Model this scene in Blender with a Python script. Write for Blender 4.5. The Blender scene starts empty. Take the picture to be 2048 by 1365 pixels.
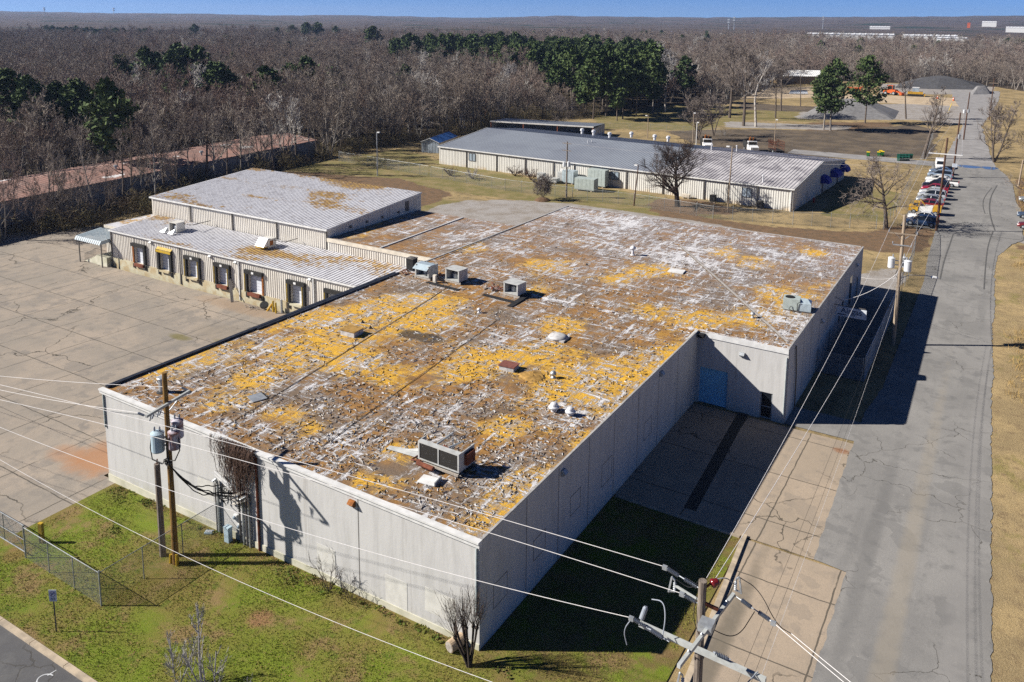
SKY_STRENGTH, SUN_STRENGTH, EXPOSURE, HAZE, AIR, OZ = .062, 5.0, .78, .00009, .28, 10
import bpy, math, random
import numpy as np
from mathutils import Vector, Matrix, noise as mnoise
R_ = random.Random(11)
sc = bpy.context.scene
COL = sc.collection
PI = math.pi
V = Vector

# ---------------------------------------------------------------- camera model (drone at 32 m, lens shift down)
CAMF, CAMPX, CAMPY, YAW, PITCH, ROLL, CAMH = (1654.943607, 1021.610015, 310.411231, -0.545599, 0.164102, 0.008975, 32.026578)
_f = V((math.sin(YAW)*math.cos(PITCH), math.cos(YAW)*math.cos(PITCH), -math.sin(PITCH)))
_r0 = V((math.cos(YAW), -math.sin(YAW), 0)); _u0 = _r0.cross(_f)
_c, _s = math.cos(ROLL), math.sin(ROLL)
_r = _r0*_c + _u0*_s; _u = _u0*_c - _r0*_s
def ray(x, y): return _r*((x-CAMPX)/CAMF) - _u*((y-CAMPY)/CAMF) + _f
EYE = V((0, 0, CAMH))
def G(x, y, z=0.0):
    d = ray(x, y); return EYE + d*((z-CAMH)/d.z)
def GX(x, y, X):
    d = ray(x, y); return EYE + d*(X/d.x)
def GY(x, y, Y):
    d = ray(x, y); return EYE + d*(Y/d.y)
def sm(a, b, t):
    t = min(1, max(0, (t-a)/(b-a))); return t*t*(3-2*t)
def zg(x, y):
    near = 1-sm(75, 105, y)
    z = -0.5*min(1, max(0, (-20.7-x)/31.3))*near
    z -= 0.5*sm(-49, -58, x)*sm(28, 58, y)*near
    return z
def GT(x, y):
    z = 0
    for _ in range(6):
        p = G(x, y, z); z = zg(p.x, p.y)
    return V((p.x, p.y, z))

# ---------------------------------------------------------------- mesh builder
class MB:
    def __init__(s): s.v = []; s.f = []; s.m = []; s.cur = 0
    def quad(s, a, b, c, d):
        n = len(s.v); s.v += [tuple(a), tuple(b), tuple(c), tuple(d)]; s.f.append((n, n+1, n+2, n+3)); s.m.append(s.cur)
    def poly(s, pts):
        n = len(s.v); s.v += [tuple(p) for p in pts]; s.f.append(tuple(range(n, n+len(pts)))); s.m.append(s.cur)
    def box(s, x0, y0, z0, x1, y1, z1):
        if x0 > x1: x0, x1 = x1, x0
        if y0 > y1: y0, y1 = y1, y0
        if z0 > z1: z0, z1 = z1, z0
        n = len(s.v)
        s.v += [(x0,y0,z0),(x1,y0,z0),(x1,y1,z0),(x0,y1,z0),(x0,y0,z1),(x1,y0,z1),(x1,y1,z1),(x0,y1,z1)]
        for q in ((0,3,2,1),(4,5,6,7),(0,1,5,4),(1,2,6,5),(2,3,7,6),(3,0,4,7)):
            s.f.append(tuple(n+i for i in q)); s.m.append(s.cur)
        return s
    def bar(s, p0, p1, w, h, up=(0,0,1)):
        p0 = V(p0); p1 = V(p1); d = (p1-p0).normalized(); u = V(up)
        if abs(d.dot(u)) > .98: u = V((1,0,0))
        sx = d.cross(u).normalized(); uz = sx.cross(d)
        n = len(s.v)
        for p in (p0, p1):
            for a, b in ((-1,-1),(1,-1),(1,1),(-1,1)): s.v.append(tuple(p + sx*(a*w/2) + uz*(b*h/2)))
        for q in ((0,1,2,3),(7,6,5,4),(0,4,5,1),(1,5,6,2),(2,6,7,3),(3,7,4,0)):
            s.f.append(tuple(n+i for i in q)); s.m.append(s.cur)
        return s
    def tube(s, pts, rad, n=6, cap=True):
        pts = [V(p) for p in pts]
        if not isinstance(rad, (list, tuple)): rad = [rad]*len(pts)
        rings = []; prev = None
        for i, p in enumerate(pts):
            d = (pts[min(i+1, len(pts)-1)] - pts[max(i-1, 0)])
            if d.length < 1e-9: d = V((0,0,1))
            d.normalize()
            if prev is None:
                a = V((0,0,1)) if abs(d.z) < .9 else V((1,0,0)); x = d.cross(a).normalized()
            else:
                x = prev - d*prev.dot(d)
                x = x.normalized() if x.length > 1e-6 else d.orthogonal().normalized()
            prev = x; y = d.cross(x)
            b = len(s.v)
            for k in range(n):
                t = 2*PI*k/n; s.v.append(tuple(p + (x*math.cos(t) + y*math.sin(t))*rad[i]))
            rings.append(b)
        for i in range(len(rings)-1):
            a, b = rings[i], rings[i+1]
            for k in range(n):
                k2 = (k+1) % n; s.f.append((a+k, a+k2, b+k2, b+k)); s.m.append(s.cur)
        if cap and n > 2:
            s.f.append(tuple(rings[0]+k for k in reversed(range(n)))); s.m.append(s.cur)
            s.f.append(tuple(rings[-1]+k for k in range(n))); s.m.append(s.cur)
        return s
    def lathe(s, prof, c=(0,0,0), n=16, axis=None):
        c = V(c); q = V((0,0,1)).rotation_difference(V(axis)) if axis is not None else None
        b = len(s.v)
        for (r, z) in prof:
            for k in range(n):
                t = 2*PI*k/n; p = V((r*math.cos(t), r*math.sin(t), z))
                if q: p = q @ p
                s.v.append(tuple(c+p))
        for i in range(len(prof)-1):
            for k in range(n):
                k2 = (k+1) % n; s.f.append((b+i*n+k, b+i*n+k2, b+(i+1)*n+k2, b+(i+1)*n+k)); s.m.append(s.cur)
        s.f.append(tuple(b+k for k in reversed(range(n)))); s.m.append(s.cur)
        s.f.append(tuple(b+(len(prof)-1)*n+k for k in range(n))); s.m.append(s.cur)
        return s
    def prism(s, pts, z0, z1):
        n = len(s.v); k = len(pts)
        for z in (z0, z1):
            for p in pts: s.v.append((p[0], p[1], z))
        s.f.append(tuple(n+i for i in reversed(range(k)))); s.m.append(s.cur)
        s.f.append(tuple(n+k+i for i in range(k))); s.m.append(s.cur)
        for i in range(k):
            j = (i+1) % k; s.f.append((n+i, n+j, n+k+j, n+k+i)); s.m.append(s.cur)
        return s
    def ribbon(s, a, b, w0, w1, side):
        side = V(side); s.quad(V(a)-side*w0, V(a)+side*w0, V(b)+side*w1, V(b)-side*w1)
    def build(s, name, mats, parent=None, world=False, smooth=False):
        me = bpy.data.meshes.new(name)
        vs = s.v
        if world and parent is not None:
            L = parent.location; vs = [(a-L.x, b-L.y, c-L.z) for a, b, c in vs]
        me.from_pydata(vs, [], s.f)
        if not isinstance(mats, (list, tuple)): mats = [mats]
        for m in mats: me.materials.append(m)
        if len(mats) > 1: me.polygons.foreach_set('material_index', s.m)
        if smooth: me.polygons.foreach_set('use_smooth', [True]*len(s.f))
        me.update()
        o = bpy.data.objects.new(name, me); COL.objects.link(o)
        if parent is not None: o.parent = parent
        if name in SPLIT: return islands(o)[0]
        return o

def islands(o):
    """one object per connected piece, so that every instance stands alone"""
    me = o.data; n = len(me.vertices); par = list(range(n))
    def find(a):
        while par[a] != a: par[a] = par[par[a]]; a = par[a]
        return a
    for p in me.polygons:
        vs = p.vertices; r = find(vs[0])
        for v in vs[1:]: par[find(v)] = r
    grp = {}
    for p in me.polygons: grp.setdefault(find(p.vertices[0]), []).append(p)
    out = []
    for polys in grp.values():
        idx = {}; vs = []; fs = []
        for p in polys:
            f = []
            for v in p.vertices:
                if v not in idx: idx[v] = len(vs); vs.append(tuple(me.vertices[v].co))
                f.append(idx[v])
            fs.append(f)
        m2 = bpy.data.meshes.new(o.name.split('.')[0]); m2.from_pydata(vs, [], fs); [m2.materials.append(m) for m in me.materials]
        q = bpy.data.objects.new(o.name.split('.')[0], m2); COL.objects.link(q); q.parent = o.parent; out.append(q)
    bpy.data.objects.remove(o); return out
SPLIT = {'filled_opening', 'repair_membrane', 'wall_joint', 'corner_sealant', 'insulator', 'vent_cap', 'parapet_edge', 'wall_pipe', 'guard_sleeve', 'awning_post', 'edge_membrane', 'fallen_panel', 'bumper', 'antenna', 'support_block', 'strap', 'brace', 'gutter_pair'}
def tag(o, label=None, cat=None, group=None, kind=None):
    if label: o['label'] = label
    if cat: o['category'] = cat
    if group: o['group'] = group
    if kind: o['kind'] = kind
    return o
def thing(name, label, cat, loc=(0,0,0), rz=0.0, group=None):
    o = bpy.data.objects.new(name, None); COL.objects.link(o); o.empty_display_size = .2
    o.location = loc; o.rotation_euler = (0, 0, rz)
    return tag(o, label, cat, group)
def copy_tree(root, loc=None, rz=None, label=None, group=None, scale=None):
    r = root.copy(); COL.objects.link(r)
    if loc is not None: r.location = loc
    if rz is not None: r.rotation_euler = (0, 0, rz)
    if scale is not None: r.scale = scale if hasattr(scale, '__len__') else (scale,)*3
    if label: r['label'] = label
    if group: r['group'] = group
    for ch in list(root.children):
        c = ch.copy(); COL.objects.link(c); c.parent = r
        for g in list(ch.children):
            d = g.copy(); COL.objects.link(d); d.parent = c
    return r
def structure(name, mb, mats, smooth=False): return tag(mb.build(name, mats, smooth=smooth), kind='structure')

# ---------------------------------------------------------------- materials
class NT:
    def __init__(s, name, rough=.8, spec=.3, metal=0.0):
        s.mat = bpy.data.materials.new(name); s.mat.use_nodes = True
        s.t = s.mat.node_tree; s.b = s.t.nodes['Principled BSDF']
        s.b.inputs['Roughness'].default_value = rough; s.b.inputs['Specular IOR Level'].default_value = spec
        s.b.inputs['Metallic'].default_value = metal
        s._pos = None
    def n(s, typ, **kw):
        nd = s.t.nodes.new(typ)
        for k, v in kw.items(): setattr(nd, k, v)
        return nd
    def l(s, a, b): s.t.links.new(a, b)
    def setin(s, sock, v):
        if hasattr(v, 'is_output'): s.l(v, sock)
        elif isinstance(v, tuple) and len(v) == 3 and sock.type == 'RGBA': sock.default_value = (*v, 1)
        else: sock.default_value = v
    @property
    def pos(s):
        if s._pos is None: s._pos = s.n('ShaderNodeTexCoord').outputs['Object']
        return s._pos
    def world(s):
        s._pos = s.n('ShaderNodeNewGeometry').outputs['Position']; return s
    def scaled(s, sx, sy, sz, off=(0,0,0)):
        m = s.n('ShaderNodeMapping'); s.l(s.pos, m.inputs['Vector']); m.inputs['Scale'].default_value = (sx, sy, sz)
        m.inputs['Location'].default_value = off; return m.outputs[0]
    def noise(s, scale, detail=4, rough=.55, dist=0, vec=None):
        nd = s.n('ShaderNodeTexNoise'); s.l(vec if vec is not None else s.pos, nd.inputs['Vector'])
        nd.inputs['Scale'].default_value = scale; nd.inputs['Detail'].default_value = detail
        nd.inputs['Roughness'].default_value = rough; nd.inputs['Distortion'].default_value = dist
        return nd.outputs['Fac']
    def vor(s, scale, vec=None, feature='DISTANCE_TO_EDGE'):
        nd = s.n('ShaderNodeTexVoronoi', feature=feature); s.l(vec if vec is not None else s.pos, nd.inputs['Vector'])
        nd.inputs['Scale'].default_value = scale
        return nd.outputs['Distance'] if feature != 'F1C' else nd.outputs['Color']
    def step(s, v, lo, hi, a=0.0, b=1.0):
        nd = s.n('ShaderNodeMapRange', interpolation_type='SMOOTHSTEP'); s.setin(nd.inputs['Value'], v)
        nd.inputs['From Min'].default_value = lo; nd.inputs['From Max'].default_value = hi
        nd.inputs['To Min'].default_value = a; nd.inputs['To Max'].default_value = b
        return nd.outputs['Result']
    def m(s, op, a, b=0.0, c=None):
        nd = s.n('ShaderNodeMath', operation=op); s.setin(nd.inputs[0], a); s.setin(nd.inputs[1], b)
        if c is not None: s.setin(nd.inputs[2], c)
        return nd.outputs[0]
    def mix(s, fac, a, b):
        nd = s.n('ShaderNodeMix', data_type='RGBA'); s.setin(nd.inputs['Factor'], fac)
        s.setin(nd.inputs[6], a); s.setin(nd.inputs[7], b); return nd.outputs[2]
    def xyz(s):
        nd = s.n('ShaderNodeSeparateXYZ'); s.l(s.pos, nd.inputs[0]); return nd.outputs
    def rnd(s): return s.n('ShaderNodeObjectInfo').outputs['Random']
    def ramp(s, fac, cols):
        nd = s.n('ShaderNodeValToRGB'); s.setin(nd.inputs[0], fac); e = nd.color_ramp.elements
        while len(e) < len(cols): e.new(.5)
        for i, (p, c) in enumerate(cols): e[i].position = p; e[i].color = (*c, 1)
        return nd.outputs[0]
    def bump(s, h, strength=.4, dist=.02):
        nd = s.n('ShaderNodeBump'); s.setin(nd.inputs['Height'], h); nd.inputs['Strength'].default_value = strength
        nd.inputs['Distance'].default_value = dist; s.l(nd.outputs[0], s.b.inputs['Normal'])
    def color(s, c): s.setin(s.b.inputs['Base Color'], c); return s.mat

def simple(name, c, rough=.7, var=.25, scale=3.0, metal=0.0, spec=.3, bump=0.0, c2=None):
    t = NT(name, rough, spec, metal)
    d = c2 or tuple(x*(1-var) for x in c)
    n = t.noise(scale, 5, .6)
    col = t.mix(t.step(n, .35, .68), c, d)
    if bump: t.bump(t.noise(scale*8, 4), bump, .01)
    return t.color(col)
M = {}
def make_mats():
    S = simple
    # --- weathered coated roof
    t = NT('weathered_roof_coating', .75, .25).world()
    x, y, z = t.xyz()
    stretch = t.scaled(1.0, .62, 1)
    sa = t.n('ShaderNodeVertexColor', layer_name='stain'); ss = t.n('ShaderNodeSeparateColor'); t.l(sa.outputs['Color'], ss.inputs[0]); sY, sW, sG = ss.outputs[0], ss.outputs[1], ss.outputs[2]
    big = t.noise(.085, 3, .5)
    med = t.noise(.55, 8, .66, .5, stretch)
    fine = t.noise(3.2, 8, .7, .8, stretch)
    bB = t.step(y, 60, 70)                                   # the rear roof keeps more of its white coat
    bC = t.step(y, 64, 96)
    along = t.scaled(1.5, .34, 1, (3, 17, 0)); across = t.scaled(.34, 1.5, 1, (23, 7, 0))
    nA = t.noise(1.25, 10, .76, .6, along); nB = t.noise(1.25, 10, .76, .6, across); nC = t.noise(5.5, 6, .72, .9, across); nD = t.noise(4.5, 6, .72, .9, along)
    brown = t.mix(t.step(t.noise(.9, 7, .65), .34, .66), (.36, .185, .05), (.205, .112, .045))
    brown = t.mix(t.step(t.noise(.2, 4), .46, .64), brown, (.18, .13, .09))
    brown = t.mix(t.m('MULTIPLY', bC, .45), brown, (.27, .215, .185))
    yv = t.m('ADD', t.m('MULTIPLY', big, .35), t.m('ADD', t.m('MULTIPLY', nB, .30), t.m('ADD', t.m('MULTIPLY', med, .25), t.m('MULTIPLY', nC, .10))))
    yv = t.m('ADD', yv, t.m('MULTIPLY', sY, .128))
    yel = t.step(yv, .545, .605)
    foam = t.mix(t.step(nD, .40, .66), (.74, .43, .04), (.50, .275, .04))
    c = t.mix(t.m('MULTIPLY', yel, .95), brown, foam)
    region = t.m('ADD', t.m('MULTIPLY', t.m('SUBTRACT', t.noise(.16, 3, .5, 0, t.scaled(1, 1, 1, (13, 5, 0))), .5), .16), t.m('ADD', t.m('MULTIPLY', sW, .026), t.m('ADD', t.m('MULTIPLY', bB, .009), t.m('MULTIPLY', bC, .003))))
    gv = t.m('ADD', t.m('ADD', t.m('MULTIPLY', nA, .5), t.m('MULTIPLY', nB, .5)), region)
    grey = t.step(gv, .478, .54)
    c = t.mix(t.m('MULTIPLY', grey, .72), c, t.mix(bC, (.31, .275, .245), (.37, .355, .37)))
    seam = t.m('LESS_THAN', t.m('ABSOLUTE', t.m('SUBTRACT', t.m('FRACT', t.m('DIVIDE', t.m('ADD', x, t.m('MULTIPLY', med, .6)), 7.3)), .5)), .025)
    seamy = t.m('LESS_THAN', t.m('ABSOLUTE', t.m('SUBTRACT', y, t.m('ADD', 64.3, med))), .3)
    extra = t.m('ADD', region, t.m('ADD', t.m('MULTIPLY', seam, .02), t.m('MULTIPLY', seamy, .04)))
    wa = t.m('ADD', t.m('MULTIPLY', nA, .72), t.m('ADD', t.m('MULTIPLY', nD, .28), extra)); wb = t.m('ADD', t.m('MULTIPLY', nB, .72), t.m('ADD', t.m('MULTIPLY', nC, .28), extra))
    wv = t.m('MAXIMUM', wa, wb)
    white = t.m('MULTIPLY', t.step(wv, .549, .578), .95)
    # dark splits where the coating has cracked open
    crk = t.m('MULTIPLY', t.step(t.m('ABSOLUTE', t.m('SUBTRACT', t.noise(1.7, 9, .75, 1.3, across), .5)), .0, .014, 1, 0), t.step(t.noise(.5, 4), .42, .55))
    crk2 = t.m('MULTIPLY', t.step(t.m('ABSOLUTE', t.m('SUBTRACT', t.noise(1.9, 9, .75, 1.3, along), .5)), .0, .012, 1, 0), t.step(t.noise(.6, 4, .5, 0, t.scaled(1, 1, 1, (5, 50, 0))), .42, .55))
    c = t.mix(white, c, t.mix(t.step(nD, .38, .64), (.74, .74, .765), (.56, .55, .56)))
    c = t.mix(t.m('MULTIPLY', t.m('MAXIMUM', crk, crk2), .55), c, (.085, .06, .04))
    # edge strip of coating round the perimeter, soot stains beside the old stack
    def spot(cx, cy, rx, ry):
        a = t.m('POWER', t.m('DIVIDE', t.m('SUBTRACT', x, cx), rx), 2); b = t.m('POWER', t.m('DIVIDE', t.m('SUBTRACT', y, cy), ry), 2)
        return t.step(t.m('ADD', t.m('ADD', a, b), t.m('MULTIPLY', med, 1.0)), 1.1, 2.1, 1, 0)
    st = t.m('MAXIMUM', spot(-40.5, 51.2, 1.15, .85), spot(-38.8, 51.3, 1.4, .9))
    c = t.mix(t.m('MULTIPLY', st, .85), c, (.05, .045, .042))
    h = t.m('ADD', t.m('MULTIPLY', white, .6), t.m('ADD', t.m('MULTIPLY', grey, .3), t.m('MULTIPLY', fine, 1.1)))
    t.bump(t.m('ADD', h, t.m('MULTIPLY', nC, .8)), .8, .05)
    M['roof'] = t.color(c)
    # --- stucco walls
    t = NT('stucco_wall', .9, .15).world()
    x, y, z = t.xyz()
    st = t.noise(1.2, 6, .65, .3, t.scaled(1.6, 1.6, .22))
    c = t.mix(t.step(st, .40, .78), (.535, .53, .52), (.435, .43, .42))
    c = t.mix(t.step(t.noise(.35, 5, .6), .52, .72, 0, .35), c, (.43, .425, .415))
    g = t.m('MULTIPLY', t.step(z, 0.9, -.3), t.step(t.noise(.9, 5, .6), .35, .65))
    c = t.mix(t.m('MULTIPLY', g, .55), c, (.40, .385, .27))
    top = t.m('MULTIPLY', t.step(z, 3.5, 6.3), t.step(t.noise(2.2, 5, .7, 0, t.scaled(1.5, 1.5, .1)), .55, .72))
    c = t.mix(t.m('MULTIPLY', top, .35), c, (.30, .28, .26))
    run = t.m('MULTIPLY', t.step(t.noise(.8, 7, .75, .2, t.scaled(2.2, 2.2, .07)), .56, .70), t.step(t.noise(.25, 4), .42, .58)); c = t.mix(t.m('MULTIPLY', run, .45), c, (.24, .215, .185))
    t.bump(t.noise(7, 4, .6), .28, .02)
    M['stucco'] = t.color(c)
    M['plinth'] = S('concrete_plinth', (.52, .49, .36), .9, .3, 1.3, bump=.3, c2=(.42, .33, .19))
    M['plinth_green'] = S('stained_plinth', (.60, .58, .47), .9, .3, .8, bump=.3, c2=(.46, .45, .34))
    M['fascia'] = S('white_metal_trim', (.70, .70, .69), .55, .2, 1.5)
    M['fascia_cream'] = S('cream_metal_trim', (.66, .60, .50), .55, .2, 1.5)
    M['seal_strip'] = S('patched_sealant', (.50, .57, .58), .7, .3, 2.5)
    M['joint'] = S('dark_joint', (.16, .15, .14), .9)
    M['patch'] = S('patched_stucco', (.62, .61, .57), .9, .15, 2, bump=.3)
    # --- metal cladding
    t = NT('cream_cladding', .5, .3).world()
    x, y, z = t.xyz()
    s1 = t.noise(1.4, 5, .6, 0, t.scaled(2.5, 2.5, .25))
    c = t.mix(t.step(s1, .4, .75), (.70, .665, .60), (.52, .48, .42))
    ru = t.m('MULTIPLY', t.step(z, 1.2, 0.1), t.step(t.noise(1.1, 5, .7), .5, .7))
    c = t.mix(t.m('MULTIPLY', ru, .5), c, (.42, .26, .13))
    M['clad'] = t.color(c)
    M['clad_shade'] = M['clad']
    t = NT('tan_cladding', .5, .3).world()
    x, y, z = t.xyz()
    c = t.mix(t.step(t.noise(1.0, 5, .6, 0, t.scaled(2.5, 2.5, .25)), .4, .75), (.66, .65, .61), (.55, .535, .49))
    ru = t.m('MULTIPLY', t.step(z, .9, 0.0), t.step(t.noise(.5, 5, .7), .42, .62))
    c = t.mix(t.m('MULTIPLY', ru, .6), c, (.50, .33, .12))
    M['clad_tan'] = t.color(c)
    t = NT('worn_white_metal_roof', .55, .3).world()
    s1 = t.noise(1.6, 8, .7, .6, t.scaled(.8, .5, .5))
    c = t.mix(t.step(s1, .46, .72), (.60, .60, .63), (.38, .37, .39))
    c = t.mix(t.step(t.noise(4, 6, .7, .5, t.scaled(1, .6, 1)), .56, .66, 0, .7), c, (.25, .22, .20))
    ya = t.m('ADD', t.m('MULTIPLY', t.noise(.13, 2, .5, 0, t.scaled(.5, 1.4, 1, (5, 2, 0))), .6), t.m('MULTIPLY', t.noise(1.5, 7, .7, .5), .4))
    c = t.mix(t.step(ya, .548, .60, 0, .9), c, t.mix(t.step(t.noise(2.5, 5), .4, .6), (.50, .30, .05), (.27, .16, .07)))
    M['roof_white'] = t.color(c)
    t = NT('grey_standing_seam_roof', .5, .35).world()
    c = t.mix(t.step(t.noise(.12, 4), .4, .65), (.25, .275, .315), (.215, .235, .275))
    M['roof_grey'] = t.color(t.mix(t.step(t.noise(1.8, 6, .7), .55, .75, 0, .5), c, (.30, .32, .35)))
    t = NT('chalky_panel_roof', .5, .3).world()
    c = t.mix(t.step(t.noise(.25, 5, .65, .6), .38, .66), (.52, .50, .51), (.25, .235, .25))
    M['roof_chalk'] = t.color(c)
    t = NT('rusty_red_roof', .75, .2).world()
    c = t.mix(t.step(t.noise(.35, 6, .65), .35, .65), (.29, .165, .135), (.21, .135, .115))
    bk = t.step(t.noise(.22, 3, .6, 0, t.scaled(1, .6, 1)), .645, .66)
    M['roof_red'] = t.color(t.mix(bk, c, (.62, .60, .60)))
    # --- paving
    def paving(name, c1, c2, c3, px_, py_, ox, oy, crack=.35, cs=.16, stain=None, cw=.008):
        t = NT(name, .9, .2)
        x, y, z = t.xyz()
        c = t.mix(t.step(t.noise(.16, 6, .6, .4), .36, .66), c1, c2)
        c = t.mix(t.step(t.noise(.9, 7, .65, .3), .48, .74, 0, .8), c, c3)
        c = t.mix(t.step(t.noise(.3, 5, .6, 0, t.scaled(2.4, .22, 1)), .5, .72, 0, .5), c, c3)
        c = t.mix(t.step(t.noise(.33, 4, .5, .2, t.scaled(1, 1, 1, (60, 12, 0))), .60, .615, 0, .45), c, c3)
        c = t.mix(t.step(t.noise(22, 3, .8), .42, .68, 0, .6), c, t.mix(.5, c3, (.10, .095, .09)))
        c = t.mix(t.step(t.noise(3.2, 6, .75), .60, .72, 0, .5), c, t.mix(.5, c1, (.55, .50, .44)))
        w = t.noise(.8, 3)
        def line(v, p, o):
            return t.m('GREATER_THAN', t.m('ABSOLUTE', t.m('SUBTRACT', t.m('FRACT', t.m('DIVIDE', t.m('ADD', v, t.m('ADD', t.m('MULTIPLY', w, .18), o)), p)), .5)), .5-.045/p)
        if px_:
            # joints tint each bay a little differently
            fx = t.m('FLOOR', t.m('DIVIDE', t.m('ADD', x, t.m('ADD', t.m('MULTIPLY', w, .18), ox+px_/2-px_/2)), px_)); fy = t.m('FLOOR', t.m('DIVIDE', t.m('ADD', y, t.m('ADD', t.m('MULTIPLY', w, .18), oy)), py_))
            wn = t.n('ShaderNodeTexWhiteNoise', noise_dimensions='2D'); cb = t.n('ShaderNodeCombineXYZ'); t.l(fx, cb.inputs[0]); t.l(fy, cb.inputs[1]); t.l(cb.outputs[0], wn.inputs['Vector'])
            c = t.mix(t.m('MULTIPLY', wn.outputs['Value'], .35), c, c2)
            j = t.m('MAXIMUM', line(x, px_, ox), line(y, py_, oy))
            j = t.m('MULTIPLY', j, t.step(t.noise(.4, 3), .25, .45))
            c = t.mix(t.m('MULTIPLY', j, .8), c, (.06, .055, .045))
        dv = t.n('ShaderNodeVectorMath', operation='ADD'); nn = t.n('ShaderNodeTexNoise'); t.l(t.pos, nn.inputs['Vector']); nn.inputs['Scale'].default_value = .55; nn.inputs['Detail'].default_value = 6
        sc_ = t.n('ShaderNodeVectorMath', operation='SCALE'); t.l(nn.outputs['Color'], sc_.inputs[0]); sc_.inputs['Scale'].default_value = 2.6
        t.l(t.pos, dv.inputs[0]); t.l(sc_.outputs[0], dv.inputs[1])
        cr = t.m('MULTIPLY', t.step(t.vor(cs, dv.outputs[0]), cw, cw*2.2, 1, 0), t.step(t.noise(.11, 3, .5), .46, .56))
        c = t.mix(t.m('MULTIPLY', cr, crack), c, (.05, .045, .035))
        if stain:
            for (sx, sy, rx, ry, col, k) in stain:
                a = t.m('POWER', t.m('DIVIDE', t.m('SUBTRACT', x, sx), rx), 2); b = t.m('POWER', t.m('DIVIDE', t.m('SUBTRACT', y, sy), ry), 2)
                q = t.step(t.m('ADD', t.m('ADD', a, b), t.m('MULTIPLY', t.noise(.9, 6, .65), 1.3)), .7, 1.8, k, 0)
                c = t.mix(q, c, col)
        t.bump(t.m('SUBTRACT', t.noise(6, 6, .7), t.m('MULTIPLY', cr, 1.5)), .35, .02)
        return t.color(c)
    rust = (.36, .17, .075)
    M['yard'] = paving('cracked_yard_concrete', (.405, .335, .265), (.295, .258, .215), (.185, .17, .155), 6.4, 6.1, 1.2, 2.0, .85, .085,
                       [(-55, 33.5, 3.2, 3.4, rust, .75), (-58, 32, 2.2, 1.4, rust, .5), (-73, 61.5, 9, 1.6, (.30, .20, .12), .5), (-71.5, 52.0, 1.9, .75, (.16, .14, .05), .8), (-66.3, 53.5, 1.9, .8, (.16, .14, .05), .8), (-69, 55, 4, 2.5, (.25, .21, .16), .4)], .0028)
    M['slab'] = paving('pale_apron_concrete', (.44, .35, .26), (.35, .285, .215), (.24, .205, .17), 5.0, 6.0, 1.0, 3.2, .8, .16, [(-10.4, 35, .7, 14, (.13, .115, .09), .75), (-8.6, 62.6, .7, .5, (.25, .09, .03), .6)], .004)
    M['asphalt'] = paving('worn_grey_asphalt', (.29, .28, .265), (.225, .218, .208), (.165, .162, .158), 0, 0, 0, 0, .7, .22, [(-2.9, 30, .7, 60, (.30, .26, .20), .45), (.1, 40, .8, 90, (.26, .25, .24), .4), (-5.0, 52, .6, 16, (.14, .138, .135), .5)], .0035)
    M['street'] = paving('dark_street_asphalt', (.075, .075, .08), (.10, .10, .105), (.13, .13, .13), 0, 0, 0, 0, .5, .3)
    M['kerb'] = S('kerb_concrete', (.50, .41, .30), .9, .4, 1.2, bump=.3, c2=(.30, .25, .19))
    M['dark_trench'] = S('drain_trench', (.05, .05, .045), .9)
    # --- ground cover
    t = NT('winter_lawn', .95, .1)
    x, y, z = t.xyz()
    g1 = t.noise(.16, 5, .6, .4)
    c = t.mix(t.step(g1, .40, .62), (.145, .195, .02), (.19, .155, .045))
    c = t.mix(t.step(t.noise(.42, 6, .65, .3), .5, .66), c, (.235, .165, .075))
    c = t.mix(t.step(t.noise(1.0, 6, .7), .52, .68, 0, .75), c, (.085, .135, .014))
    def spot2(cx, cy, rr, k=1.0):
        a = t.m('POWER', t.m('SUBTRACT', x, cx), 2); b = t.m('POWER', t.m('SUBTRACT', y, cy), 2)
        return t.step(t.m('ADD', t.m('SQRT', t.m('ADD', a, b)), t.m('MULTIPLY', t.noise(2, 5, .7), rr)), rr*.9, rr*1.5, k, 0)
    c = t.mix(spot2(-32.2, 27.3, .9), c, (.26, .15, .075))
    c = t.mix(spot2(-49.3, 23.6, 1.3, .7), c, (.22, .13, .06))
    wb = t.m('MULTIPLY', t.step(y, 29.6, 31.4), t.step(t.noise(.9, 5, .6), .4, .6))
    c = t.mix(t.m('MULTIPLY', wb, .7), c, (.16, .105, .05))
    c = t.mix(t.step(t.noise(14, 4, .7), .5, .75, 0, .6), c, (.30, .25, .09))
    t.bump(t.noise(16, 5, .75), .9, .06)
    M['lawn'] = t.color(c)
    M['blade'] = S('grass_blades', (.18, .235, .022), .9, .5, .5, spec=.1, c2=(.27, .22, .07))
    t = NT('dry_verge_grass', .95, .1)
    c = t.mix(t.step(t.noise(.18, 5, .6), .4, .6), (.40, .295, .15), (.30, .225, .12))
    c = t.mix(t.step(t.noise(.3, 6, .65, .2, t.scaled(1, .6, 1, (9, 3, 0))), .54, .66, 0, .7), c, (.20, .18, .05))
    c = t.mix(t.step(t.noise(1.2, 7, .72), .48, .68, 0, .8), c, (.20, .14, .08)); c = t.mix(t.step(t.noise(9, 5, .8), .5, .72, 0, .7), c, (.50, .40, .24))
    t.bump(t.noise(8, 6, .8), 1.0, .08)
    M['verge'] = t.color(c)
    # large ground: zones come from vertex weights broken up by noise
    t = NT('open_ground', .95, .1)
    a = t.n('ShaderNodeVertexColor', layer_name='zone'); sp = t.n('ShaderNodeSeparateColor'); t.l(a.outputs['Color'], sp.inputs[0])
    a2 = t.n('ShaderNodeVertexColor', layer_name='zone_b'); sp2 = t.n('ShaderNodeSeparateColor'); t.l(a2.outputs['Color'], sp2.inputs[0])
    br = t.m('MULTIPLY', t.m('SUBTRACT', t.noise(.22, 7, .68), .5), 1.5)
    def zm(sock, k=1.0): return t.step(t.m('ADD', sock, br), .42, .62, 0, k)
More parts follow.
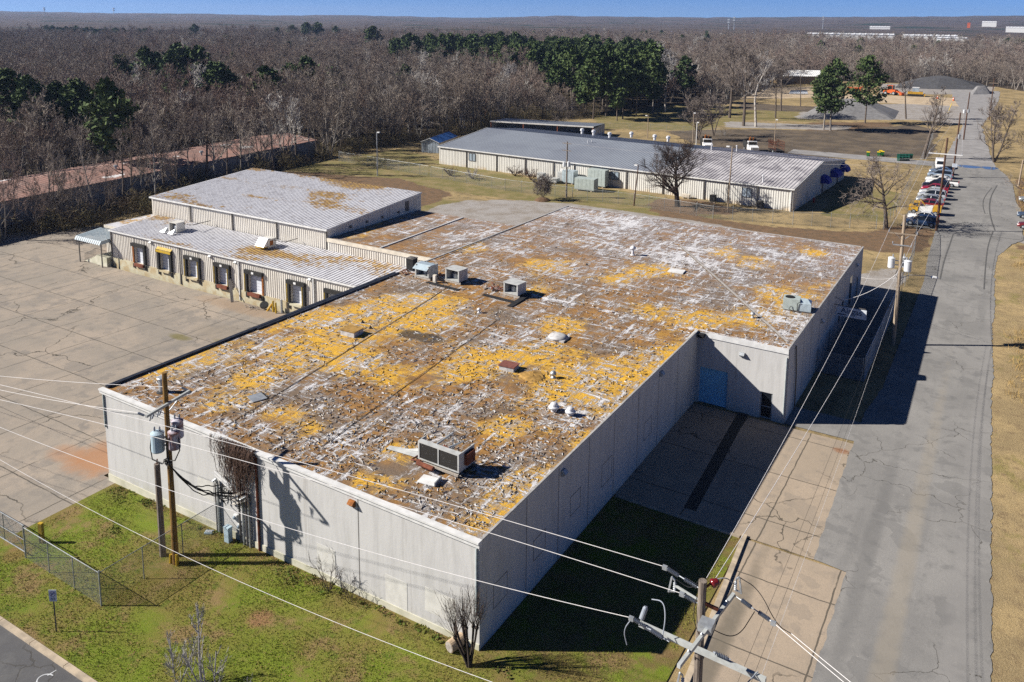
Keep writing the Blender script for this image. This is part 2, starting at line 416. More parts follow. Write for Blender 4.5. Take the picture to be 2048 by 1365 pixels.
    dry = t.mix(t.step(t.noise(.12, 6, .6), .38, .62), (.37, .275, .14), (.25, .19, .10))
    dry = t.mix(t.step(t.noise(.5, 7, .72), .48, .66, 0, .8), dry, (.11, .09, .05))
    c = dry
    c = t.mix(zm(sp.outputs[1]), c, t.mix(t.step(t.noise(.3, 6, .65), .4, .64), (.175, .155, .06), (.255, .20, .10)))
    c = t.mix(zm(sp.outputs[2]), c, t.mix(t.step(t.noise(.8, 7, .7), .4, .65), (.185, .118, .07), (.125, .09, .06)))
    c = t.mix(zm(sp.outputs[0]), c, t.mix(t.step(t.noise(.35, 7, .7), .4, .66), (.33, .31, .295), (.25, .22, .19)))
    c = t.mix(zm(sp2.outputs[0]), c, t.mix(t.step(t.noise(.2, 6, .65), .4, .62), (.095, .078, .062), (.15, .118, .085)))   # bare dark earth
    c = t.mix(zm(sp2.outputs[1]), c, t.mix(t.step(t.noise(.2, 6, .65), .4, .62), (.50, .40, .28), (.40, .31, .21)))      # sand
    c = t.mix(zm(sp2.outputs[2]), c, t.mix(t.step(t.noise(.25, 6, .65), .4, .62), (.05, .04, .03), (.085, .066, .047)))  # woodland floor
    c = t.mix(t.step(t.noise(7, 4, .7), .5, .8, 0, .35), c, (.27, .23, .16))
    t.bump(t.noise(5, 6, .75), .8, .08)
    M['ground'] = t.color(c)
    t = NT('far_canopy', .95, .05)
    c = t.mix(t.step(t.noise(.012, 6, .6, .4), .40, .62), (.125, .10, .086), (.09, .076, .07))
    c = t.mix(t.step(t.noise(.005, 7, .62, .3, t.scaled(1, 1, 1, (900, 40, 0))), .56, .61), c, (.03, .05, .028))
    c = t.mix(t.step(t.noise(.003, 6, .6, 0, t.scaled(1, 2, 1)), .60, .66, 0, .6), c, (.19, .16, .14))
    t.bump(t.noise(.09, 6, .75), 1.0, 6)
    M['far_canopy'] = t.color(c)
    M['gravel_pile'] = S('crushed_stone', (.23, .225, .225), .95, .3, .8, bump=.6)
    M['gravel_dark'] = S('dark_crushed_stone', (.085, .085, .09), .95, .3, .6, bump=.6)
    M['gravel_road'] = S('gravel_road_surface', (.30, .29, .285), .95, .2, .4, bump=.4, c2=(.22, .21, .205))
    M['water'] = S('pond_water', (.10, .16, .28), .05, .1, .3, spec=.6)
    M['leafmound'] = S('turned_earth', (.15, .09, .05), .95, .4, 3, bump=.8)
    # --- wood, metal, plastic
    def wood(name, a, b):
        t = NT(name, .85, .15)
        n1 = t.noise(2.2, 7, .7, .6, t.scaled(6, 6, .5))
        t.bump(n1, .5, .02)
        return t.color(t.mix(t.step(n1, .36, .66), a, b))
    M['wood_brown'] = wood('treated_pole_wood', (.30, .175, .055), (.11, .062, .024))
    M['wood_grey'] = wood('weathered_pole_wood', (.25, .21, .175), (.11, .09, .075))
    M['wood_dark'] = wood('creosoted_pole_wood', (.135, .075, .05), (.06, .036, .027))
    M['wood_pale'] = wood('pale_pole_wood', (.40, .32, .24), (.23, .18, .13))
    M['lumber'] = wood('grey_lumber', (.42, .38, .33), (.25, .22, .19))
    M['galv'] = S('galvanised_steel', (.46, .49, .52), .45, .25, 4, metal=.5)
    M['fence_steel'] = S('fence_steel', (.33, .35, .36), .5, .3, 2, metal=.3)
    M['fence_wire'] = S('fence_wire', (.30, .32, .33), .5, .2, 2, metal=.3)
    M['arm'] = S('grey_fibreglass', (.44, .46, .45), .5, .2, 3)
    M['wire'] = S('bright_conductor', (.72, .70, .69), .4, .1, 2)
    M['wire_dark'] = S('black_cable', (.03, .03, .03), .6)
    M['cable'] = S('black_rubber_cable', (.018, .018, .02), .6)
    M['insul'] = S('grey_polymer', (.28, .31, .36), .5, .2, 3)
    M['porcelain_red'] = S('red_porcelain', (.16, .012, .014), .2, .2, 3, spec=.6)
    M['transf'] = S('transformer_paint_blue_grey', (.42, .54, .62), .4, .12, 2)
    M['transf_rust'] = S('rust_streaked_paint', (.48, .47, .54), .5, .4, 2.5, c2=(.24, .10, .08))
    M['transf_white'] = S('transformer_paint_white', (.66, .68, .70), .4, .1, 2)
    M['white'] = S('white_paint', (.74, .74, .73), .5, .15, 2)
    M['white_clean'] = S('white_gloss', (.78, .79, .80), .3, .08, 1)
    M['yellow'] = S('yellow_paint', (.55, .36, .03), .6, .35, 3)
    M['yellow_dark'] = S('weathered_yellow_paint', (.30, .21, .03), .7, .45, 2)
    M['black'] = S('black_rubber', (.022, .022, .022), .8, .2, 2)
    M['blackseal'] = S('black_dock_foam', (.028, .027, .026), .85, .3, 3)
    M['rust'] = S('rusty_steel', (.20, .065, .035), .85, .5, 2.5)
    M['rust_orange'] = S('orange_rust', (.36, .13, .03), .85, .5, 3)
    M['acgrey'] = S('unit_casing', (.50, .51, .50), .5, .25, 2)
    M['acgreen'] = S('pale_green_casing', (.42, .48, .46), .45, .2, 2)
    M['acwhite'] = S('white_casing', (.70, .68, .62), .4, .2, 1.5)
    M['hood_blue'] = S('galvanised_hood', (.50, .60, .66), .35, .2, 2, metal=.3)
    t = NT('finned_coil', .8, .2)
    x, y, z = t.xyz()
    M['coil'] = t.color(t.mix(t.step(t.noise(6, 5, .7, 0, t.scaled(1, 1, 4)), .62, .7), (.028, .026, .024), (.30, .29, .28)))
    M['dark'] = S('dark_interior', (.012, .012, .013), .9)
    M['tarp'] = S('black_membrane', (.025, .025, .027), .75, .3, 3)
    M['edge_black'] = S('black_edge_membrane', (.03, .034, .045), .45, .5, 2)
    M['glass'] = S('dark_glass', (.012, .015, .02), .08, .2, 1, spec=.6)
    M['glass_pale'] = S('pale_window_glass', (.33, .40, .47), .25, .3, .8, spec=.5)
    M['roller'] = S('roller_door', (.27, .60, .82), .5, .1, 1)
    M['dock_door'] = S('dock_door_panel', (.66, .69, .75), .5, .12, 1)
    M['jamb'] = S('dock_jamb', (.66, .62, .56), .6, .2, 2)
    M['brown_door'] = S('tan_door', (.27, .19, .10), .6)
    M['awning'] = S('blue_canvas', (.012, .022, .32), .7, .2, 2)
    M['awning_metal'] = S('grey_awning', (.34, .41, .46), .45, .12, 1)
    M['sign_white'] = S('sign_face', (.68, .72, .78), .5, .1, 1)
    M['sign_ink'] = S('sign_lettering', (.03, .07, .16), .6)
    M['sign_purple'] = S('purple_sign_print', (.10, .06, .22), .5)
    M['sign_red'] = S('red_sign_print', (.45, .04, .05), .5)
    M['red'] = S('red_paint', (.42, .02, .02), .5)
    M['redbrown'] = S('red_brown_cover', (.22, .085, .065), .6, .3, 4)
    M['vine'] = S('dead_vine', (.105, .062, .045), .9, .4, 3)
    M['conduit_dark'] = S('dark_conduit', (.14, .13, .12), .6, .3, 3)
    M['blue_shed'] = S('blue_shed_roof', (.02, .075, .24), .45, .15, 1)
    M['silver_wall'] = S('silver_cladding', (.40, .47, .55), .35, .45, .7, metal=.2)
    M['stump'] = S('cut_timber', (.48, .36, .24), .9, .3, 5)
    M['greenbin'] = S('green_bin_plastic', (.02, .13, .035), .5)
    M['greenbin_dark'] = S('dark_green_bin_plastic', (.01, .085, .055), .5)
    M['yellow_lid'] = S('yellow_bin_lid', (.75, .52, .02), .5, .1)
    M['orange'] = S('orange_machine_paint', (.62, .12, .025), .45, .25, 1)
    M['machine_yellow'] = S('yellow_machine_paint', (.58, .33, .03), .45, .25, 1)
    M['marking'] = S('white_road_paint', (.60, .62, .64), .8, .3, 4)
    M['pipe_white'] = S('painted_vent', (.66, .67, .70), .5, .3, 3)
    # --- vegetation
    t = NT('bark', .95, .1)
    rn = t.rnd()
    c = t.ramp(rn, [(0, (.20, .17, .145)), (.45, (.13, .105, .088)), (.7, (.28, .25, .22)), (.85, (.46, .43, .39)), (1, (.17, .135, .11))])
    M['bark'] = t.color(t.mix(t.step(t.noise(3, 5, .7, 0, t.scaled(2, 2, .4)), .35, .7), c, t.mix(.5, c, (.04, .033, .028))))
    t = NT('bare_twigs', .95, .08)
    rn = t.rnd()
    c = t.ramp(rn, [(0, (.275, .228, .188)), (.3, (.205, .165, .138)), (.55, (.34, .295, .25)), (.8, (.25, .188, .15)), (1, (.30, .25, .212))])
    lo = t.n('ShaderNodeObjectInfo').outputs['Location']; n1 = t.noise(.012, 4, .6, 0, lo); n2 = t.noise(.03, 3, .6, 0, lo)
    c = t.mix(t.step(n1, .50, .62, 0, .7), c, (.25, .175, .15)); c = t.mix(t.step(n2, .52, .64, 0, .5), c, (.38, .345, .31)); c = t.mix(t.step(n1, .46, .36, 0, .6), c, (.16, .135, .125))
    c = t.mix(t.m('GREATER_THAN', rn, .97), c, (.52, .49, .45))
    M['twig'] = t.color(c)
    M['bark_mid'] = S('grey_brown_bark', (.135, .108, .088), .95, .4, 2, bump=.5)
    M['twig_mid'] = S('grey_brown_twigs', (.255, .215, .19), .95, .3, .6, spec=.08)
    M['bark_white'] = S('sycamore_bark', (.50, .47, .43), .9, .3, 1.2, c2=(.22, .18, .15))
    M['twig_silver'] = S('silver_twigs', (.42, .40, .39), .85, .35, 2)
    M['twig_dark'] = S('dark_twigs', (.075, .052, .042), .9, .3, 2)
    M['bark_dark'] = S('dark_bark', (.06, .045, .035), .95, .4, 2, bump=.6)
    t = NT('pine_needles', .8, .15)
    rn = t.rnd()
    c = t.ramp(rn, [(0, (.046, .082, .028)), (.5, (.068, .104, .034)), (1, (.042, .072, .032))])
    M['needles'] = t.color(t.mix(t.step(t.noise(.7, 4, .6), .4, .62), c, t.mix(.55, c, (.105, .13, .042))))
    M['shrub'] = S('olive_undergrowth', (.17, .145, .075), .95, .4, .35, spec=.1, c2=(.12, .088, .06))
    M['leaf'] = S('fallen_leaf', (.30, .19, .09), .9, .5, 9, spec=.1)
    M['weed'] = S('broadleaf_weeds', (.07, .115, .018), .9, .5, 3, spec=.1, c2=(.14, .11, .03))
    M['drygrass'] = S('dry_tall_grass', (.40, .27, .10), .95, .35, 2, spec=.1)
    M['carcols'] = {}
def car_paint(name, c, metal=.15):
    if name not in M['carcols']:
        m = simple(name, c, .28, .06, .5, metal=metal, spec=.5); M['carcols'][name] = m
    return M['carcols'][name]
make_mats()
def lerp_poly(pts, y):
    for (x0, y0), (x1, y1) in zip(pts, pts[1:]):
        if y0 <= y <= y1: return x0 + (x1-x0)*(y-y0)/(y1-y0+1e-9)
    return pts[0][0] if y < pts[0][1] else pts[-1][0]
def inside(poly, x, y):
    c = False; j = len(poly)-1
    for i in range(len(poly)):
        xi, yi = poly[i]; xj, yj = poly[j]
        if (yi > y) != (yj > y) and x < (xj-xi)*(y-yi)/(yj-yi)+xi: c = not c
        j = i
    return c
def wpoly(px): return [tuple(G(a, b)[:2]) for a, b in px]

YARD = [(-190, 24.6), (-51.4, 24.6), (-51.4, 31.9), (-53.2, 31.9), (-53.2, 62), (-53.2, 63.35), (-100.2, 63.35), (-101.5, 80), (-112, 84), (-124, 72), (-131, 62), (-190, 40)]
WOODS = [(-400, 30), (-150, 45), (-137, 66), (-133, 96), (-134, 120), (-136, 150), (-131, 175), (-126, 200), (-135, 225), (-122, 243), (-110, 300), (-95, 325), (-100, 400), (-92, 470), (-60, 478), (-8, 482), (14, 440), (40, 470), (400, 470), (900, 1400), (-1500, 1400), (-1500, 30)]
Z_GRAVEL = [wpoly([(838, 432), (860, 414), (930, 402), (1010, 400), (1140, 407), (1260, 422), (1400, 442), (1500, 462), (1400, 485), (1000, 475), (850, 450)]), [(-30, 104), (-14, 112), (-9.5, 120), (-9.5, 100), (-14, 100), (-16, 103)],
            wpoly([(1760, 168), (1990, 168), (1985, 215), (1930, 250), (1830, 240), (1700, 240), (1590, 238), (1610, 215), (1700, 210), (1930, 205), (1960, 190), (1760, 188)]),
            [(1.5, 143), (9, 150), (16, 160), (20, 150), (16, 138), (4, 138)], wpoly([(1450, 243), (1700, 252), (1700, 262), (1450, 255)])]
Z_GREEN = [[(-132, 122), (-100, 124), (-60, 124), (-40, 128), (-40, 140), (-80, 143), (-110, 150), (-128, 160)], wpoly([(1180, 228), (1400, 205), (1480, 215), (1600, 215), (1640, 245), (1500, 240), (1400, 262), (1200, 258)]),
           [(-88, 92), (-72, 94), (-66, 110), (-80, 118), (-100, 116)], [(-26, 142), (-16, 142), (-16, 170), (-28, 172)], [(-13, 101), (-8.5, 101), (-8.5, 108), (-13, 108)]]
Z_LEAF = [[(-45, 119), (-30, 121), (-12, 124), (-8.5, 128), (-8.5, 142), (-14.5, 141), (-17, 134), (-30, 130), (-50, 129)], [(-52, 130), (-44, 130), (-36, 137), (-44, 142), (-54, 140)], [(-132, 100), (-100, 98), (-84, 108), (-86, 122), (-104, 128), (-132, 120)],
          wpoly([(1620, 245), (1780, 245), (1800, 262), (1600, 275)]), [(2, 95), (14, 95), (20, 132), (3, 140), (1.5, 125)], [(2.2, 160), (7, 160), (6, 200), (2, 200)]]
Z_DARK = [wpoly([(1330, 262), (1500, 258), (1650, 262), (1830, 250), (1880, 262), (1860, 318), (1700, 312), (1640, 318), (1500, 306), (1380, 285)]), wpoly([(1480, 205), (1640, 215), (1640, 225), (1480, 220)])]
Z_SAND = [wpoly([(1430, 180), (1660, 172), (1660, 195), (1480, 199), (1430, 196)]), wpoly([(1650, 187), (1960, 198), (1940, 214), (1760, 206), (1650, 203)])]
def zval(polys, x, y):
    s = 0
    for dx, dy in ((0,0),(1.6,0),(-1.6,0),(0,1.6),(0,-1.6)):
        if any(inside(p, x+dx, y+dy) for p in polys): s += 1
    return s/5
def bbox(polys):
    xs = [p[0] for q in polys for p in q]; ys = [p[1] for q in polys for p in q]
    return min(xs)-3, max(xs)+3, min(ys)-3, max(ys)+3
def grid_lines(a, b, step, lo, hi):
    L = [a + i*step for i in range(int((b-a)/step)+1)]
    d = step; v = L[-1]
    while v < hi: d *= 1.45; v += d; L.append(min(v, hi))
    d = step; v = L[0]; pre = []
    while v > lo: d *= 1.45; v -= d; pre.append(max(v, lo))
    return pre[::-1] + L
def build_ground():
    xs = grid_lines(-165, 60, 1.5, -7000, 7000); ys = grid_lines(6, 480, 1.5, -600, 9000)
    nx = len(xs); vs = []; cols = []; cols2 = []
    sets = [Z_GRAVEL, Z_GREEN, Z_LEAF, Z_DARK, Z_SAND, [WOODS]]; bbs = [bbox(s) for s in sets]
    for y in ys:
        for x in xs:
            z = zg(x, y) - .02
            if inside(YARD, x, y): z -= .25
            vs.append((x, y, z))
            val = []
            for s, bb in zip(sets, bbs):
                val.append(zval(s, x, y) if bb[0] < x < bb[1] and bb[2] < y < bb[3] else 0.0)
            if y > 1390: val[5] = 1.0
            cols += [val[0], val[1], val[2], 1.0]; cols2 += [val[3], val[4], val[5], 1.0]
    fs = [(j*nx+i, j*nx+i+1, (j+1)*nx+i+1, (j+1)*nx+i) for j in range(len(ys)-1) for i in range(nx-1)]
    me = bpy.data.meshes.new('ground'); me.from_pydata(vs, [], fs); me.materials.append(M['ground'])
    a = me.color_attributes.new('zone', 'FLOAT_COLOR', 'POINT'); a.data.foreach_set('color', cols)
    b = me.color_attributes.new('zone_b', 'FLOAT_COLOR', 'POINT'); b.data.foreach_set('color', cols2)
    o = bpy.data.objects.new('ground', me); COL.objects.link(o); tag(o, kind='structure')
build_ground()

def strip(name, left, right, z, mat, step=1.0, jl=0.0, jr=0.0, terrain=False, cols=1):
    mb = MB(); y = left[0][1]; y1 = left[-1][1]; rows = []; i = 0
    while y <= y1+1e-6:
        xl = lerp_poly(left, y) + (mnoise.noise((y*.9, 3.1, 0)) + .5*mnoise.noise((y*2.3, 7, 0)))*jl
        xr = lerp_poly(right, y) + (.8*mnoise.noise((y*.13, 9.7, 0)) + .55*mnoise.noise((y*.71, 4, 0)) + .4*mnoise.noise((y*2.1, 1, 0)) + .7*max(0, mnoise.noise((y*.33, 40, 0))-.25))*jr
        row = []
        for k in range(cols+1):
            x = xl + (xr-xl)*k/cols
            row.append((x, y, (zg(x, y) if terrain else 0) + z))
        rows.append(row); y += step
    for a, b in zip(rows, rows[1:]):
        for k in range(cols): mb.quad(a[k], a[k+1], b[k+1], b[k])
    return structure(name, mb, M[mat])
# road, parking bay and concrete aprons on the right
strip('road', [(-5.8, -40), (-5.8, 48.1), (-7.7, 48.15), (-8.0, 62), (-8.1, 70), (-7.5, 76), (-7.4, 112), (-8.0, 124), (-8.4, 141.9)],
      [(1.9, -40), (1.7, 43), (1.2, 61), (.6, 91), (.1, 120), (.2, 130), (1.6, 138), (3.2, 141.9)], .038, 'asphalt', .25, .10, .30)
strip('parking_bay', [(-13.4, 141.9), (-13.6, 170), (-14.2, 212)], [(3.2, 141.9), (3.6, 160), (2.2, 172), (1.6, 190), (.6, 200), (-1.6, 212)], .034, 'asphalt', 1, .1, .3)
strip('gravel_road', [(-14, 212), (-12.6, 225), (-12.6, 296), (-14, 330), (-22, 400), (-26, 452)], [(-1.9, 212), (-3.5, 230), (-7.6, 296), (-6.5, 330), (-5, 400), (-5.5, 452)], .03, 'gravel_road', 1.5, .5, .5)
strip('service_lane', [(-46, 206), (-46, 213)], [(-13.5, 206), (-13.5, 213)], .03, 'gravel_road', 1.0, .2, .2)
strip('apron_slab', [(-20.74, 48.2), (-20.74, 64.68)], [(-5.6, 48.2), (-5.6, 64.68)], .03, 'slab', .5)
strip('roadside_slab', [(-10.5, -10), (-10.3, 25), (-10.95, 36), (-11.75, 48.2)], [(-5.0, -10), (-5.0, 25), (-5.0, 36), (-5.0, 48.2)], .03, 'slab', .5)
strip('service_strip', [(-13.3, 76.5), (-13.3, 101)], [(-9.1, 76.5), (-9.1, 101)], .024, 'asphalt', .5)
strip('side_pad', [(-13.3, 64.68), (-13.3, 68.5)], [(-7.0, 64.68), (-7.0, 68.5)], .026, 'asphalt', .5, 0, .2)
strip('roadside_grass', [(1.0, -40), (1.0, 60), (.2, 92), (-.1, 128), (1.0, 136)], [(22, -40), (22, 60), (22, 92), (22, 128), (14, 136)], .012, 'verge', 1.0, 0, .6, False, 8)
# drain channel down the apron ramp
mb = MB()
for i in range(16):
    y0 = 49.2+i*.97; x0 = -15.75-.055*(y0-49); x1 = -15.75-.055*(y0+.97-49)
    mb.quad((x0-.42, y0, .036), (x0+.42, y0, .036), (x1+.42, y0+.97, .036), (x1-.42, y0+.97, .036))
structure('drain_channel', mb, M['dark_trench'])
# kerbs: along the road slab, along the ramp edge and along the front street
def kerb(name, pts, w=.32, h=.13, seg=3.05, z0=None):
    mb = MB()
    for (a, b) in zip(pts, pts[1:]):
        a = V(a); b = V(b); L = (b-a).length; n = max(1, round(L/seg)); d = (b-a)/n
        for i in range(n):
            p = a + d*i + d*.006; q = a + d*(i+1) - d*.006
            zp = zg(p.x, p.y); zq = zg(q.x, q.y); s = V((-d.y, d.x)).normalized()*w/2
            n0 = len(mb.v)
            for (t, zt) in ((p, zp), (q, zq)):
                mb.v += [(t.x-s.x, t.y-s.y, zt-.1), (t.x+s.x, t.y+s.y, zt-.1), (t.x+s.x*.85, t.y+s.y*.85, zt+h), (t.x-s.x*.85, t.y-s.y*.85, zt+h)]
            for f in ((0,1,2,3),(7,6,5,4),(1,5,6,2),(3,2,6,7),(0,3,7,4)): mb.f.append(tuple(n0+k for k in f)); mb.m.append(0)
    return structure(name, mb, M['kerb'])
kerb('kerb', [(-11.85, 48.3), (-11.05, 36.2), (-10.5, 27), (-10.7, 23.2), (-11.8, 21.0), (-13.6, 20.0)], .36, .16)
kerb('ramp_kerb', [(-20.6, 48.0), (-12.05, 48.0)], .28, .10, 20)
kerb('street_kerb', [(-190, 19.95), (-13.6, 19.95)], .34, .13)
# front street
mb = MB()
for i in range(90):
    x0 = -190+i*2; x1 = x0+2
    for (ya, yb) in ((6, 13), (13, 19.8)):
        mb.quad((x0, ya, zg(x0, ya)+.012), (x1, ya, zg(x1, ya)+.012), (x1, yb, zg(x1, yb)+.012), (x0, yb, zg(x0, yb)+.012))
structure('street', mb, M['street'])
# faded utility locating paint on the street: an open loop and two dashes
mb = MB()
def paint(pts, w, z=.018):
    for a, b in zip(pts, pts[1:]):
        d = (V(b)-V(a)).normalized(); s = V((-d.y, d.x))*w/2
        mb.quad((a[0]-s.x, a[1]-s.y, zg(*a)+z), (a[0]+s.x, a[1]+s.y, zg(*a)+z), (b[0]+s.x, b[1]+s.y, zg(*b)+z), (b[0]-s.x, b[1]-s.y, zg(*b)+z))
c0 = GT(92, 1362)
paint([(c0.x+.5*math.cos(t), c0.y+.36*math.sin(t)) for t in np.linspace(1.6, 4.2, 9)], .06)
a0, a1 = GT(95, 1352), GT(113, 1341); paint([(a0.x, a0.y), (a1.x, a1.y)], .05)
structure('street_marking', mb, M['marking'])
# yard concrete
def sheet(name, x0, x1, y0, y1, dx, dy, dz, mat, poly=None):
    mb = MB(); nx = max(1, round((x1-x0)/dx)); ny = max(1, round((y1-y0)/dy)); sx = (x1-x0)/nx; sy = (y1-y0)/ny
    for j in range(ny):
        for i in range(nx):
            a, b, c, d = x0+i*sx, x0+(i+1)*sx, y0+j*sy, y0+(j+1)*sy
            if poly and not inside(poly, (a+b)/2, (c+d)/2): continue
            mb.quad((a, c, zg(a, c)+dz), (b, c, zg(b, c)+dz), (b, d, zg(b, d)+dz), (a, d, zg(a, d)+dz))
    return structure(name, mb, M[mat])
sheet('yard', -190, -51.4, 24.6, 84, .8, 1.0, .022, 'yard', YARD)
sheet('lawn', -51.4, -10.6, 20.1, 31.55, .8, .7, .03, 'lawn')
sheet('side_lawn', -20.7, -11.85, 31.55, 47.9, .8, .8, .03, 'lawn')
sheet('verge', -190, -51.4, 20.1, 24.6, .9, .6, .025, 'lawn')
# roughness of the grass: short blades over the near lawns, one countless mass
mb = MB(); rg = random.Random(5)
def blades(n, x0, x1, y0, y1, test=None):
    for _ in range(n):
        x = rg.uniform(x0, x1); y = rg.uniform(y0, y1)
        if test and not test(x, y): continue
        k = mnoise.noise((x*.35, y*.35, 2.0))
        if k < -.35: continue
        h = rg.uniform(.05, .11)*(1+.9*k); t = rg.uniform(0, 2*PI); z = zg(x, y)+.03; w = .02
        dx, dy = math.cos(t)*w, math.sin(t)*w; lx, ly = rg.uniform(-.07, .07), rg.uniform(-.07, .07)
        mb.v += [(x-dx, y-dy, z-.01), (x+dx, y+dy, z-.01), (x+lx, y+ly, z+h)]; n0 = len(mb.v)-3
        mb.f.append((n0, n0+1, n0+2)); mb.m.append(0)
blades(52000, -51, -11, 20.2, 31.3)
blades(12000, -20.6, -12.1, 31.6, 47.8)
tag(mb.build('grass', M['blade']), kind='stuff')
# broadleaf weeds along the foot of the front wall and in the lawn
mb = MB()
def weedpatch(x, y, n, r):
    for _ in range(n):
        a = rg.uniform(0, 2*PI); q = r*math.sqrt(rg.random()); px_, py_ = x+q*math.cos(a), y+q*math.sin(a)*.6
        s = rg.uniform(.03, .09); h = rg.uniform(.03, .15); t = rg.uniform(0, 2*PI); z = zg(px_, py_)+.03
        c, d = math.cos(t)*s, math.sin(t)*s
        mb.quad((px_-c, py_-d, z+h), (px_+d, py_-c, z+h*.6), (px_+c, py_+d, z+h+.03), (px_-d, py_+c, z+h*.7))
for i in range(44):
    x = rg.uniform(-51.5, -21.5)
    if -39 < x < -35: continue
    weedpatch(x, rg.uniform(30.8, 31.3), 14, .4)
for (px_, py_) in ((240, 1000), (300, 1010), (870, 1030), (230, 1062), (560, 1150), (575, 1160), (600, 1165), (640, 1185), (860, 1240), (900, 1255), (820, 1240), (1010, 1345), (260, 970), (235, 985)):
    p = GT(px_, py_)
    if p.y < 31.2: weedpatch(p.x, p.y, 34, .7)
tag(mb.build('weeds', M['weed']), kind='stuff')
mb = MB()
for _ in range(5200):
    x = rg.uniform(-51, -12); y = rg.uniform(20.3, 31.4) if rg.random() < .7 else 31.35-abs(rg.gauss(0, .5))
    if mnoise.noise((x*.25, y*.25, 9)) < -.1: continue
    s = rg.uniform(.025, .06); t_ = rg.uniform(0, 6.28); z = zg(x, y)+.07+rg.uniform(0, .04); c, d = math.cos(t_)*s, math.sin(t_)*s
    mb.quad((x-c, y-d, z), (x+d*.6, y-c*.6, z+.015), (x+c, y+d, z+.005), (x-d*.6, y+c*.6, z+.02))
tag(mb.build('leaf_litter', M['leaf']), kind='stuff')
# bare earth patch left by a grubbed-out plant
mb = MB()
def tyre(px, w=.2):
    pts = soft_([tuple(G(a, b)[:2]) for a, b in px])
    for a, b in zip(pts, pts[1:]):
        d = (V(b)-V(a)).normalized(); s = V((-d.y, d.x))*w/2; mb.quad((a[0]-s.x, a[1]-s.y, .044), (a[0]+s.x, a[1]+s.y, .044), (b[0]+s.x, b[1]+s.y, .044), (b[0]-s.x, b[1]-s.y, .044))
def soft_(p):
    for _ in range(3): p = [p[0]] + [tuple(a[k]*w0+b[k]*(1-w0) for k in (0, 1)) for a, b in zip(p, p[1:]) for w0 in (.75, .25)] + [p[-1]]
    return p
tyre([(1994, 372), (1982, 392), (1978, 415), (1982, 440), (1990, 462)]); tyre([(1984, 376), (1968, 395), (1965, 412), (1970, 428)], .14); tyre([(1986, 464), (1976, 490), (1971, 530), (1968, 580)], .16); tyre([(1906, 470), (1899, 492), (1888, 522), (1880, 560)], .18)
structure('tyre_marks', mb, simple('tyre_rubber_mark', (.11, .108, .105), .9, .3, 3))
# far wooded horizon
def far_hills():
    mb = MB()
    az0, az1, n = -1.75, .75, 300
    dist = [1150, 1300, 1500, 1750, 2050, 2400, 2800, 3300, 3900, 4600, 5300, 6000, 6600]
    sky = [(-900, 3), (0, 2.0), (500, 1.2), (700, 2.2), (900, -.5), (1000, 1.5), (1100, 4), (1250, 4.4), (1400, 4), (1700, 7.5), (2048, 11), (2900, 10)]
    rows = []
    for d in dist:
        row = []
        for i in range(n+1):
            az = az0 + (az1-az0)*i/n
            ap = CAMPX + CAMF*math.tan(max(-1.2, min(1.2, az-YAW)))
            k = lerp_poly([(b, a) for a, b in sky], ap)
            top = 32 + k*3.6
            w = sm(1800, 5600, d)
            z = 12 + (top-12)*w
            x, y = d*math.sin(az), d*math.cos(az)
            z += (mnoise.noise((x*.002, y*.002, 0))*7 + mnoise.noise((x*.009, y*.009, 4))*4 + mnoise.noise((x*.03, y*.03, 4))*2.5)*(.5+.8*w*(1 if d < 6000 else .6))
            if d == 6600: z = 5
            row.append((x, y, z))
        rows.append(row)
    for a, b in zip(rows, rows[1:]):
        for i in range(n): mb.quad(a[i], a[i+1], b[i+1], b[i])
    structure('hills', mb, M['far_canopy'], smooth=False)
far_hills()
# gravel stockpiles
def pile(name, pts, h, mat, label, ridge=None, group=None):
    cx = sum(p[0] for p in pts)/len(pts); cy = sum(p[1] for p in pts)/len(pts); mb = MB(); n = 40; rr = 7
    def edge(t):
        dx, dy = math.cos(t), math.sin(t); best = 1e9
        for (x0, y0), (x1, y1) in zip(pts, pts[1:]+pts[:1]):
            ex, ey = x1-x0, y1-y0; den = dx*ey-dy*ex
            if abs(den) < 1e-9: continue
            u = ((x0-cx)*ey-(y0-cy)*ex)/den; v_ = ((x0-cx)*dy-(y0-cy)*dx)/den
            if u > 0 and -1e-6 <= v_ <= 1+1e-6: best = min(best, u)
        return best
    rings = []
    for j in range(rr+1):
        q = 1-j/rr; row = []
        for i in range(n):
            t = 2*PI*i/n; e = edge(t)*q; x, y = cx+e*math.cos(t), cy+e*math.sin(t)
            z = h*min(1, (1-q)*1.7)*(1+.25*mnoise.noise((x*.12, y*.12, h))) if j else -.1
            row.append((x-cx, y-cy, z))
        rings.append(row)
    for a, b in zip(rings, rings[1:]):
        for i in range(n): mb.quad(a[i], a[(i+1) % n], b[(i+1) % n], b[i])
    o = mb.build(name, M[mat], smooth=True); o.location = (cx, cy, 0); return tag(o, label, 'gravel pile', group)
pile('gravel_pile', wpoly([(1592, 236), (1650, 240), (1790, 240), (1800, 222), (1720, 206), (1640, 210)]), 3.5, 'gravel_pile', 'broad grey crushed stone heap behind the two tall pines')
pile('gravel_pile', wpoly([(1788, 176), (1870, 179), (1972, 180), (1978, 172), (1880, 166), (1800, 166)]), 4.2, 'gravel_dark', 'long flat-topped dark gravel bank in front of the far woods')
pile('gravel_pile', wpoly([(1936, 190), (1982, 189), (1980, 182), (1945, 181)]), 2.9, 'gravel_pile', 'small pointed pale gravel cone at the right end of the dark bank')
mb = MB(); q = wpoly([(1577, 188), (1616, 188), (1614, 181), (1582, 181)]); mb.poly([(a, b, .03) for a, b in q]); structure('pond_water', mb, M['water'])
mb = MB()
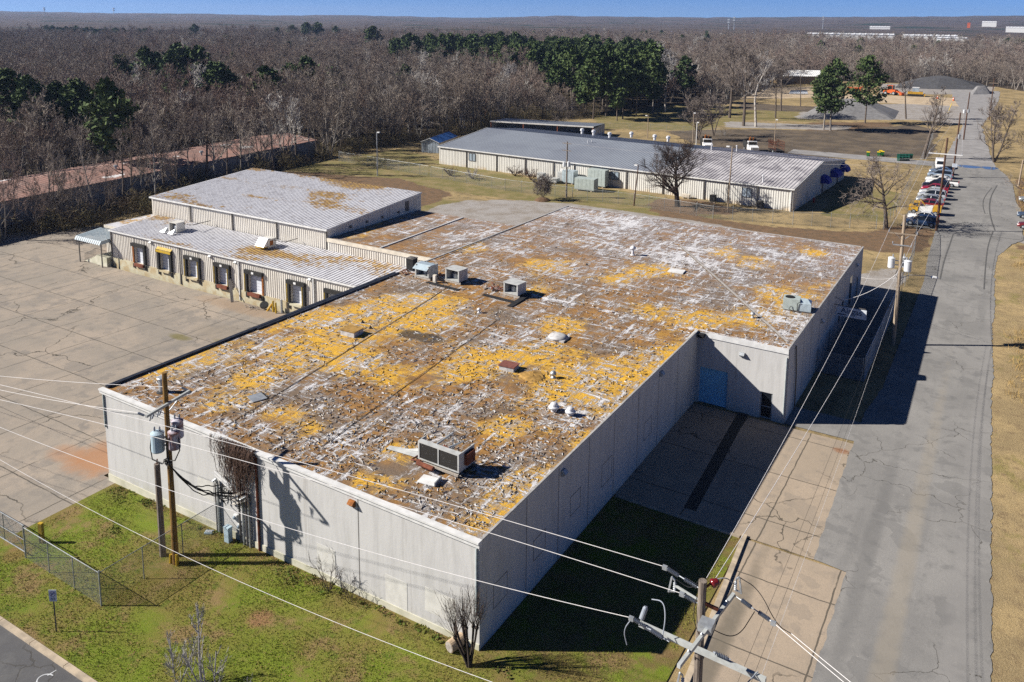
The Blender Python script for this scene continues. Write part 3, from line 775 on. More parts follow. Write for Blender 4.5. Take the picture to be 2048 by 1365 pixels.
for (cx, cy, rx, ry) in ((-7.0, 209.5, 2.3, 2.2), (-3.0, 210.0, 1.5, 2.4)):
    mb.poly([(cx+rx*math.cos(t)*(1+.2*math.sin(3*t)), cy+ry*math.sin(t)*(1+.15*math.cos(2*t)), .046) for t in np.linspace(0, 2*PI, 18)[:-1]])
structure('puddle_water', mb, M['water'])
# ================================================================ front concrete warehouse (L-shaped)
AX0, AX1, BX0, BX1 = -52.1, -20.74, -52.1, -13.3
Y0, YM, Y1 = 31.5, 64.68, 101.5
def rz_(x, y):      # roof height
    if y <= YM:
        t = (y-Y0)/(YM-Y0); u = (x-AX0)/(AX1-AX0)
        f = 6.34 + (6.1-6.34)*u; b = 6.25 + (6.29-6.25)*u
        return f + (b-f)*t
    t = (y-YM)/(Y1-YM); u = (x-BX0)/(BX1-BX0)
    f = 6.25 + (6.33-6.25)*u + .12*math.sin(PI*min(1, u)); return f + (5.99-f)*t
wh = thing('concrete_warehouse', 'long off-white concrete warehouse with a huge peeling yellow and brown flat roof', 'warehouse', (-36, 50, 0))
def roof_patch():
    mb = MB(); st = 1.3
    xs = [AX0 + i*(AX1-AX0)/28 for i in range(29)] + [AX1 + i*(BX1-AX1)/7 for i in range(1, 8)]
    ys = [Y0 + i*(YM-Y0)/26 for i in range(27)] + [YM + i*(Y1-YM)/28 for i in range(1, 29)]
    idx = {}
    def vid(i, j):
        if (i, j) not in idx:
            x, y = xs[i], ys[j]; e = min(x-AX0, y-Y0, (AX1 if y < YM else BX1)-x+.0)
            idx[(i, j)] = len(mb.v); mb.v.append((x, y, rz_(x, y) + .035*mnoise.noise((x*.5, y*.5, 0))*(1 if e > .1 else 0)))
        return idx[(i, j)]
    for j in range(len(ys)-1):
        for i in range(len(xs)-1):
            if j < 26 and i >= 28: continue
            mb.f.append((vid(i, j), vid(i+1, j), vid(i+1, j+1), vid(i, j+1))); mb.m.append(0)
    # curled flakes of loose coating standing off the surface; they belong to the roof
    rf = random.Random(3); mb.cur = 0; fl = MB()
    for _ in range(30000):
        y = Y0+.4 + (Y1-Y0-.8)*rf.random(); x1 = AX1 if y < YM else BX1
        x = rf.uniform(AX0+.4, x1-.4)
        d2 = (V((x, y))).length
        if rf.random() > min(1, (48/d2)**3.2): continue
        if mnoise.noise((x*.3, y*.3, 5)) < -.28: continue
        L = rf.uniform(.10, .38)*(1 if rf.random() < .9 else 1.9); w = rf.uniform(.012, .045); t = rf.choice((0, PI/2, 0, rf.uniform(0, PI))) + rf.gauss(0, .45)
        d = V((math.cos(t), math.sin(t), 0)); s = V((-d.y, d.x, 0))*rf.choice((1, -1)); z = rz_(x, y)+.02
        h = rf.uniform(.02, .07); bend = rf.gauss(0, .12); prev = None; fl.cur = rf.choice((0, 0, 1, 1, 1, 2, 2))
        for k in range(4):
            u = k/3; c = V((x, y, z)) + d*(L*(u-.5)) + s*(bend*math.sin(PI*u)); ww = w*(.25+math.sin(PI*(.12+.76*u)))
            row = (c, c + s*ww + V((0, 0, h*.35)), c + s*ww*1.35 + V((0, 0, h*(.4+.6*math.sin(PI*u)))))
            if prev: fl.quad(prev[0], row[0], row[1], prev[1]); fl.quad(prev[1], row[1], row[2], prev[2])
            prev = row
    n0 = len(mb.v); mb.v += fl.v; mb.f += [tuple(n0+i for i in f) for f in fl.f]; mb.m += [1+k for k in fl.m]
    return mb
M['seam'] = simple('seam_line', (.13, .095, .065), .9)
M['flake_w'] = simple('white_flake', (.56, .55, .55), .8, .35, 3)
M['flake_g'] = simple('grey_flake', (.42, .39, .36), .8, .3, 3)
M['flake_y'] = simple('yellow_flake', (.40, .235, .065), .8, .4, 3)
wh_roof = roof_patch().build('roof', [M['roof'], M['flake_w'], M['flake_g'], M['flake_y']], wh, True)
SPY = [(750,650,3.5),(850,625,3),(800,610,2.5),(620,700,2.2),(500,755,1.6),(690,640,2),(1100,720,3),(1190,745,2.5),(1340,705,2),(1290,750,2),(1120,775,2.2),(950,735,2.2),(1130,650,2.0),(740,965,1.0),(1010,1010,1.6),(1070,960,1.6),(1180,880,1.2),(430,815,1.3),(590,860,1.5),(560,830,1.2),(330,742,1.5),(400,718,1.4),(960,1040,1.2),(620,640,1.5),(1330,760,1.5),(760,760,2),(700,720,2),(1000,860,1.5),(800,900,1.2),(1210,820,1.2),(930,490,2.3),(1090,530,2.6),(1310,540,2.2),(1440,500,2.3),(1520,525,2.3),(1560,585,2),(1510,640,1.6),(1400,640,1.8),(1300,625,1.8),(1620,500,1.6),(1240,560,1.8),(1150,480,1.5),(1060,580,2)]
SPW = [(300,780,1.2),(360,730,1.2),(450,690,1.3),(560,630,1.5),(680,585,1.5),(470,800,1.2),(640,890,1.5),(820,830,1.4),(870,845,1.2),(930,860,1.2),(700,930,1),(1060,905,1.2),(1170,835,1.0),(1130,815,1.2),(890,640,1.2),(1180,430,4),(1260,450,4),(1330,490,3),(1380,470,4),(1230,510,3),(1330,520,2.5),(1450,545,2),(1560,650,1.5),(1650,550,1.5),(1680,515,1.5),(1000,545,1.5),(540,880,1.2),(430,850,1),(700,860,1.5),(560,730,1.3),(880,955,1),(1100,940,1),(830,545,1.5),(1600,640,1.2)]
def paint_stain():
    me = wh_roof.data; at = me.color_attributes.new('stain', 'FLOAT_COLOR', 'POINT'); L = wh_roof.parent.location
    Y = [(G(a, b, 6.2), r) for a, b, r in SPY]; W = [(G(a, b, 6.2), r) for a, b, r in SPW]; out = []; ng = len([1 for p in me.polygons if p.material_index == 0])
    for v in me.vertices:
        x, y = v.co.x+L.x, v.co.y+L.y
        out += [min(1, sum(math.exp(-((x-p.x)**2+(y-p.y)**2)/(r*r*1.6)) for p, r in Y)), min(1, sum(math.exp(-((x-p.x)**2+(y-p.y)**2)/(r*r*1.6)) for p, r in W)), 0, 1] if v.index < 2200 else [0, 0, 0, 1]
    at.data.foreach_set('color', out)
paint_stain()
# walls: butted slabs, subdivided so the top follows the roof
def wallstrip(mb, p, q, zb0, zb1, inward, th=.25, n=12, drop=.02, holes=()):
    p = V((p[0], p[1], 0)); q = V((q[0], q[1], 0)); iv = V((inward[0], inward[1], 0))*th
    for i in range(n):
        a = p.lerp(q, i/n); b = p.lerp(q, (i+1)/n)
        za, zb = rz_(a.x, a.y)-drop, rz_(b.x, b.y)-drop; ba = zb0+(zb1-zb0)*i/n; bb = zb0+(zb1-zb0)*(i+1)/n
        n0 = len(mb.v)
        mb.v += [(a.x, a.y, ba), (b.x, b.y, bb), (b.x, b.y, zb), (a.x, a.y, za)]
        A, B = a+iv, b+iv; mb.v += [(A.x, A.y, ba), (B.x, B.y, bb), (B.x, B.y, zb), (A.x, A.y, za)]
        for f in ((0,1,2,3),(5,4,7,6),(3,2,6,7),(4,0,3,7),(1,5,6,2)): mb.f.append(tuple(n0+k for k in f)); mb.m.append(0)
mb = MB(); wallstrip(mb, (AX0, Y0), (AX1, Y0), -.75, -.2, (0, 1)); mb.build('front_wall', M['stucco'], wh, True)
mb = MB(); wallstrip(mb, (AX1, Y0+.26), (AX1, YM), -.2, -.2, (-1, 0)); mb.build('side_wall', M['stucco'], wh, True)
mb = MB(); wallstrip(mb, (AX0, Y0+.26), (AX0, YM), -1.4, -1.4, (1, 0)); wallstrip(mb, (AX0, YM+.01), (AX0, Y1), -1.2, -.6, (1, 0)); mb.build('yard_wall', M['stucco'], wh, True)
mb = MB(); wallstrip(mb, (BX1, YM+.26), (BX1, Y1), -.2, -.2, (-1, 0)); mb.build('road_wall', M['stucco'], wh, True)
mb = MB(); wallstrip(mb, (AX0+.26, Y1), (BX1-.26, Y1), -.2, -.2, (0, -1)); mb.build('rear_wall', M['stucco'], wh, True)
# recessed facade with roller door opening (x -20.5..-18.05, z .05..3.2) and glazed door (-15.32..-14.36, z .05..2.2)
mb = MB()
def fpan(x0, x1, z0, z1):
    y = YM; mb.quad((x0, y, z0), (x1, y, z0), (x1, y, z1), (x0, y, z1))
fpan(AX1+.003, -20.45, -.2, 6.25); fpan(-20.45, -18.05, 3.22, 6.25); fpan(-18.05, -15.34, -.2, 6.28); fpan(-15.34, -14.34, 2.28, 6.3); fpan(-14.34, BX1, -.2, 6.3)
for (x0, x1, z1) in ((-20.45, -18.05, 3.22), (-15.34, -14.34, 2.28)):
    mb.quad((x0, YM, -.2), (x0, YM, z1), (x0, YM+.3, z1), (x0, YM+.3, -.2)); mb.quad((x1, YM, -.2), (x1, YM+.3, -.2), (x1, YM+.3, z1), (x1, YM, z1)); mb.quad((x0, YM, z1), (x1, YM, z1), (x1, YM+.3, z1), (x0, YM+.3, z1))
mb.build('recessed_wall', M['stucco'], wh, True)
mb = MB(); n = 22
for i in range(n):
    z0 = .02+i*3.2/n; z1 = .02+(i+1)*3.2/n; zm = (z0+z1)/2
    mb.quad((-20.45, YM+.16, z0), (-18.05, YM+.16, z0), (-18.05, YM+.12, zm), (-20.45, YM+.12, zm)); mb.quad((-20.45, YM+.12, zm), (-18.05, YM+.12, zm), (-18.05, YM+.16, z1), (-20.45, YM+.16, z1))
mb.build('roller_door', M['roller'], wh, True)
dr = (lambda b: (b.box(-15.33, YM+.1, .02, -15.24, YM+.16, 2.27), b.box(-14.44, YM+.1, .02, -14.35, YM+.16, 2.27), b.box(-15.24, YM+.1, 2.18, -14.44, YM+.16, 2.27), b.box(-15.24, YM+.1, 1.02, -14.44, YM+.16, 1.08), b.box(-15.24, YM+.1, .02, -14.44, YM+.16, .14), b)[-1])(MB()).build('glazed_door', M['galv'], wh, True)
mb = MB(); mb.box(-15.24, YM+.12, .14, -14.44, YM+.14, 2.18); g = mb.build('pane', M['glass'], wh, True); g.parent = dr; 
g.matrix_parent_inverse = Matrix.Identity(4)
dr['label'] = 'dark glass personnel door in a metal frame'
# trim, joints, plinth lines, patches
mb = MB()
def trimfront(x0, x1, y, zf):
    n = 10
    for i in range(n):
        a, b = x0+(x1-x0)*i/n, x0+(x1-x0)*(i+1)/n
        for (dz0, dz1, dy) in ((-.30, -.06, .08), (-.06, .05, .16)):
            za, zb = zf(a), zf(b); n0 = len(mb.v)
            for yy in (y-dy, y+.20): mb.v += [(a, yy, za+dz0), (b, yy, zb+dz0), (b, yy, zb+dz1), (a, yy, za+dz1)]
            for f in ((0,1,2,3),(5,4,7,6),(3,2,6,7),(0,4,5,1),(1,5,6,2),(0,3,7,4)): mb.f.append(tuple(n0+k for k in f)); mb.m.append(0)
trimfront(AX0-.28, AX1+.02, Y0, lambda x: rz_(min(max(x, AX0), AX1), Y0))
mb.build('roof_trim', M['fascia'], wh, True)
mb = MB(); mb.box(AX1+.9, YM-.07, 5.88, BX1-.004, YM-.004, 6.34); mb.build('roof_trim', M['fascia'], wh, True)
mb = MB()
mb.bar((AX0+.02, Y0+.3, 6.42), (AX0+.02, YM-1.4, 6.33), .34, .16); mb.bar((AX0+.34, 45, 6.38), (AX0+.36, YM-1.2, 6.36), .22, .10)
mb.build('edge_membrane', M['edge_black'], wh, True)
mb = MB()
mb.bar((AX1-.04, Y0+.2, 6.125), (AX1-.04, YM, 6.31), .13, .07); mb.bar((BX1-.04, YM+.1, 6.35), (BX1-.04, Y1, 6.02), .13, .07); mb.bar((BX1-.25, Y1-.04, 6.02), (AX0, Y1-.04, 6.02), .13, .07); mb.bar((AX0+.06, YM+.2, 6.28), (AX0+.06, Y1, 6.02), .2, .07)
mb.build('parapet_edge', simple('grey_edge_metal', (.42, .41, .40), .6, .3, 2), wh, True)
mb = MB()
for y in (36.2, 39.95, 44, 47.89, 52, 55.9, 60): mb.box(AX1, y-.025, -.1, AX1+.006, y+.025, 6.0)
for y in (70.4, 73.5, 77.2, 81, 85.2, 90, 96): mb.box(BX1, y-.03, -.1, BX1+.006, y+.03, 6.0)
for x in (-45.2, -28.78): mb.box(x-.03, Y0-.006, -.3, x+.03, Y0, 6.0)
mb.build('wall_joint', M['joint'], wh, True)
mb = MB()
for (y0, y1, z0, z1) in ((32.8, 34.2, 1.5, 2.9), (37.0, 38.4, 1.7, 3.0), (41.5, 42.9, 2.0, 3.3), (46, 47.6, 1.6, 3.2), (53.2, 54.7, 1.6, 3.0)):
    mb = MB()
    for (a, b, c, d) in ((y0, y1, z0, z0+.04), (y0, y1, z1-.04, z1), (y0, y0+.04, z0+.04, z1-.04), (y1-.04, y1, z0+.04, z1-.04)): mb.box(AX1, a, c, AX1+.008, b, d)
    mb.build('filled_window_outline', M['joint'], wh, True)
mb = MB()
for (x0, x1, z0, z1) in ((-26.9, -25.4, -.2, 2.0), (-24.2, -22.2, .9, 2.3), (-42.4, -40.9, 1.6, 2.9), (-32, -30.6, -.1, 2.0)): mb.box(x0, Y0-.012, z0, x1, Y0, z1)
mb.build('filled_opening', M['patch'], wh, True)
mb = MB(); n = 12
for i in range(n):
    a, b = AX0+(AX1-AX0)*i/n, AX0+(AX1-AX0)*(i+1)/n; za, zb = .05+.32*i/n, .05+.32*(i+1)/n; n0 = len(mb.v)
    for yy in (Y0-.05, Y0-.002): mb.v += [(a, yy, zg(a, 31)-.3), (b, yy, zg(b, 31)-.3), (b, yy, zb), (a, yy, za)]
    for f in ((0,1,2,3),(3,2,6,7),(0,3,7,4),(1,5,6,2)): mb.f.append(tuple(n0+k for k in f)); mb.m.append(0)
mb.build('plinth', M['plinth_green'], wh, True)
mb = MB(); mb.bar((AX1-.16, Y0-.03, 2.0), (AX1-.16, Y0-.03, 5.75), .16, .05, (1,0,0)); mb.bar((AX0+.1, Y0-.03, 3.6), (AX0+.1, Y0-.03, 6.0), .16, .05, (1,0,0)); mb.bar((BX1-.12, YM-.025, .6), (BX1-.12, YM-.025, 5.6), .18, .04, (1,0,0))
mb.build('corner_sealant', M['seal_strip'], wh, True)
# ridge seam on the rear roof and dark repair seams on the front roof
mb = MB()
p, q = V((-13.75, 66.1, 0)), V((-31.47, 89.9, 0))
for i in range(24):
    a, b = p.lerp(q, i/24), p.lerp(q, (i+1)/24); a.z = rz_(a.x, a.y)+.035+.02*R_.random(); b.z = rz_(b.x, b.y)+.035
    mb.bar(a, b, .24, .03)
mb.build('ridge_seam', M['flake_g'], wh, True)
def seamline(pts, w=.035):
    mb = MB()
    for a, b in zip(pts, pts[1:]):
        a, b = V((*a, 0)), V((*b, 0)); n = 14
        for i in range(n):
            s, e = a.lerp(b, i/n), a.lerp(b, (i+1)/n); s.z = rz_(s.x, s.y)+.035; e.z = rz_(e.x, e.y)+.035
            s.x += R_.uniform(-.03, .03); mb.bar(s, e, w, .03)
    mb.build('roof_seam', M['seam'], wh, True)
seamline([(-40.8, 32.6), (-42.6, 46), (-44.4, 59), (-45.2, 63.5)]); seamline([(-33.9, 34), (-35.2, 47), (-36.3, 58)], .025); seamline([(-13.95, 66.1), (-31.7, 89.9)], .06); seamline([(-51.5, 70.2), (-52, 99)], .04)
mb = MB()
for (a, b, w) in (((-47.6, 62.75), (-43.6, 62.4), .5), ((-40.9, 62.6), (-37.2, 62.35), .5), ((-37.1, 61.1), (-37.2, 64.9), .55)):
    a, b = V((*a, rz_(*a)+.05)), V((*b, rz_(*b)+.05)); mb.bar(a, b, w, .03)
mb.build('repair_membrane', M['tarp'], wh, True)
mb = MB()
for i in range(3): mb.box(-20.66, YM-.5, 5.9+.12*i, -20.1, YM-.02, 5.96+.12*i)
mb.build('corner_flashing', M['tarp'], wh, True)
# side wall door, high windows and bracket of the road elevation
mb = MB()
for (a, b, c, d) in ((93.2, 1.2, 94.6, 4.5), (87.4, 1.2, 88.1, 2.6), (89.0, 1.6, 89.7, 3.0)): mb = MB(); mb.box(BX1, a, b, BX1+.02, c, d); mb.build('window', M['glass'], wh, True)
mb = MB(); mb.tube([(BX1+.15, 67.5, .1), (BX1+.15, 67.3, 3.2), (BX1+.1, 66.8, 5.9)], .06, 6); mb.tube([(BX1+.12, 97.9, .3), (BX1+.12, 97.9, 3.1), (BX1+.1, 97.5, 3.4)], .05, 6); mb.build('wall_pipe', M['conduit_dark'], wh, True)
mb = MB(); mb.tube([(-36.77, Y0-.09, -.45), (-36.77, Y0-.09, 5.95)], .075, 8); mb.build('downspout', M['rust'], wh, True)

# ================================================================ ribbed metal buildings
def ribwall(mb, p, q, zb, zt, out, pitch=.32, dep=.045, z_fn=None, holes=()):
    """ribbed cladding from p to q; holes = (s0, s1, z0, z1) along the wall"""
    p = V((p[0], p[1], 0)); q = V((q[0], q[1], 0)); L = (q-p).length; d = (q-p)/L; o = V((out[0], out[1], 0))
    prof = [(0, 0), (.55, 0), (.66, 1), (.89, 1)]; n = int(L/pitch); ss = []
    for i in range(n+1):
        for a, h in prof:
            s = (i+a)*pitch
            if s <= L: ss.append((s, h*dep))
    ss.append((L, 0))
    for h in holes:
        for e in (h[0], h[1]): ss.append((e, 0))
    ss.sort()
    for (s0, h0), (s1, h1) in zip(ss, ss[1:]):
        if s1-s0 < 1e-5: continue
        c = (s0+s1)/2; spans = [(zb, None)]
        for h in holes:
            if h[0] < c < h[1]: spans = [(zb, h[2]), (h[3], None)] if h[2] > zb else [(h[3], None)]
        for z0, z1 in spans:
            ta = (z_fn(s0/L) if z_fn else zt) if z1 is None else z1; tb = (z_fn(s1/L) if z_fn else zt) if z1 is None else z1
            a, b = p+d*s0+o*h0, p+d*s1+o*h1
            mb.quad((a.x, a.y, z0), (b.x, b.y, z0), (b.x, b.y, tb), (a.x, a.y, ta))
def ribroof(mb, a, b, c, d, pitch=.5, dep=.05, n=1):
    """roof quad a->b along the eave, d->c along the top; ribs run from eave to top"""
    a, b, c, d = V(a), V(b), V(c), V(d); L = (b-a).length; k = int(L/pitch); prof = [(0, 0), (.62, 0), (.7, 1), (.9, 1)]; ss = []
    for i in range(k+1):
        for s, h in prof:
            if (i+s)*pitch <= L: ss.append(((i+s)*pitch/L, h*dep))
    ss.append((1, 0))
    for (s0, h0), (s1, h1) in zip(ss, ss[1:]):
        mb.quad(a.lerp(b, s0)+V((0,0,h0)), a.lerp(b, s1)+V((0,0,h1)), d.lerp(c, s1)+V((0,0,h1)), d.lerp(c, s0)+V((0,0,h0)))

# ---- loading dock wing
DX0, DX1, DY, DYB = -100.2, -52.42, 63.35, 70.45
EAV, TOPD = 4.0, 4.5
dock = thing('loading_dock_wing', 'low cream metal loading dock wing with six truck doors facing the yard', 'dock building', (-76, 66, -1))
doors = [(-95.55, -92.75), (-90.4, -87.6), (-85.1, -82.25), (-79.65, -76.9), (-74.35, -71.4), (-67.5, -64.75), (-61.8, -59.0)]
holes = [(a+.38-DX0, b-.38-DX0, .3, 2.6) for a, b in doors]
mb = MB(); ribwall(mb, (DX0, DY), (DX1, DY), .25, EAV-.12, (0, -1), .34, .05, None, holes); mb.build('front_wall', M['clad'], dock, True)
mb = MB(); ribwall(mb, (DX0, DYB), (DX0, DY+.01), -1.3, 0, (-1, 0), .34, .05, lambda t: TOPD-.12+(EAV-TOPD)*t); mb.build('end_wall', M['clad'], dock, True)
mb = MB(); ribroof(mb, (DX0-.1, DY-.22, EAV), (DX1, DY-.22, EAV), (DX1, DYB+.02, TOPD), (DX0-.1, DYB+.02, TOPD), .5, .05); mb.build('roof', M['roof_white'], dock, True)
mb = MB(); mb.box(DX0-.12, DY-.30, EAV-.17, DX1, DY-.06, EAV-.015); mb.build('gutter', M['fascia'], dock, True)
mb = MB(); mb.box(DX0-.02, DY-.09, -1.3, DX1, DY-.005, .3)
mb.build('plinth', M['plinth'], dock, True)
for x in (-86.1, -75.45, -63.5, -97.9):
    mb = MB(); mb.box(x-.07, DY-.2, -.95, x+.07, DY-.09, EAV-.17) if x != -97.9 else mb.box(DX0+.02, DY-.16, -1.2, DX0+.2, DY-.05, EAV-.17); mb.build('downspout', M['conduit_dark'] if x in (-86.1, -97.9) else M['fascia'], dock, True)
rd = random.Random(8)
for i, (a, b) in enumerate(doors):
    if i == 6: pass
    x0, x1 = a+.38, b-.38
    mb = MB()
    mb.cur = 0
    mb.quad((x0, DY, .3), (x0, DY+.34, .3), (x0, DY+.34, 2.6), (x0, DY, 2.6)); mb.quad((x1, DY, .3), (x1, DY, 2.6), (x1, DY+.34, 2.6), (x1, DY+.34, .3)); mb.quad((x0, DY, 2.6), (x0, DY+.34, 2.6), (x1, DY+.34, 2.6), (x1, DY, 2.6))
    mb.quad((x0, DY, .3), (x1, DY, .3), (x1, DY+.34, .3), (x0, DY+.34, .3))
    dd = mb.build('dock_opening', M['jamb'], dock, True)
    mb = MB(); k = 6
    for j in range(k): mb.box(x0+.02, DY+.27, .32+j*2.2/k, x1-.02, DY+.31, .32+(j+1)*2.2/k-.025)
    o = mb.build('door_panel', M['dock_door'], dock, True); o.parent = dd
    # foam seal: two posts and a head pad
    mb = MB(); zt = 2.98; left_rust = (i == 0); right_rust = (i == 4)
    if not left_rust: mb.box(a, DY-.34, .34, a+.40, DY-.06, zt-.4)
    if not right_rust: mb.box(b-.40, DY-.34, .34, b, DY-.06, zt-.4)
    mb.box(a-.02, DY-.38, zt-.42, b+.02, DY-.06, zt)
    o = mb.build('dock_seal', M['blackseal'], dock, True); o.parent = dd
    mb = MB()
    if i == 1: mb.quad((a-.02, DY-.40, zt-.06), (b+.02, DY-.40, zt-.06), (b+.02, DY-.05, zt+.24), (a-.02, DY-.05, zt+.24)); mb.box(a-.02, DY-.40, zt-.36, b+.02, DY-.383, zt-.08)
    for (e0_, e1_) in ([(a, a+.15)] if i >= 2 else []) + ([(b-.40, b-.26)] if i in (2, 3, 5) else []):
        ms = MB(); ms.box(e0_, DY-.36, .4, e1_, DY-.343, zt-.45); o = ms.build('edge_guide', M['yellow_dark'], dock, True); o.parent = dd
    if mb.f: o = mb.build('seal_strip', M['yellow'], dock, True); o.parent = dd
    if left_rust or right_rust:
        mb = MB(); xx = a if left_rust else b-.25; mb.box(xx, DY-.16, .3, xx+.25, DY-.06, zt-.42); o = mb.build('bare_frame', M['rust_orange'], dock, True); o.parent = dd
    mb = MB(); mb.box(x0+.1, DY-.42, -.05 if i in (0, 3, 4) else .1, x1-.1, DY-.095, .32 if i in (0, 3, 4) else .28); o = mb.build('dock_plate', M['rust'] if i in (0, 3, 4) else M['plinth'], dock, True); o.parent = dd
    mb = MB()
    for xx in (x0-.35, x1+.05): mb.box(xx, DY-.22, -.35, xx+.28, DY-.095, .2)
    o = mb.build('bumper', M['black'], dock, True); o.parent = dd
    if i in (2, 3, 4, 5): mb = MB(); mb.box((a+b)/2-.18, DY-.41, zt-.32, (a+b)/2+.18, DY-.383, zt-.08); o = mb.build('number_plate', M['white'], dock, True); o.parent = dd
# ---- low office end with covered steps
OX0, OY0, OYB = -104.9, 65.6, 78
off = thing('dock_office', 'small cream metal office end beside the first dock door, with a covered stair', 'office annex', (-102.5, 70, -1))
mb = MB(); ribwall(mb, (OX0, OY0), (DX0-.06, OY0), -1.2, 3.25, (0, -1), .34, .05, None, [(.9, 3.6, 1.25, 2.3)]); mb.build('front_wall', M['clad'], off, True)
mb = MB(); ribwall(mb, (OX0, OYB), (OX0, OY0+.01), -1.2, 3.25, (-1, 0), .34, .05); mb.build('side_wall', M['clad'], off, True)
mb = MB(); mb.box(OX0-.06, OY0-.1, 3.28, DX0-.11, OYB, 3.5); mb.build('roof', M['roof_white'], off, True)
mb = MB(); mb.box(OX0-.1, OY0-.16, 3.16, DX0-.115, OY0-.105, 3.54); mb.box(OX0-.12, OY0-.104, 3.16, OX0-.065, OYB, 3.54); mb.build('roof_trim', M['fascia_cream'], off, True)
mb = MB(); mb.box(OX0+.9, OY0+.08, 1.25, OX0+3.6, OY0+.1, 2.3); mb.build('window', M['glass'], off, True)
mb = MB(); mb.box(DX0-.9, OY0-.07, .3, DX0-.12, OY0-.055, 2.4); mb.build('door', M['glass'], off, True)
aw = MB(); ax0, ax1, ay = -106.0, -100.35, 62.0
k = 26
for i in range(k):
    a, b = ax0+(ax1-ax0)*i/k, ax0+(ax1-ax0)*(i+1)/k; zz = .04*(i % 2)
    aw.quad((a, ay, 2.62+zz), (b, ay, 2.62+zz), (b, OY0-.06, 2.98+zz), (a, OY0-.06, 2.98+zz))
    aw.quad((a, ay-.25-.06*(i % 2), 2.18), (b, ay-.25-.06*(i % 2), 2.18), (b, ay, 2.62+zz), (a, ay, 2.62+zz))
aw.quad((ax1, ay-.25, 2.18), (ax1, OY0-.06, 2.42), (ax1, OY0-.06, 2.98), (ax1, ay, 2.62)); aw.quad((ax0, ay-.25, 2.18), (ax0, ay, 2.62), (ax0, OY0-.06, 2.98), (ax0, OY0-.06, 2.42))
aw.build('awning', M['awning_metal'], off, True)
mb = MB()
for x in (ax0+.4, ax1-.25):
    for y in (ay+.1,): mb.bar((x, y, -1), (x, y, 2.6), .12, .12)
mb.build('awning_post', M['conduit_dark'], off, True)
mb = MB(); mb.box(-102.7, 62.6, -1.15, -100.35, OY0-.06, .25); n = 7
for i in range(n): mb.box(-105.5+i*.4, 62.7, -1.15, -105.1+i*.4, 64.0, -.95+.17*i)
mb.build('steps', M['plinth_green'], off, True)
mb = MB()
def rail(p, q, h=.95):
    p, q = V(p), V(q); mb.tube([p+V((0,0,h)), q+V((0,0,h))], .025, 5); mb.tube([p+V((0,0,h*.15)), q+V((0,0,h*.15))], .018, 4); n = max(2, int((q-p).length/.17))
    for i in range(n+1): a = p.lerp(q, i/n); mb.tube([a, a+V((0,0,h))], .012, 4, False)
rail((-105.4, 62.66, -.9), (-102.7, 62.66, .25)); rail((-102.7, 62.66, .25), (-100.5, 62.66, .25)); mb.build('handrail', M['conduit_dark'], off, True)

# ---- taller storage bay behind the dock wing
EX0, EX1, EY0, EY1, EZ0, EZ1 = -101.5, -68.3, 70.6, 88.8, 7.0, 8.25
bay = thing('storage_bay', 'tall cream metal storage bay with a single-slope white roof above the dock wing', 'storage building', (-85, 80, -.5))
mb = MB(); ribwall(mb, (EX0, EY0), (EX1, EY0), -1, EZ0-.14, (0, -1), .34, .05); mb.build('front_wall', M['clad'], bay, True)
mb = MB(); ribwall(mb, (EX1, EY0+.01), (EX1, EY1), -1, 0, (1, 0), .34, .05, lambda t: EZ0-.1+(EZ1-EZ0)*t); mb.build('side_wall', M['clad'], bay, True)
mb = MB(); ribwall(mb, (EX0, EY1), (EX0, EY0+.01), -1, 0, (-1, 0), .34, .05, lambda t: EZ1-.1+(EZ0-EZ1)*t); ribwall(mb, (EX1, EY1), (EX0, EY1), -1, EZ1-.1, (0, 1), .34, .05); mb.build('rear_wall', M['clad'], bay, True)
mb = MB(); ribroof(mb, (EX0-.12, EY0-.25, EZ0), (EX1+.1, EY0-.25, EZ0), (EX1+.1, EY1+.1, EZ1+.02), (EX0-.12, EY1+.1, EZ1+.02), .5, .05); mb.build('roof', M['roof_white'], bay, True)
mb = MB(); mb.box(EX0-.14, EY0-.33, EZ0-.2, EX1+.12, EY0-.08, EZ0-.012); mb.build('gutter', M['fascia'], bay, True)
mb = MB(); mb.bar((EX1+.08, EY0-.1, EZ0-.06), (EX1+.08, EY1+.1, EZ1-.04), .05, .18); mb.build('roof_trim', M['fascia'], bay, True)
for x in (-93.2, -84.9, -76.8, EX1-.12): mb = MB(); mb.box(x-.08, EY0-.2, TOPD, x+.08, EY0-.06, EZ0-.2); mb.build('downspout', M['conduit_dark'], bay, True)
mb = MB(); mb.box(EX1+.055, 85.3, 6.25, EX1+.075, 86.1, 7.6); mb.build('hatch', M['conduit_dark'], bay, True)
mb = MB()
for y in (74.5, 77.5, 80.5, 83.8): mb.box(EX1+.055, y-.14, 6.35, EX1+.2, y+.14, 6.62)
mb.build('vent_cap', M['conduit_dark'], bay, True)
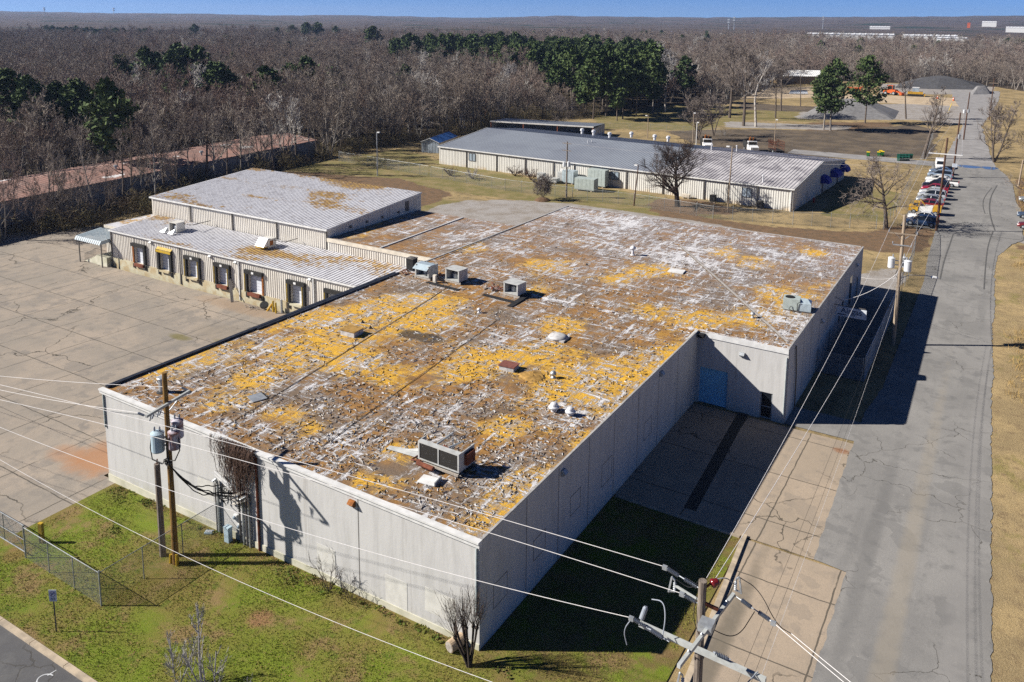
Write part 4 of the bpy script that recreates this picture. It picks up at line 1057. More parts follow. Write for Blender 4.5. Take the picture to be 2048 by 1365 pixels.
# ---- flat-roofed link
CX0, CX1, CY0, CY1, CZ = -68.2, -52.15, 70.35, 88.1, 5.9
lk = thing('link_building', 'flat-roofed cream link building with peeling roof, between the storage bay and the warehouse', 'link building', (-60, 79, -.5))
mb = MB(); ribwall(mb, (CX0+.1, CY0), (CX1, CY0), 3.9, CZ-.3, (0, -1), .34, .06); mb.build('front_wall', M['clad'], lk, True)
mb = MB(); mb.box(CX0+.02, CY0+.1, 5.6, CX1, CY1, CZ); mb.build('roof', M['roof'], lk, True)
mb = MB(); ribwall(mb, (CX1, CY1), (CX0, CY1), -.8, CZ-.3, (0, 1), .34, .05); mb.build('rear_wall', M['clad'], lk, True)
mb = MB(); mb.box(CX0+.08, CY0-.14, CZ-.32, CX1-.004, CY0+.09, CZ+.09); mb.build('roof_trim', M['fascia_cream'], lk, True)
mb = MB(); mb.bar((-60.2, CY0+.2, CZ+.05), (-60.6, CY1-.3, CZ+.05), .22, .12); mb.build('roof_seam', M['flake_w'], lk, True)

# ================================================================ back metal building (slightly turned)
th = math.radians(-3.1); bo = V((-107.4, 146.4, 0)); ex = V((math.cos(th), math.sin(th), 0)); ey = V((-math.sin(th), math.cos(th), 0))
BL, BW, BZ, BR = 77.3, 36.5, 3.9, 6.1
bb = thing('metal_works', 'long low tan metal building with a grey ribbed gable roof and blue door awnings', 'metal building', (bo + ex*BL/2 + ey*BW/2)[:])
def bw(s, t, z): p = bo + ex*s + ey*t; return V((p.x, p.y, z))
cut = 52.5
mb = MB(); ribwall(mb, bw(0, 0, 0), bw(BL, 0, 0), -.4, BZ-.1, -ey, .42, .05); mb.build('front_wall', M['clad_tan'], bb, True)
gz = lambda t: BZ-.1 + (BR-BZ)*(1-abs(2*t-1))
mb = MB(); ribwall(mb, bw(BL, .01, 0), bw(BL, BW, 0), -.4, 0, ex, .42, .05, gz); mb.build('gable_wall', M['clad_tan'], bb, True)
mb = MB(); ribwall(mb, bw(0, BW, 0), bw(0, .01, 0), -.4, 0, -ex, .42, .05, gz); ribwall(mb, bw(BL, BW, 0), bw(0, BW, 0), -.4, BZ-.1, ey, .42, .05); mb.build('rear_wall', M['clad_tan'], bb, True)
for (s0, s1, m) in ((-.2, cut, 'roof_grey'), (cut+.02, BL+.2, 'roof_chalk')):
    mb = MB(); dz = 0 if m == 'roof_grey' else .04
    ribroof(mb, bw(s0, -.3, BZ+dz), bw(s1, -.3, BZ+dz), bw(s1, BW/2, BR+dz), bw(s0, BW/2, BR+dz), .62, .04 if dz == 0 else .07); ribroof(mb, bw(s1, BW+.3, BZ+dz), bw(s0, BW+.3, BZ+dz), bw(s0, BW/2, BR+dz), bw(s1, BW/2, BR+dz), .62, .07)
    o = mb.build('roof', M[m], bb, True); o['label'] = 'blue-grey ribbed roof' if dz == 0 else 'chalky white ribbed roof at the road end'
mb = MB(); mb.bar(bw(-.2, -.36, BZ-.08), bw(BL+.2, -.36, BZ-.08), .16, .2); mb.bar(bw(BL+.14, -.3, BZ-.02), bw(BL+.14, BW/2, BR-.02), .1, .22); mb.bar(bw(BL+.14, BW+.3, BZ-.02), bw(BL+.14, BW/2, BR-.02), .1, .22); mb.bar(bw(-.14, -.3, BZ-.02), bw(-.14, BW/2, BR-.02), .1, .22); mb.build('roof_trim', M['fascia'], bb, True)
for s in (7.6, 15.6, 22.9, 29.7, 34.5, 38.2, 46, 53.5, 61.5, 65.9, 71.2, 76.9):
    mb = MB(); a = bw(s, -.13, -.2); b = bw(s, -.13, BZ-.2); mb.bar(a, b, .16, .14, ex); mb.build('downspout', M['conduit_dark'] if s < 75 else M['fascia'], bb, True)
for s, z0 in ((8.3, 1.6), (42.6, 1.5), (68.4, 1.5)):
    mb = MB(); a = bw(s, -.075, z0); b = bw(s+1.7, -.075, z0); mb.quad(a, b, b+V((0,0,1.6)), a+V((0,0,1.6))); w = mb.build('window', M['glass_pale'], bb, True)
    mb = MB()
    for (p, q) in ((a, b), (b, b+V((0,0,1.6))), (b+V((0,0,1.6)), a+V((0,0,1.6))), (a+V((0,0,1.6)), a), ((a+b)/2, (a+b)/2+V((0,0,1.6)))): mb.bar(p-ey*.03, q-ey*.03, .09, .06)
    o = mb.build('frame', M['conduit_dark'], bb, True); o.parent = w
for s in (31.2,): mb = MB(); a = bw(s, -.08, 0); b = bw(s+1.3, -.08, 0); mb.quad(a, b, b+V((0,0,2.4)), a+V((0,0,2.4))); mb.build('door', M['white'], bb, True)
for t in (8.5, 18.5, 30.0): mb = MB(); a = bw(BL+.075, t, 0); b = bw(BL+.075, t+1.1, 0); mb.quad(a, b, b+V((0,0,2.1)), a+V((0,0,2.1))); mb.build('door', M['conduit_dark'] if t > 10 else M['jamb'], bb, True)
for t, w_, z in ((17.4, 2.4, 2.2), (24.6, 3.6, 2.3), (32.4, 2.6, 2.2)):
    mb = MB(); n = 9; pr = []
    for i in range(n+1):
        a = PI/2*i/n; pr.append((.08+1.5*math.sin(a)*1.0, z+1.35*math.cos(a)-.1))
    for (o0, z0), (o1, z1) in zip(pr, pr[1:]):
        mb.quad(bw(BL+o0, t, z0), bw(BL+o1, t, z1), bw(BL+o1, t+w_, z1), bw(BL+o0, t+w_, z0))
    for tt in (t, t+w_): mb.poly([bw(BL+.08, tt, z-.1)] + [bw(BL+o_, tt, z_) for o_, z_ in pr])
    mb.build('awning', M['awning'], bb, True)
# ================================================================ red-roofed shed row in the woods, blue shed, carport, far white building
rr_ = thing('red_roofed_shed', 'very long low shed with a rusty red metal roof at the edge of the woods', 'shed', (-134, 95, 0))
p0, p1 = V((-128.2, 48, 0)), V((-136.3, 138, 0)); dd_ = (p1-p0).normalized(); nn_ = V((-dd_.y, dd_.x, 0))
def rw_(s, t, z): p = p0 + dd_*s + nn_*t; return V((p.x, p.y, z))
LR = (p1-p0).length; mb = MB(); ribroof(mb, rw_(0, -.4, 3.9), rw_(LR, -.4, 3.9), rw_(LR, 8, 4.9), rw_(0, 8, 4.9), .7, .06); ribroof(mb, rw_(LR, 16, 3.9), rw_(0, 16, 3.9), rw_(0, 8, 4.9), rw_(LR, 8, 4.9), .7, .06); mb.build('roof', M['roof_red'], rr_, True)
mb = MB(); ribwall(mb, rw_(0, 0, 0), rw_(LR, 0, 0), -1.2, 3.85, -nn_, .45, .05); ribwall(mb, rw_(LR, 0.01, 0), rw_(LR, 15.6, 0), -1.2, 3.8, dd_, .45, .05); ribwall(mb, rw_(LR, 15.6, 0), rw_(0, 15.6, 0), -1.2, 3.85, nn_, .45, .05); mb.build('wall', simple('grey_blue_cladding', (.17, .19, .23), .5, .3, 1), rr_, True)
for s, t in ((14, 3), (18, 4.5), (41, 5), (60, 4)):
    mb = MB(); c = rw_(s, t, 4.2); mb.lathe([(.18, 0), (.18, .7), (.42, .75), (.36, 1.05), (.02, 1.15)], c, 10); mb.build('roof_vent', M['galv'], rr_, True)
sh = thing('blue_roofed_shed', 'small silver-clad shed with a dark blue gable roof left of the tan building', 'shed', (-119.5, 163, 0), math.radians(14))
mb = MB(); ribwall(mb, (-2.2, -6), (2.2, -6), -.3, 0, (0, -1), .4, .04, lambda t: 2.6+.9*(1-abs(2*t-1))); mb.build('gable_wall', M['silver_wall'], sh)
mb = MB(); ribwall(mb, (2.2, -5.99), (2.2, 6), -.3, 2.6, (1, 0), .4, .04); ribwall(mb, (-2.2, 6), (-2.2, -5.99), -.3, 2.6, (-1, 0), .4, .04); ribwall(mb, (2.2, 6), (-2.2, 6), -.3, 0, (0, 1), .4, .04, lambda t: 2.6+.9*(1-abs(2*t-1))); mb.build('wall', M['lumber'], sh)
mb = MB(); ribroof(mb, (2.5, -6.3, 2.5), (2.5, 6.3, 2.5), (0, 6.3, 3.55), (0, -6.3, 3.55), .5, .05); ribroof(mb, (-2.5, 6.3, 2.5), (-2.5, -6.3, 2.5), (0, -6.3, 3.55), (0, 6.3, 3.55), .5, .05); mb.build('roof', M['blue_shed'], sh)
mb = MB(); mb.bar((2.5, -6.34, 2.5), (0, -6.34, 3.55), .12, .08); mb.bar((-2.5, -6.34, 2.5), (0, -6.34, 3.55), .12, .08); mb.build('roof_trim', M['white'], sh)
ca = V((-124.3, 193.5, 0)); cb = V((-95, 199, 0)); cd = (cb-ca).normalized(); cn = V((-cd.y, cd.x, 0)); CL = (cb-ca).length
cp = thing('open_storage_shed', 'open-fronted storage shed with a pale sloping roof behind the tan building', 'open shed', ((ca+cb)/2 + cn*5)[:])
def cw(s, t, z): p = ca + cd*s + cn*t; return V((p.x, p.y, z))
mb = MB(); ribroof(mb, cw(0, 0, 3.6), cw(CL, 0, 3.6), cw(CL, 12, 3.0), cw(0, 12, 3.0), .6, .05); mb.build('roof', M['roof_grey'], cp, True)
mb = MB(); mb.bar(cw(0, -.05, 3.45), cw(CL, -.05, 3.45), .12, .35); mb.build('roof_trim', M['fascia'], cp, True)
mb = MB(); ribwall(mb, cw(CL, 0, 0), cw(CL, 12, 0), -.3, 3.0, cd, .5, .04); ribwall(mb, cw(CL, 11.9, 0), cw(0, 11.9, 0), -.3, 2.95, cn, .5, .04); ribwall(mb, cw(0, 12, 0), cw(0, 0, 0), -.3, 3.0, -cd, .5, .04); mb.build('wall', M['silver_wall'], cp, True)
for s in (.2, CL*.33, CL*.66, CL-.2): mb = MB(); mb.bar(cw(s, .1, -.2), cw(s, .1, 3.3), .25, .25); mb.build('post', M['rust'], cp, True)
wb_ = thing('white_roofed_building', 'low building with a white metal roof at the far edge of the gravel field', 'building', (-96, 447, 0), math.radians(28))
mb = MB(); ribroof(mb, (-14, -9, 4), (14, -9, 4), (14, 0, 6.6), (-14, 0, 6.6), 1, .08); ribroof(mb, (14, 9, 4), (-14, 9, 4), (-14, 0, 6.6), (14, 0, 6.6), 1, .08); mb.build('roof', M['white'], wb_)
mb = MB(); mb.box(-13.6, -8.6, -.3, 13.6, 8.6, 3.9); mb.build('wall', M['brown_door'], wb_)
def soft(pts, n=3):
    pts = [V(p) for p in pts]
    for _ in range(n):
        out = [pts[0]]
        for a, b in zip(pts, pts[1:]): out += [a.lerp(b, .25), a.lerp(b, .75)]
        pts = out + [pts[-1]]
    return pts
def RP(x, y): return V((x, y, rz_(x, y)))
# ---------------------------------------------------------------- rooftop equipment
# big twin-coil condenser near the front edge
t = thing('condenser_unit', 'large twin-coil condenser with rusty control box near the front roof edge', 'condenser', RP(-26.4, 36.5)[:], math.radians(-1))
mb = MB(); L = 2.95; D = 1.55; z0, z1 = .28, 1.42
mb.box(-L/2, -D/2, z0, -L/2+.1, -D/2+.3, z1); mb.box(L/2-.1, -D/2, z0, L/2, -D/2+.3, z1); mb.box(-L/2+.1, -D/2, z1-.1, L/2-.1, -D/2+.3, z1); mb.box(-L/2+.1, -D/2, z0, L/2-.1, -D/2+.3, z0+.08); mb.box(-.04, -D/2, z0+.08, .04, -D/2+.1, z1-.1)
mb.box(L/2-.06, -D/2+.3, z0, L/2, D/2, z1-.02); mb.box(-L/2, -D/2+.3, z0+.2, -L/2+.05, -D/2+.75, z1)
mb.box(-L/2+.1, -D/2+.3, z0-.05, L/2-.06, D/2, z0+.02); mb.build('casing', M['acgrey'], t)
for s in (-1, 1): mb = MB(); x0, x1 = sorted((s*.04, s*(L/2-.1))); mb.box(x0, -D/2+.03, z0+.08, x1, -D/2+.26, z1-.1); mb.build('coil', M['coil'], t)
mb = MB(); mb.box(L/2, -.25, .55, L/2+.22, .55, 1.25); mb.build('control_box', M['rust'], t)
mb = MB(); mb.bar((-L/2, -D/2-.05, .16), (L/2, -D/2-.05, .16), .12, .12); mb.bar((-L/2, D/2, .16), (L/2, D/2, .16), .12, .12)
for x in (-1.2, 1.2): mb.bar((x, -D/2, .06), (x, D/2, .06), .12, .12)
mb.build('skid', M['lumber'], t)
mb = MB(); mb.tube([(-1.2, -D/2-.4, .3), (0, -D/2-.45, .3)], .14, 8); mb.tube([(-1.9, -.3, .1), (-1.9, -D/2-.1, .12), (-1.2, -D/2-.1, .3)], .05, 6); mb.tube([(-.8, .1, .5), (-.2, .1, 1.1), (.4, .15, .9)], .05, 6); mb.build('pipework', M['rust'], t)
mb = MB(); mb.bar((-.3, -.5, z1), (.1, .55, z1+.35), .06, .1); mb.bar((.1, .55, z1+.35), (.35, .2, .6), .05, .05); mb.bar((.5, -.4, z1-.02), (.9, .5, z1+.1), .05, .1); mb.build('broken_frame', M['galv'], t)
t = thing('sheet_metal_offcut', 'bent strip of sheet metal lying left of the twin-coil condenser', 'sheet metal', RP(-28.9, 36.4)[:], .1, None)
mb = MB(); mb.quad((-1.6, -.3, .05), (1.2, -.4, .06), (1.2, .25, .22), (-1.6, .05, .08)); mb.quad((-.5, -.05, .12), (1.3, .12, .25), (1.25, .4, .5), (-.2, .1, .18)); mb.build('sheet', M['acgrey'], t)
t = thing('sheet_metal_cover', 'square sheet metal cover lying in front of the twin-coil condenser', 'sheet metal', RP(-26.2, 34.55)[:], .15)
mb = MB(); mb.box(-.55, -.42, .03, .55, .42, .07); mb.build('sheet', M['white'], t); mb = MB(); mb.box(.56, -.42, .03, .62, .42, .26); mb.build('flange', M['galv'], t)
# row of three open condensers and a black one at the inner corner
def open_unit(name, label, x, y, w, d, h, rz, hood=False):
    t = thing(name, label, 'condenser', RP(x, y)[:], rz)
    mb = MB(); z0 = .25
    mb.box(-w/2, -d/2, z0, -w/2+.14, d/2, h); mb.box(w/2-.14, -d/2, z0, w/2, d/2, h); mb.box(-w/2+.14, d/2-.06, z0, w/2-.14, d/2, h-.06) ; mb.box(-w/2+.14, -d/2, z0, w/2-.14, d/2-.06, z0+.08)
    mb.build('casing', M['acgrey'], t)
    mb = MB()
    if hood:
        mb.quad((-w/2-.05, -d/2-.35, h-.35), (w/2+.02, -d/2-.35, h-.35), (w/2+.02, -d/2+.3, h+.06), (-w/2-.05, -d/2+.3, h+.06)); mb.box(-w/2-.02, -d/2+.3, h, w/2+.02, d/2*.4, h+.06); mb.build('hood', M['hood_blue'], t)
    else: mb.box(-w/2-.03, -d/2-.05, h, w/2+.03, d/2+.03, h+.06); mb.build('lid', M['acgrey'], t)
    mb = MB(); mb.lathe([(.24, .33), (.26, .5), (.26, .8), (.1, .98)], (-.2, .1, 0), 12); mb.tube([(.1, 0, .35), (.25, -.1, .8), (.4, 0, .9), (.42, .1, .4)], .04, 6); mb.lathe([(.12, .35), (.12, .75)], (.38, .2, 0), 8); mb.build('compressor', M['galv'], t)
    mb = MB(); mb.box(-w/2+.14, d/2-.16, z0+.08, w/2-.14, d/2-.07, h-.06); mb.build('coil', M['dark'], t)
    mb = MB()
    for yy in (-d/2+.1, d/2-.1): mb.bar((-w/2-.15, yy, .13), (w/2+.15, yy, .13), .12, .22)
    mb.build('skid', M['lumber'], t); return t
t = thing('black_condenser', 'small square black condenser beside the link building wall', 'condenser', RP(-51.4, 65.2)[:], .05)
mb = MB(); mb.box(-.42, -.42, .1, .42, .42, 1.25); mb.build('casing', M['tarp'], t); mb = MB(); mb.box(-.45, -.45, 1.25, .45, .45, 1.31); mb.lathe([(.33, 1.31), (.3, 1.36), (.05, 1.38)], (0,0,0), 14); mb.build('lid', M['conduit_dark'], t)
open_unit('open_condenser', 'stripped condenser with a pale blue lifted hood, second in the roof row', -48.6, 64.0, 1.75, 1.5, 1.42, math.radians(-3), True)
open_unit('open_condenser', 'stripped grey condenser in the middle of the roof row', -45.3, 64.5, 1.75, 1.35, 1.36, math.radians(-5))
open_unit('open_condenser', 'stripped grey condenser at the right end of the roof row, beside black membrane', -38.4, 64.2, 1.65, 1.35, 1.26, math.radians(-5))
t = thing('junction_box', 'small beige electrical box on the roof between two stripped condensers', 'electrical box', RP(-46.9, 63.1)[:])
mb = MB(); mb.box(-.17, -.14, 0, .17, .14, .8); mb.build('box', M['fascia_cream'], t); mb = MB(); mb.box(-.15, -.16, .2, .15, -.143, .75); mb.build('door', M['jamb'], t)
def pipetangle(label, x, y, n, seed):
    t = thing('pipe_tangle', label, 'scrap pipe', RP(x, y)[:]); q = random.Random(seed); mb = MB()
    for _ in range(n):
        a = V((q.uniform(-.9, .9), q.uniform(-.5, .5), q.uniform(.06, .2))); b = a + V((q.uniform(-.8, .8), q.uniform(-.4, .4), q.uniform(-.02, .35))); mb.tube([a, (a+b)/2+V((0,0,q.uniform(0,.2))), b], q.uniform(.03, .06), 6)
    mb.build('pipe', M['rust'], t); mb = MB()
    for _ in range(3): xx = q.uniform(-.8, .8); mb.bar((xx, -.3, .06), (xx+.1, .3, .06), .09, .1)
    mb.build('support_block', M['lumber'], t)
pipetangle('rusty pipe tangle between the black and blue-hooded condensers', -50.2, 63.6, 9, 1)
pipetangle('rusty pipe tangle between the two right-hand stripped condensers', -41.0, 64.2, 10, 2)
pipetangle('rusty pipe scraps right of the blue-hooded condenser', -46.9, 64.8, 6, 3)
# rooftop package unit at the road side corner
t = thing('rooftop_package_unit', 'pale green packaged air conditioner with round fan at the road edge of the rear roof', 'air conditioner', RP(-14.95, 74.6)[:], math.radians(8))
mb = MB(); mb.box(-1.15, -.62, .12, .3, .62, 1.12); mb.build('casing', M['acgreen'], t)
mb = MB(); mb.lathe([(.42, 1.125), (.42, 1.15), (.36, 1.15), (.36, 1.13)], (-.6, 0, 0), 20); mb.build('fan_guard', M['dark'], t)
mb = MB(); mb.box(.31, -.62, .12, 1.25, .62, .85); n0 = len(mb.v); mb.poly([(.31, -.62, .85), (1.25, -.62, .85), (.9, 0, 1.15), (.31, 0, 1.15)]); mb.poly([(1.25, .62, .85), (.31, .62, .85), (.31, 0, 1.15), (.9, 0, 1.15)]); mb.poly([(1.25, -.62, .85), (1.25, .62, .85), (.9, 0, 1.15)]); mb.build('duct_hood', M['hood_blue'], t)
mb = MB(); mb.tube([(.1, -.66, .15), (.1, -.7, .8), (.28, -.7, .95)], .03, 5); mb.tube([(-.4, -.66, .5), (-.6, -.8, .3), (-.3, -.85, .06), (.4, -.85, .05)], .03, 5); mb.build('cable', M['cable'], t)
mb = MB(); mb.box(-1.1, -.55, 0, 1.2, .55, .12); mb.build('skid', M['lumber'], t)
# vents, hatches
t = thing('vent_stack', 'tall galvanised vent stack with a flat cap at the left front roof corner', 'roof vent', RP(-48.3, 33.5)[:])
mb = MB(); mb.lathe([(.24, 0), (.24, .98)], (0,0,0), 18); mb.build('pipe', M['galv'], t); mb = MB(); mb.lathe([(.33, .98), (.34, 1.06), (.3, 1.1), (.02, 1.14)], (0,0,0), 18); mb.build('cap', M['galv'], t); mb = MB(); mb.lathe([(.42, 0), (.40, .05), (.26, .12)], (0,0,0), 16); mb.build('flashing', M['tarp'], t)
def mushroom(label, x, y, s):
    t = thing('mushroom_vent', label, 'roof vent', RP(x, y)[:]); mb = MB(); mb.lathe([(.26*s, 0), (.26*s, .3*s), (.3*s, .36*s)], (0,0,0), 16); mb.build('base', M['pipe_white'], t)
    mb = MB(); mb.lathe([(.44*s, .30*s), (.46*s, .40*s), (.40*s, .47*s), (.30*s, .49*s), (.31*s, .56*s), (.29*s, .66*s), (.18*s, .75*s), (.02, .78*s)], (0,0,0), 18); mb.build('cap', M['pipe_white'], t, smooth=True)
mushroom('white two-tier mushroom vent, left one of the pair on the front roof', -24.2, 45.7, .82); mushroom('white two-tier mushroom vent, right one of the pair nearest the road-side edge', -23.0, 45.75, .78)
t = thing('dome_skylight', 'low white dome on a square kerb on the front roof', 'skylight', RP(-29.9, 56.9)[:], .1)
mb = MB(); mb.box(-.8, -.7, 0, .8, .7, .14); mb.build('base', M['flake_w'], t); mb = MB(); mb.lathe([(.8, .14), (.76, .22), (.58, .32), (.3, .38), (.02, .4)], (0,0,0), 20); o = mb.build('dome', M['flake_w'], t, smooth=True)
t = thing('roof_hatch', 'low box hatch with yellow peeling lid on the left part of the front roof', 'roof hatch', RP(-44.6, 48.6)[:], .05)
mb = MB(); mb.box(-.72, -.6, 0, .68, .6, .42); mb.build('kerb', M['flake_w'], t); mb = MB(); mb.box(-.76, -.64, .42, .72, .64, .48); mb.build('lid', M['flake_y'], t)
t = thing('roof_hatch', 'low box hatch with a red-brown lid on the front roof', 'roof hatch', RP(-30.2, 49.75)[:], .08)
mb = MB(); mb.box(-.6, -.45, 0, .6, .45, .33); mb.build('kerb', M['flake_w'], t); mb = MB(); mb.box(-.66, -.5, .33, .66, .5, .40); mb.build('lid', M['redbrown'], t)
t = thing('roof_patch_mound', 'yellow foamed-over mound beside the red-brown roof hatch', 'roof mound', RP(-28.1, 49.6)[:])
mb = MB(); q = random.Random(4); n = 14; rings = []
for (r, z) in ((1.1, 0), (.9, .09), (.6, .15), (.2, .18)): rings.append([(r*math.cos(2*PI*i/n)*(1+.12*math.sin(5*i)), .75*r*math.sin(2*PI*i/n), z+q.uniform(-.03, .03)) for i in range(n)])
for a, b in zip(rings, rings[1:]):
    for i in range(n): mb.quad(a[i], a[(i+1) % n], b[(i+1) % n], b[i])
mb.poly(rings[-1]); mb.build('mound', M['flake_y'], t)
t = thing('roof_plate', 'grey metal cover plate lying on the front left part of the roof', 'cover plate', RP(-42.2, 36.4)[:], -.35)
mb = MB(); mb.box(-.55, -.5, .02, .55, .5, .07); mb.build('plate', M['galv'], t); mb = MB(); mb.box(-.6, .5, .02, .6, .55, .11); mb.build('flange', M['tarp'], t)
t = thing('roof_plate', 'pale square cover plate on the rear roof beside the ridge seam', 'cover plate', RP(-28.1, 79.6)[:], .1)
mb = MB(); mb.box(-.8, -.6, .02, .8, .6, .12); mb.build('plate', M['white'], t); mb = MB(); mb.box(-.85, -.66, .0, .85, .66, .04); mb.build('flashing', M['flake_g'], t)
def pipe_vent(label, x, y, h, r=.09, cap=True, mat='pipe_white'):
    t = thing('pipe_vent', label, 'pipe vent', RP(x, y)[:]); mb = MB(); mb.lathe([(r*2, 0), (r*1.9, .05), (r, .14), (r, h)], (0,0,0), 10); mb.build('pipe', M[mat], t)
    if cap: mb = MB(); mb.lathe([(r*2.3, h), (r*2.4, h+r), (r*1.2, h+r*2.4), (.01, h+r*2.6)], (0,0,0), 12); mb.build('cap', M[mat], t, smooth=True)
pipe_vent('white capped pipe vent standing alone on the rear roof', -34.4, 82.9, .72, .14)
pipe_vent('short black pipe stub above the yellow-lidded hatch', -45.6, 51.0, .22, .07, False, 'tarp'); pipe_vent('short dark pipe stub in a white patch left of the soot stain', -44.2, 50.4, .2, .07, False, 'tarp')
pipe_vent('short white pipe stub near the right-hand stripped condenser', -38.6, 58.4, .25, .08, True); pipe_vent('squat grey pipe stub beside the lower end of the ridge seam', -17.7, 70.2, .3, .09, True, 'galv'); pipe_vent('dark pipe stub on the rear roof near the white capped vent', -36.9, 76.5, .2, .07, False, 'tarp')
pipe_vent('small grey pipe stub right of the foamed-over mound', -26.7, 50.2, .28, .1, True, 'galv')
# dock roof coolers
t = thing('dock_roof_cooler', 'open box air cooler with its hood panels fallen in front, on the dock roof', 'air cooler', (-91.2, 66.8, 4.3), 0)
mb = MB(); mb.box(-.75, -.6, 0, -.66, .7, 1.2); mb.box(.66, -.6, 0, .75, .7, 1.2); mb.box(-.66, .62, 0, .66, .7, 1.2); mb.box(-.75, -.6, 1.2, .75, .7, 1.26); mb.box(-.66, -.6, 0, .66, .62, .08); mb.build('casing', M['acwhite'], t)
mb = MB(); mb.lathe([(.3, 0), (.34, .12), (.34, .3), (.2, .36)], (0, .1, .5), 12, (0, -1, 0)); mb.bar((-.5, .2, .2), (.5, .2, .2), .1, .1); mb.build('fan', M['galv'], t)
mb = MB()
for x in (-1.5, .1): mb.poly([(x, -1.5, .05), (x+.9, -1.5, .05), (x+.9, -.75, .12), (x+.9, -1.0, .65)]); mb.poly([(x, -1.5, .05), (x+.9, -.75, .12), (x+.9, -1.0, .65)])
mb.build('fallen_panel', M['galv'], t)
mb = MB(); mb.tube([(.7, .5, 1.0), (2.2, .6, 1.0), (2.3, 3.4, 1.0)], .05, 5); mb.build('pipework', M['conduit_dark'], t)
t = thing('dock_roof_cooler', 'white hooded air cooler on the dock roof near the tall bay downspout', 'air cooler', (-75.6, 67.6, 4.35), 0)
mb = MB(); mb.box(-.7, -.4, .1, .8, .9, 1.15); mb.build('casing', M['acwhite'], t); mb = MB(); mb.quad((-.75, -1.05, .35), (.72, -1.05, .35), (.72, -.35, 1.22), (-.75, -.35, 1.22)); mb.quad((-.75, -.35, 1.22), (.72, -.35, 1.22), (.72, .1, 1.22), (-.75, .1, 1.22)); mb.poly([(.72, -1.05, .35), (.72, -.4, .3), (.72, -.35, 1.22)]); mb.build('hood', M['white_clean'], t)
mb = MB(); mb.box(-.7, -1.02, .2, .7, -.4, .3); mb.build('drip_tray', M['yellow'], t); mb = MB(); mb.box(.802, -.1, .35, .83, .4, .95); mb.build('inlet', M['rust_orange'], t)
mb = MB(); mb.tube([(.8, .6, .9), (2.6, .7, .9), (2.6, 2.6, .9)], .05, 5); mb.build('pipework', M['conduit_dark'], t)

# ---------------------------------------------------------------- wall lights
def wall_light(label, p, out, mat='galv', lens='glass_pale'):
    t = thing('wall_light', label, 'wall light', p, math.atan2(out[1], out[0])+PI/2); mb = MB(); mb.box(-.2, -.12, -.16, .2, 0, .2); mb.quad((-.2, -.3, .02), (.2, -.3, .02), (.2, -.12, .2), (-.2, -.12, .2)); mb.poly([(-.2, -.12, .2), (-.2, -.12, -.1), (-.2, -.3, .02)]); mb.poly([(.2, -.12, -.1), (.2, -.12, .2), (.2, -.3, .02)]); mb.build('housing', M[mat], t)
    mb = MB(); mb.quad((-.18, -.29, .0), (.18, -.29, .0), (.18, -.13, -.14), (-.18, -.13, -.14)); mb.build('lens', M[lens], t)
wall_light('amber wall light high on the sunny front wall', (-29.15, Y0-.01, 5.45), (0, -1), 'rust_orange', 'yellow')
wall_light('grey wall light on the shaded side wall nearest the front corner', (AX1+.01, 40.4, 5.5), (1, 0))
wall_light('grey wall light on the shaded side wall nearest the recessed facade', (AX1+.01, 56.2, 5.7), (1, 0))
wall_light('grey wall light above the recessed facade door', (-16.95, YM-.01, 5.05), (0, -1))
wall_light('wall light on the road elevation just past the recessed corner', (BX1+.01, 77.7, 4.5), (1, 0)); wall_light('wall light on the road elevation near the rear corner', (BX1+.01, 96.8, 5.0), (1, 0))
for k, (x, where) in enumerate(((-91.7, 'between the first and second dock doors'), (-75.9, 'between the fourth and fifth dock doors'), (-64.0, 'right of the sixth dock door'), (-80.4, 'left of the fourth dock door'))): wall_light('small white lamp under the dock eave '+where, (x, DY-.05, 3.5), (0, -1), 'white')

# ---------------------------------------------------------------- yard clutter at the dock
t = thing('leaning_plank', 'long weathered plank leaning against the wall between the fourth and fifth dock doors', 'plank', (-75.6, 62.2, -.95))
mb = MB(); mb.bar((0, 0, 0), (-1.35, .95, 2.3), .34, .12); mb.build('plank', M['lumber'], t)
def bollard(label, x, y, h, mat, lean=(0, 0), r=.11, z=None, group=None):
    t = thing('bollard', label, 'bollard', (x, y, zg(x, y) if z is None else z), 0, group); mb = MB(); mb.tube([(0, 0, -.1), (lean[0], lean[1], h)], r, 12); mb.build('post', M[mat], t); mb = MB(); mb.lathe([(r, 0), (r*.8, r*.5), (.01, r*.7)], (lean[0], lean[1], h), 12); mb.build('cap', M[mat], t, smooth=True)
bollard('upright yellow bollard with dark base by the sixth dock door', -69.15, 62.5, 1.25, 'yellow'); bollard('second yellow bollard tight beside the upright one', -68.55, 62.35, 1.2, 'yellow'); bollard('fallen orange bollard leaning against its yellow neighbour', -70.0, 62.3, .85, 'machine_yellow', (.55, .3)); bollard('plain grey post against the dock plinth behind the yellow bollards', -68.2, 62.9, 1.5, 'galv', (0, 0), .13)
t = thing('tyre', 'old black tyre leaning by the yellow bollards', 'tyre', (-70.7, 62.6, -.85)); mb = MB(); mb.lathe([(.26, -.12), (.46, -.12), (.5, 0), (.46, .12), (.26, .12)], (0, 0, .35), 18, (.35, -.5, .8)); mb.build('tread', M['black'], t)
t = thing('debris_heap', 'small heap of sticks and rubbish below the fifth dock door', 'debris', (-72, 62.1, -.97)); mb = MB(); q = random.Random(9)
for _ in range(50): a = V((q.gauss(0, .6), q.gauss(0, .25), .03)); mb.bar(a, a+V((q.uniform(-.4, .4), q.uniform(-.2, .2), q.uniform(0, .22))), .03, .03)
mb.build('sticks', M['lumber'], t)

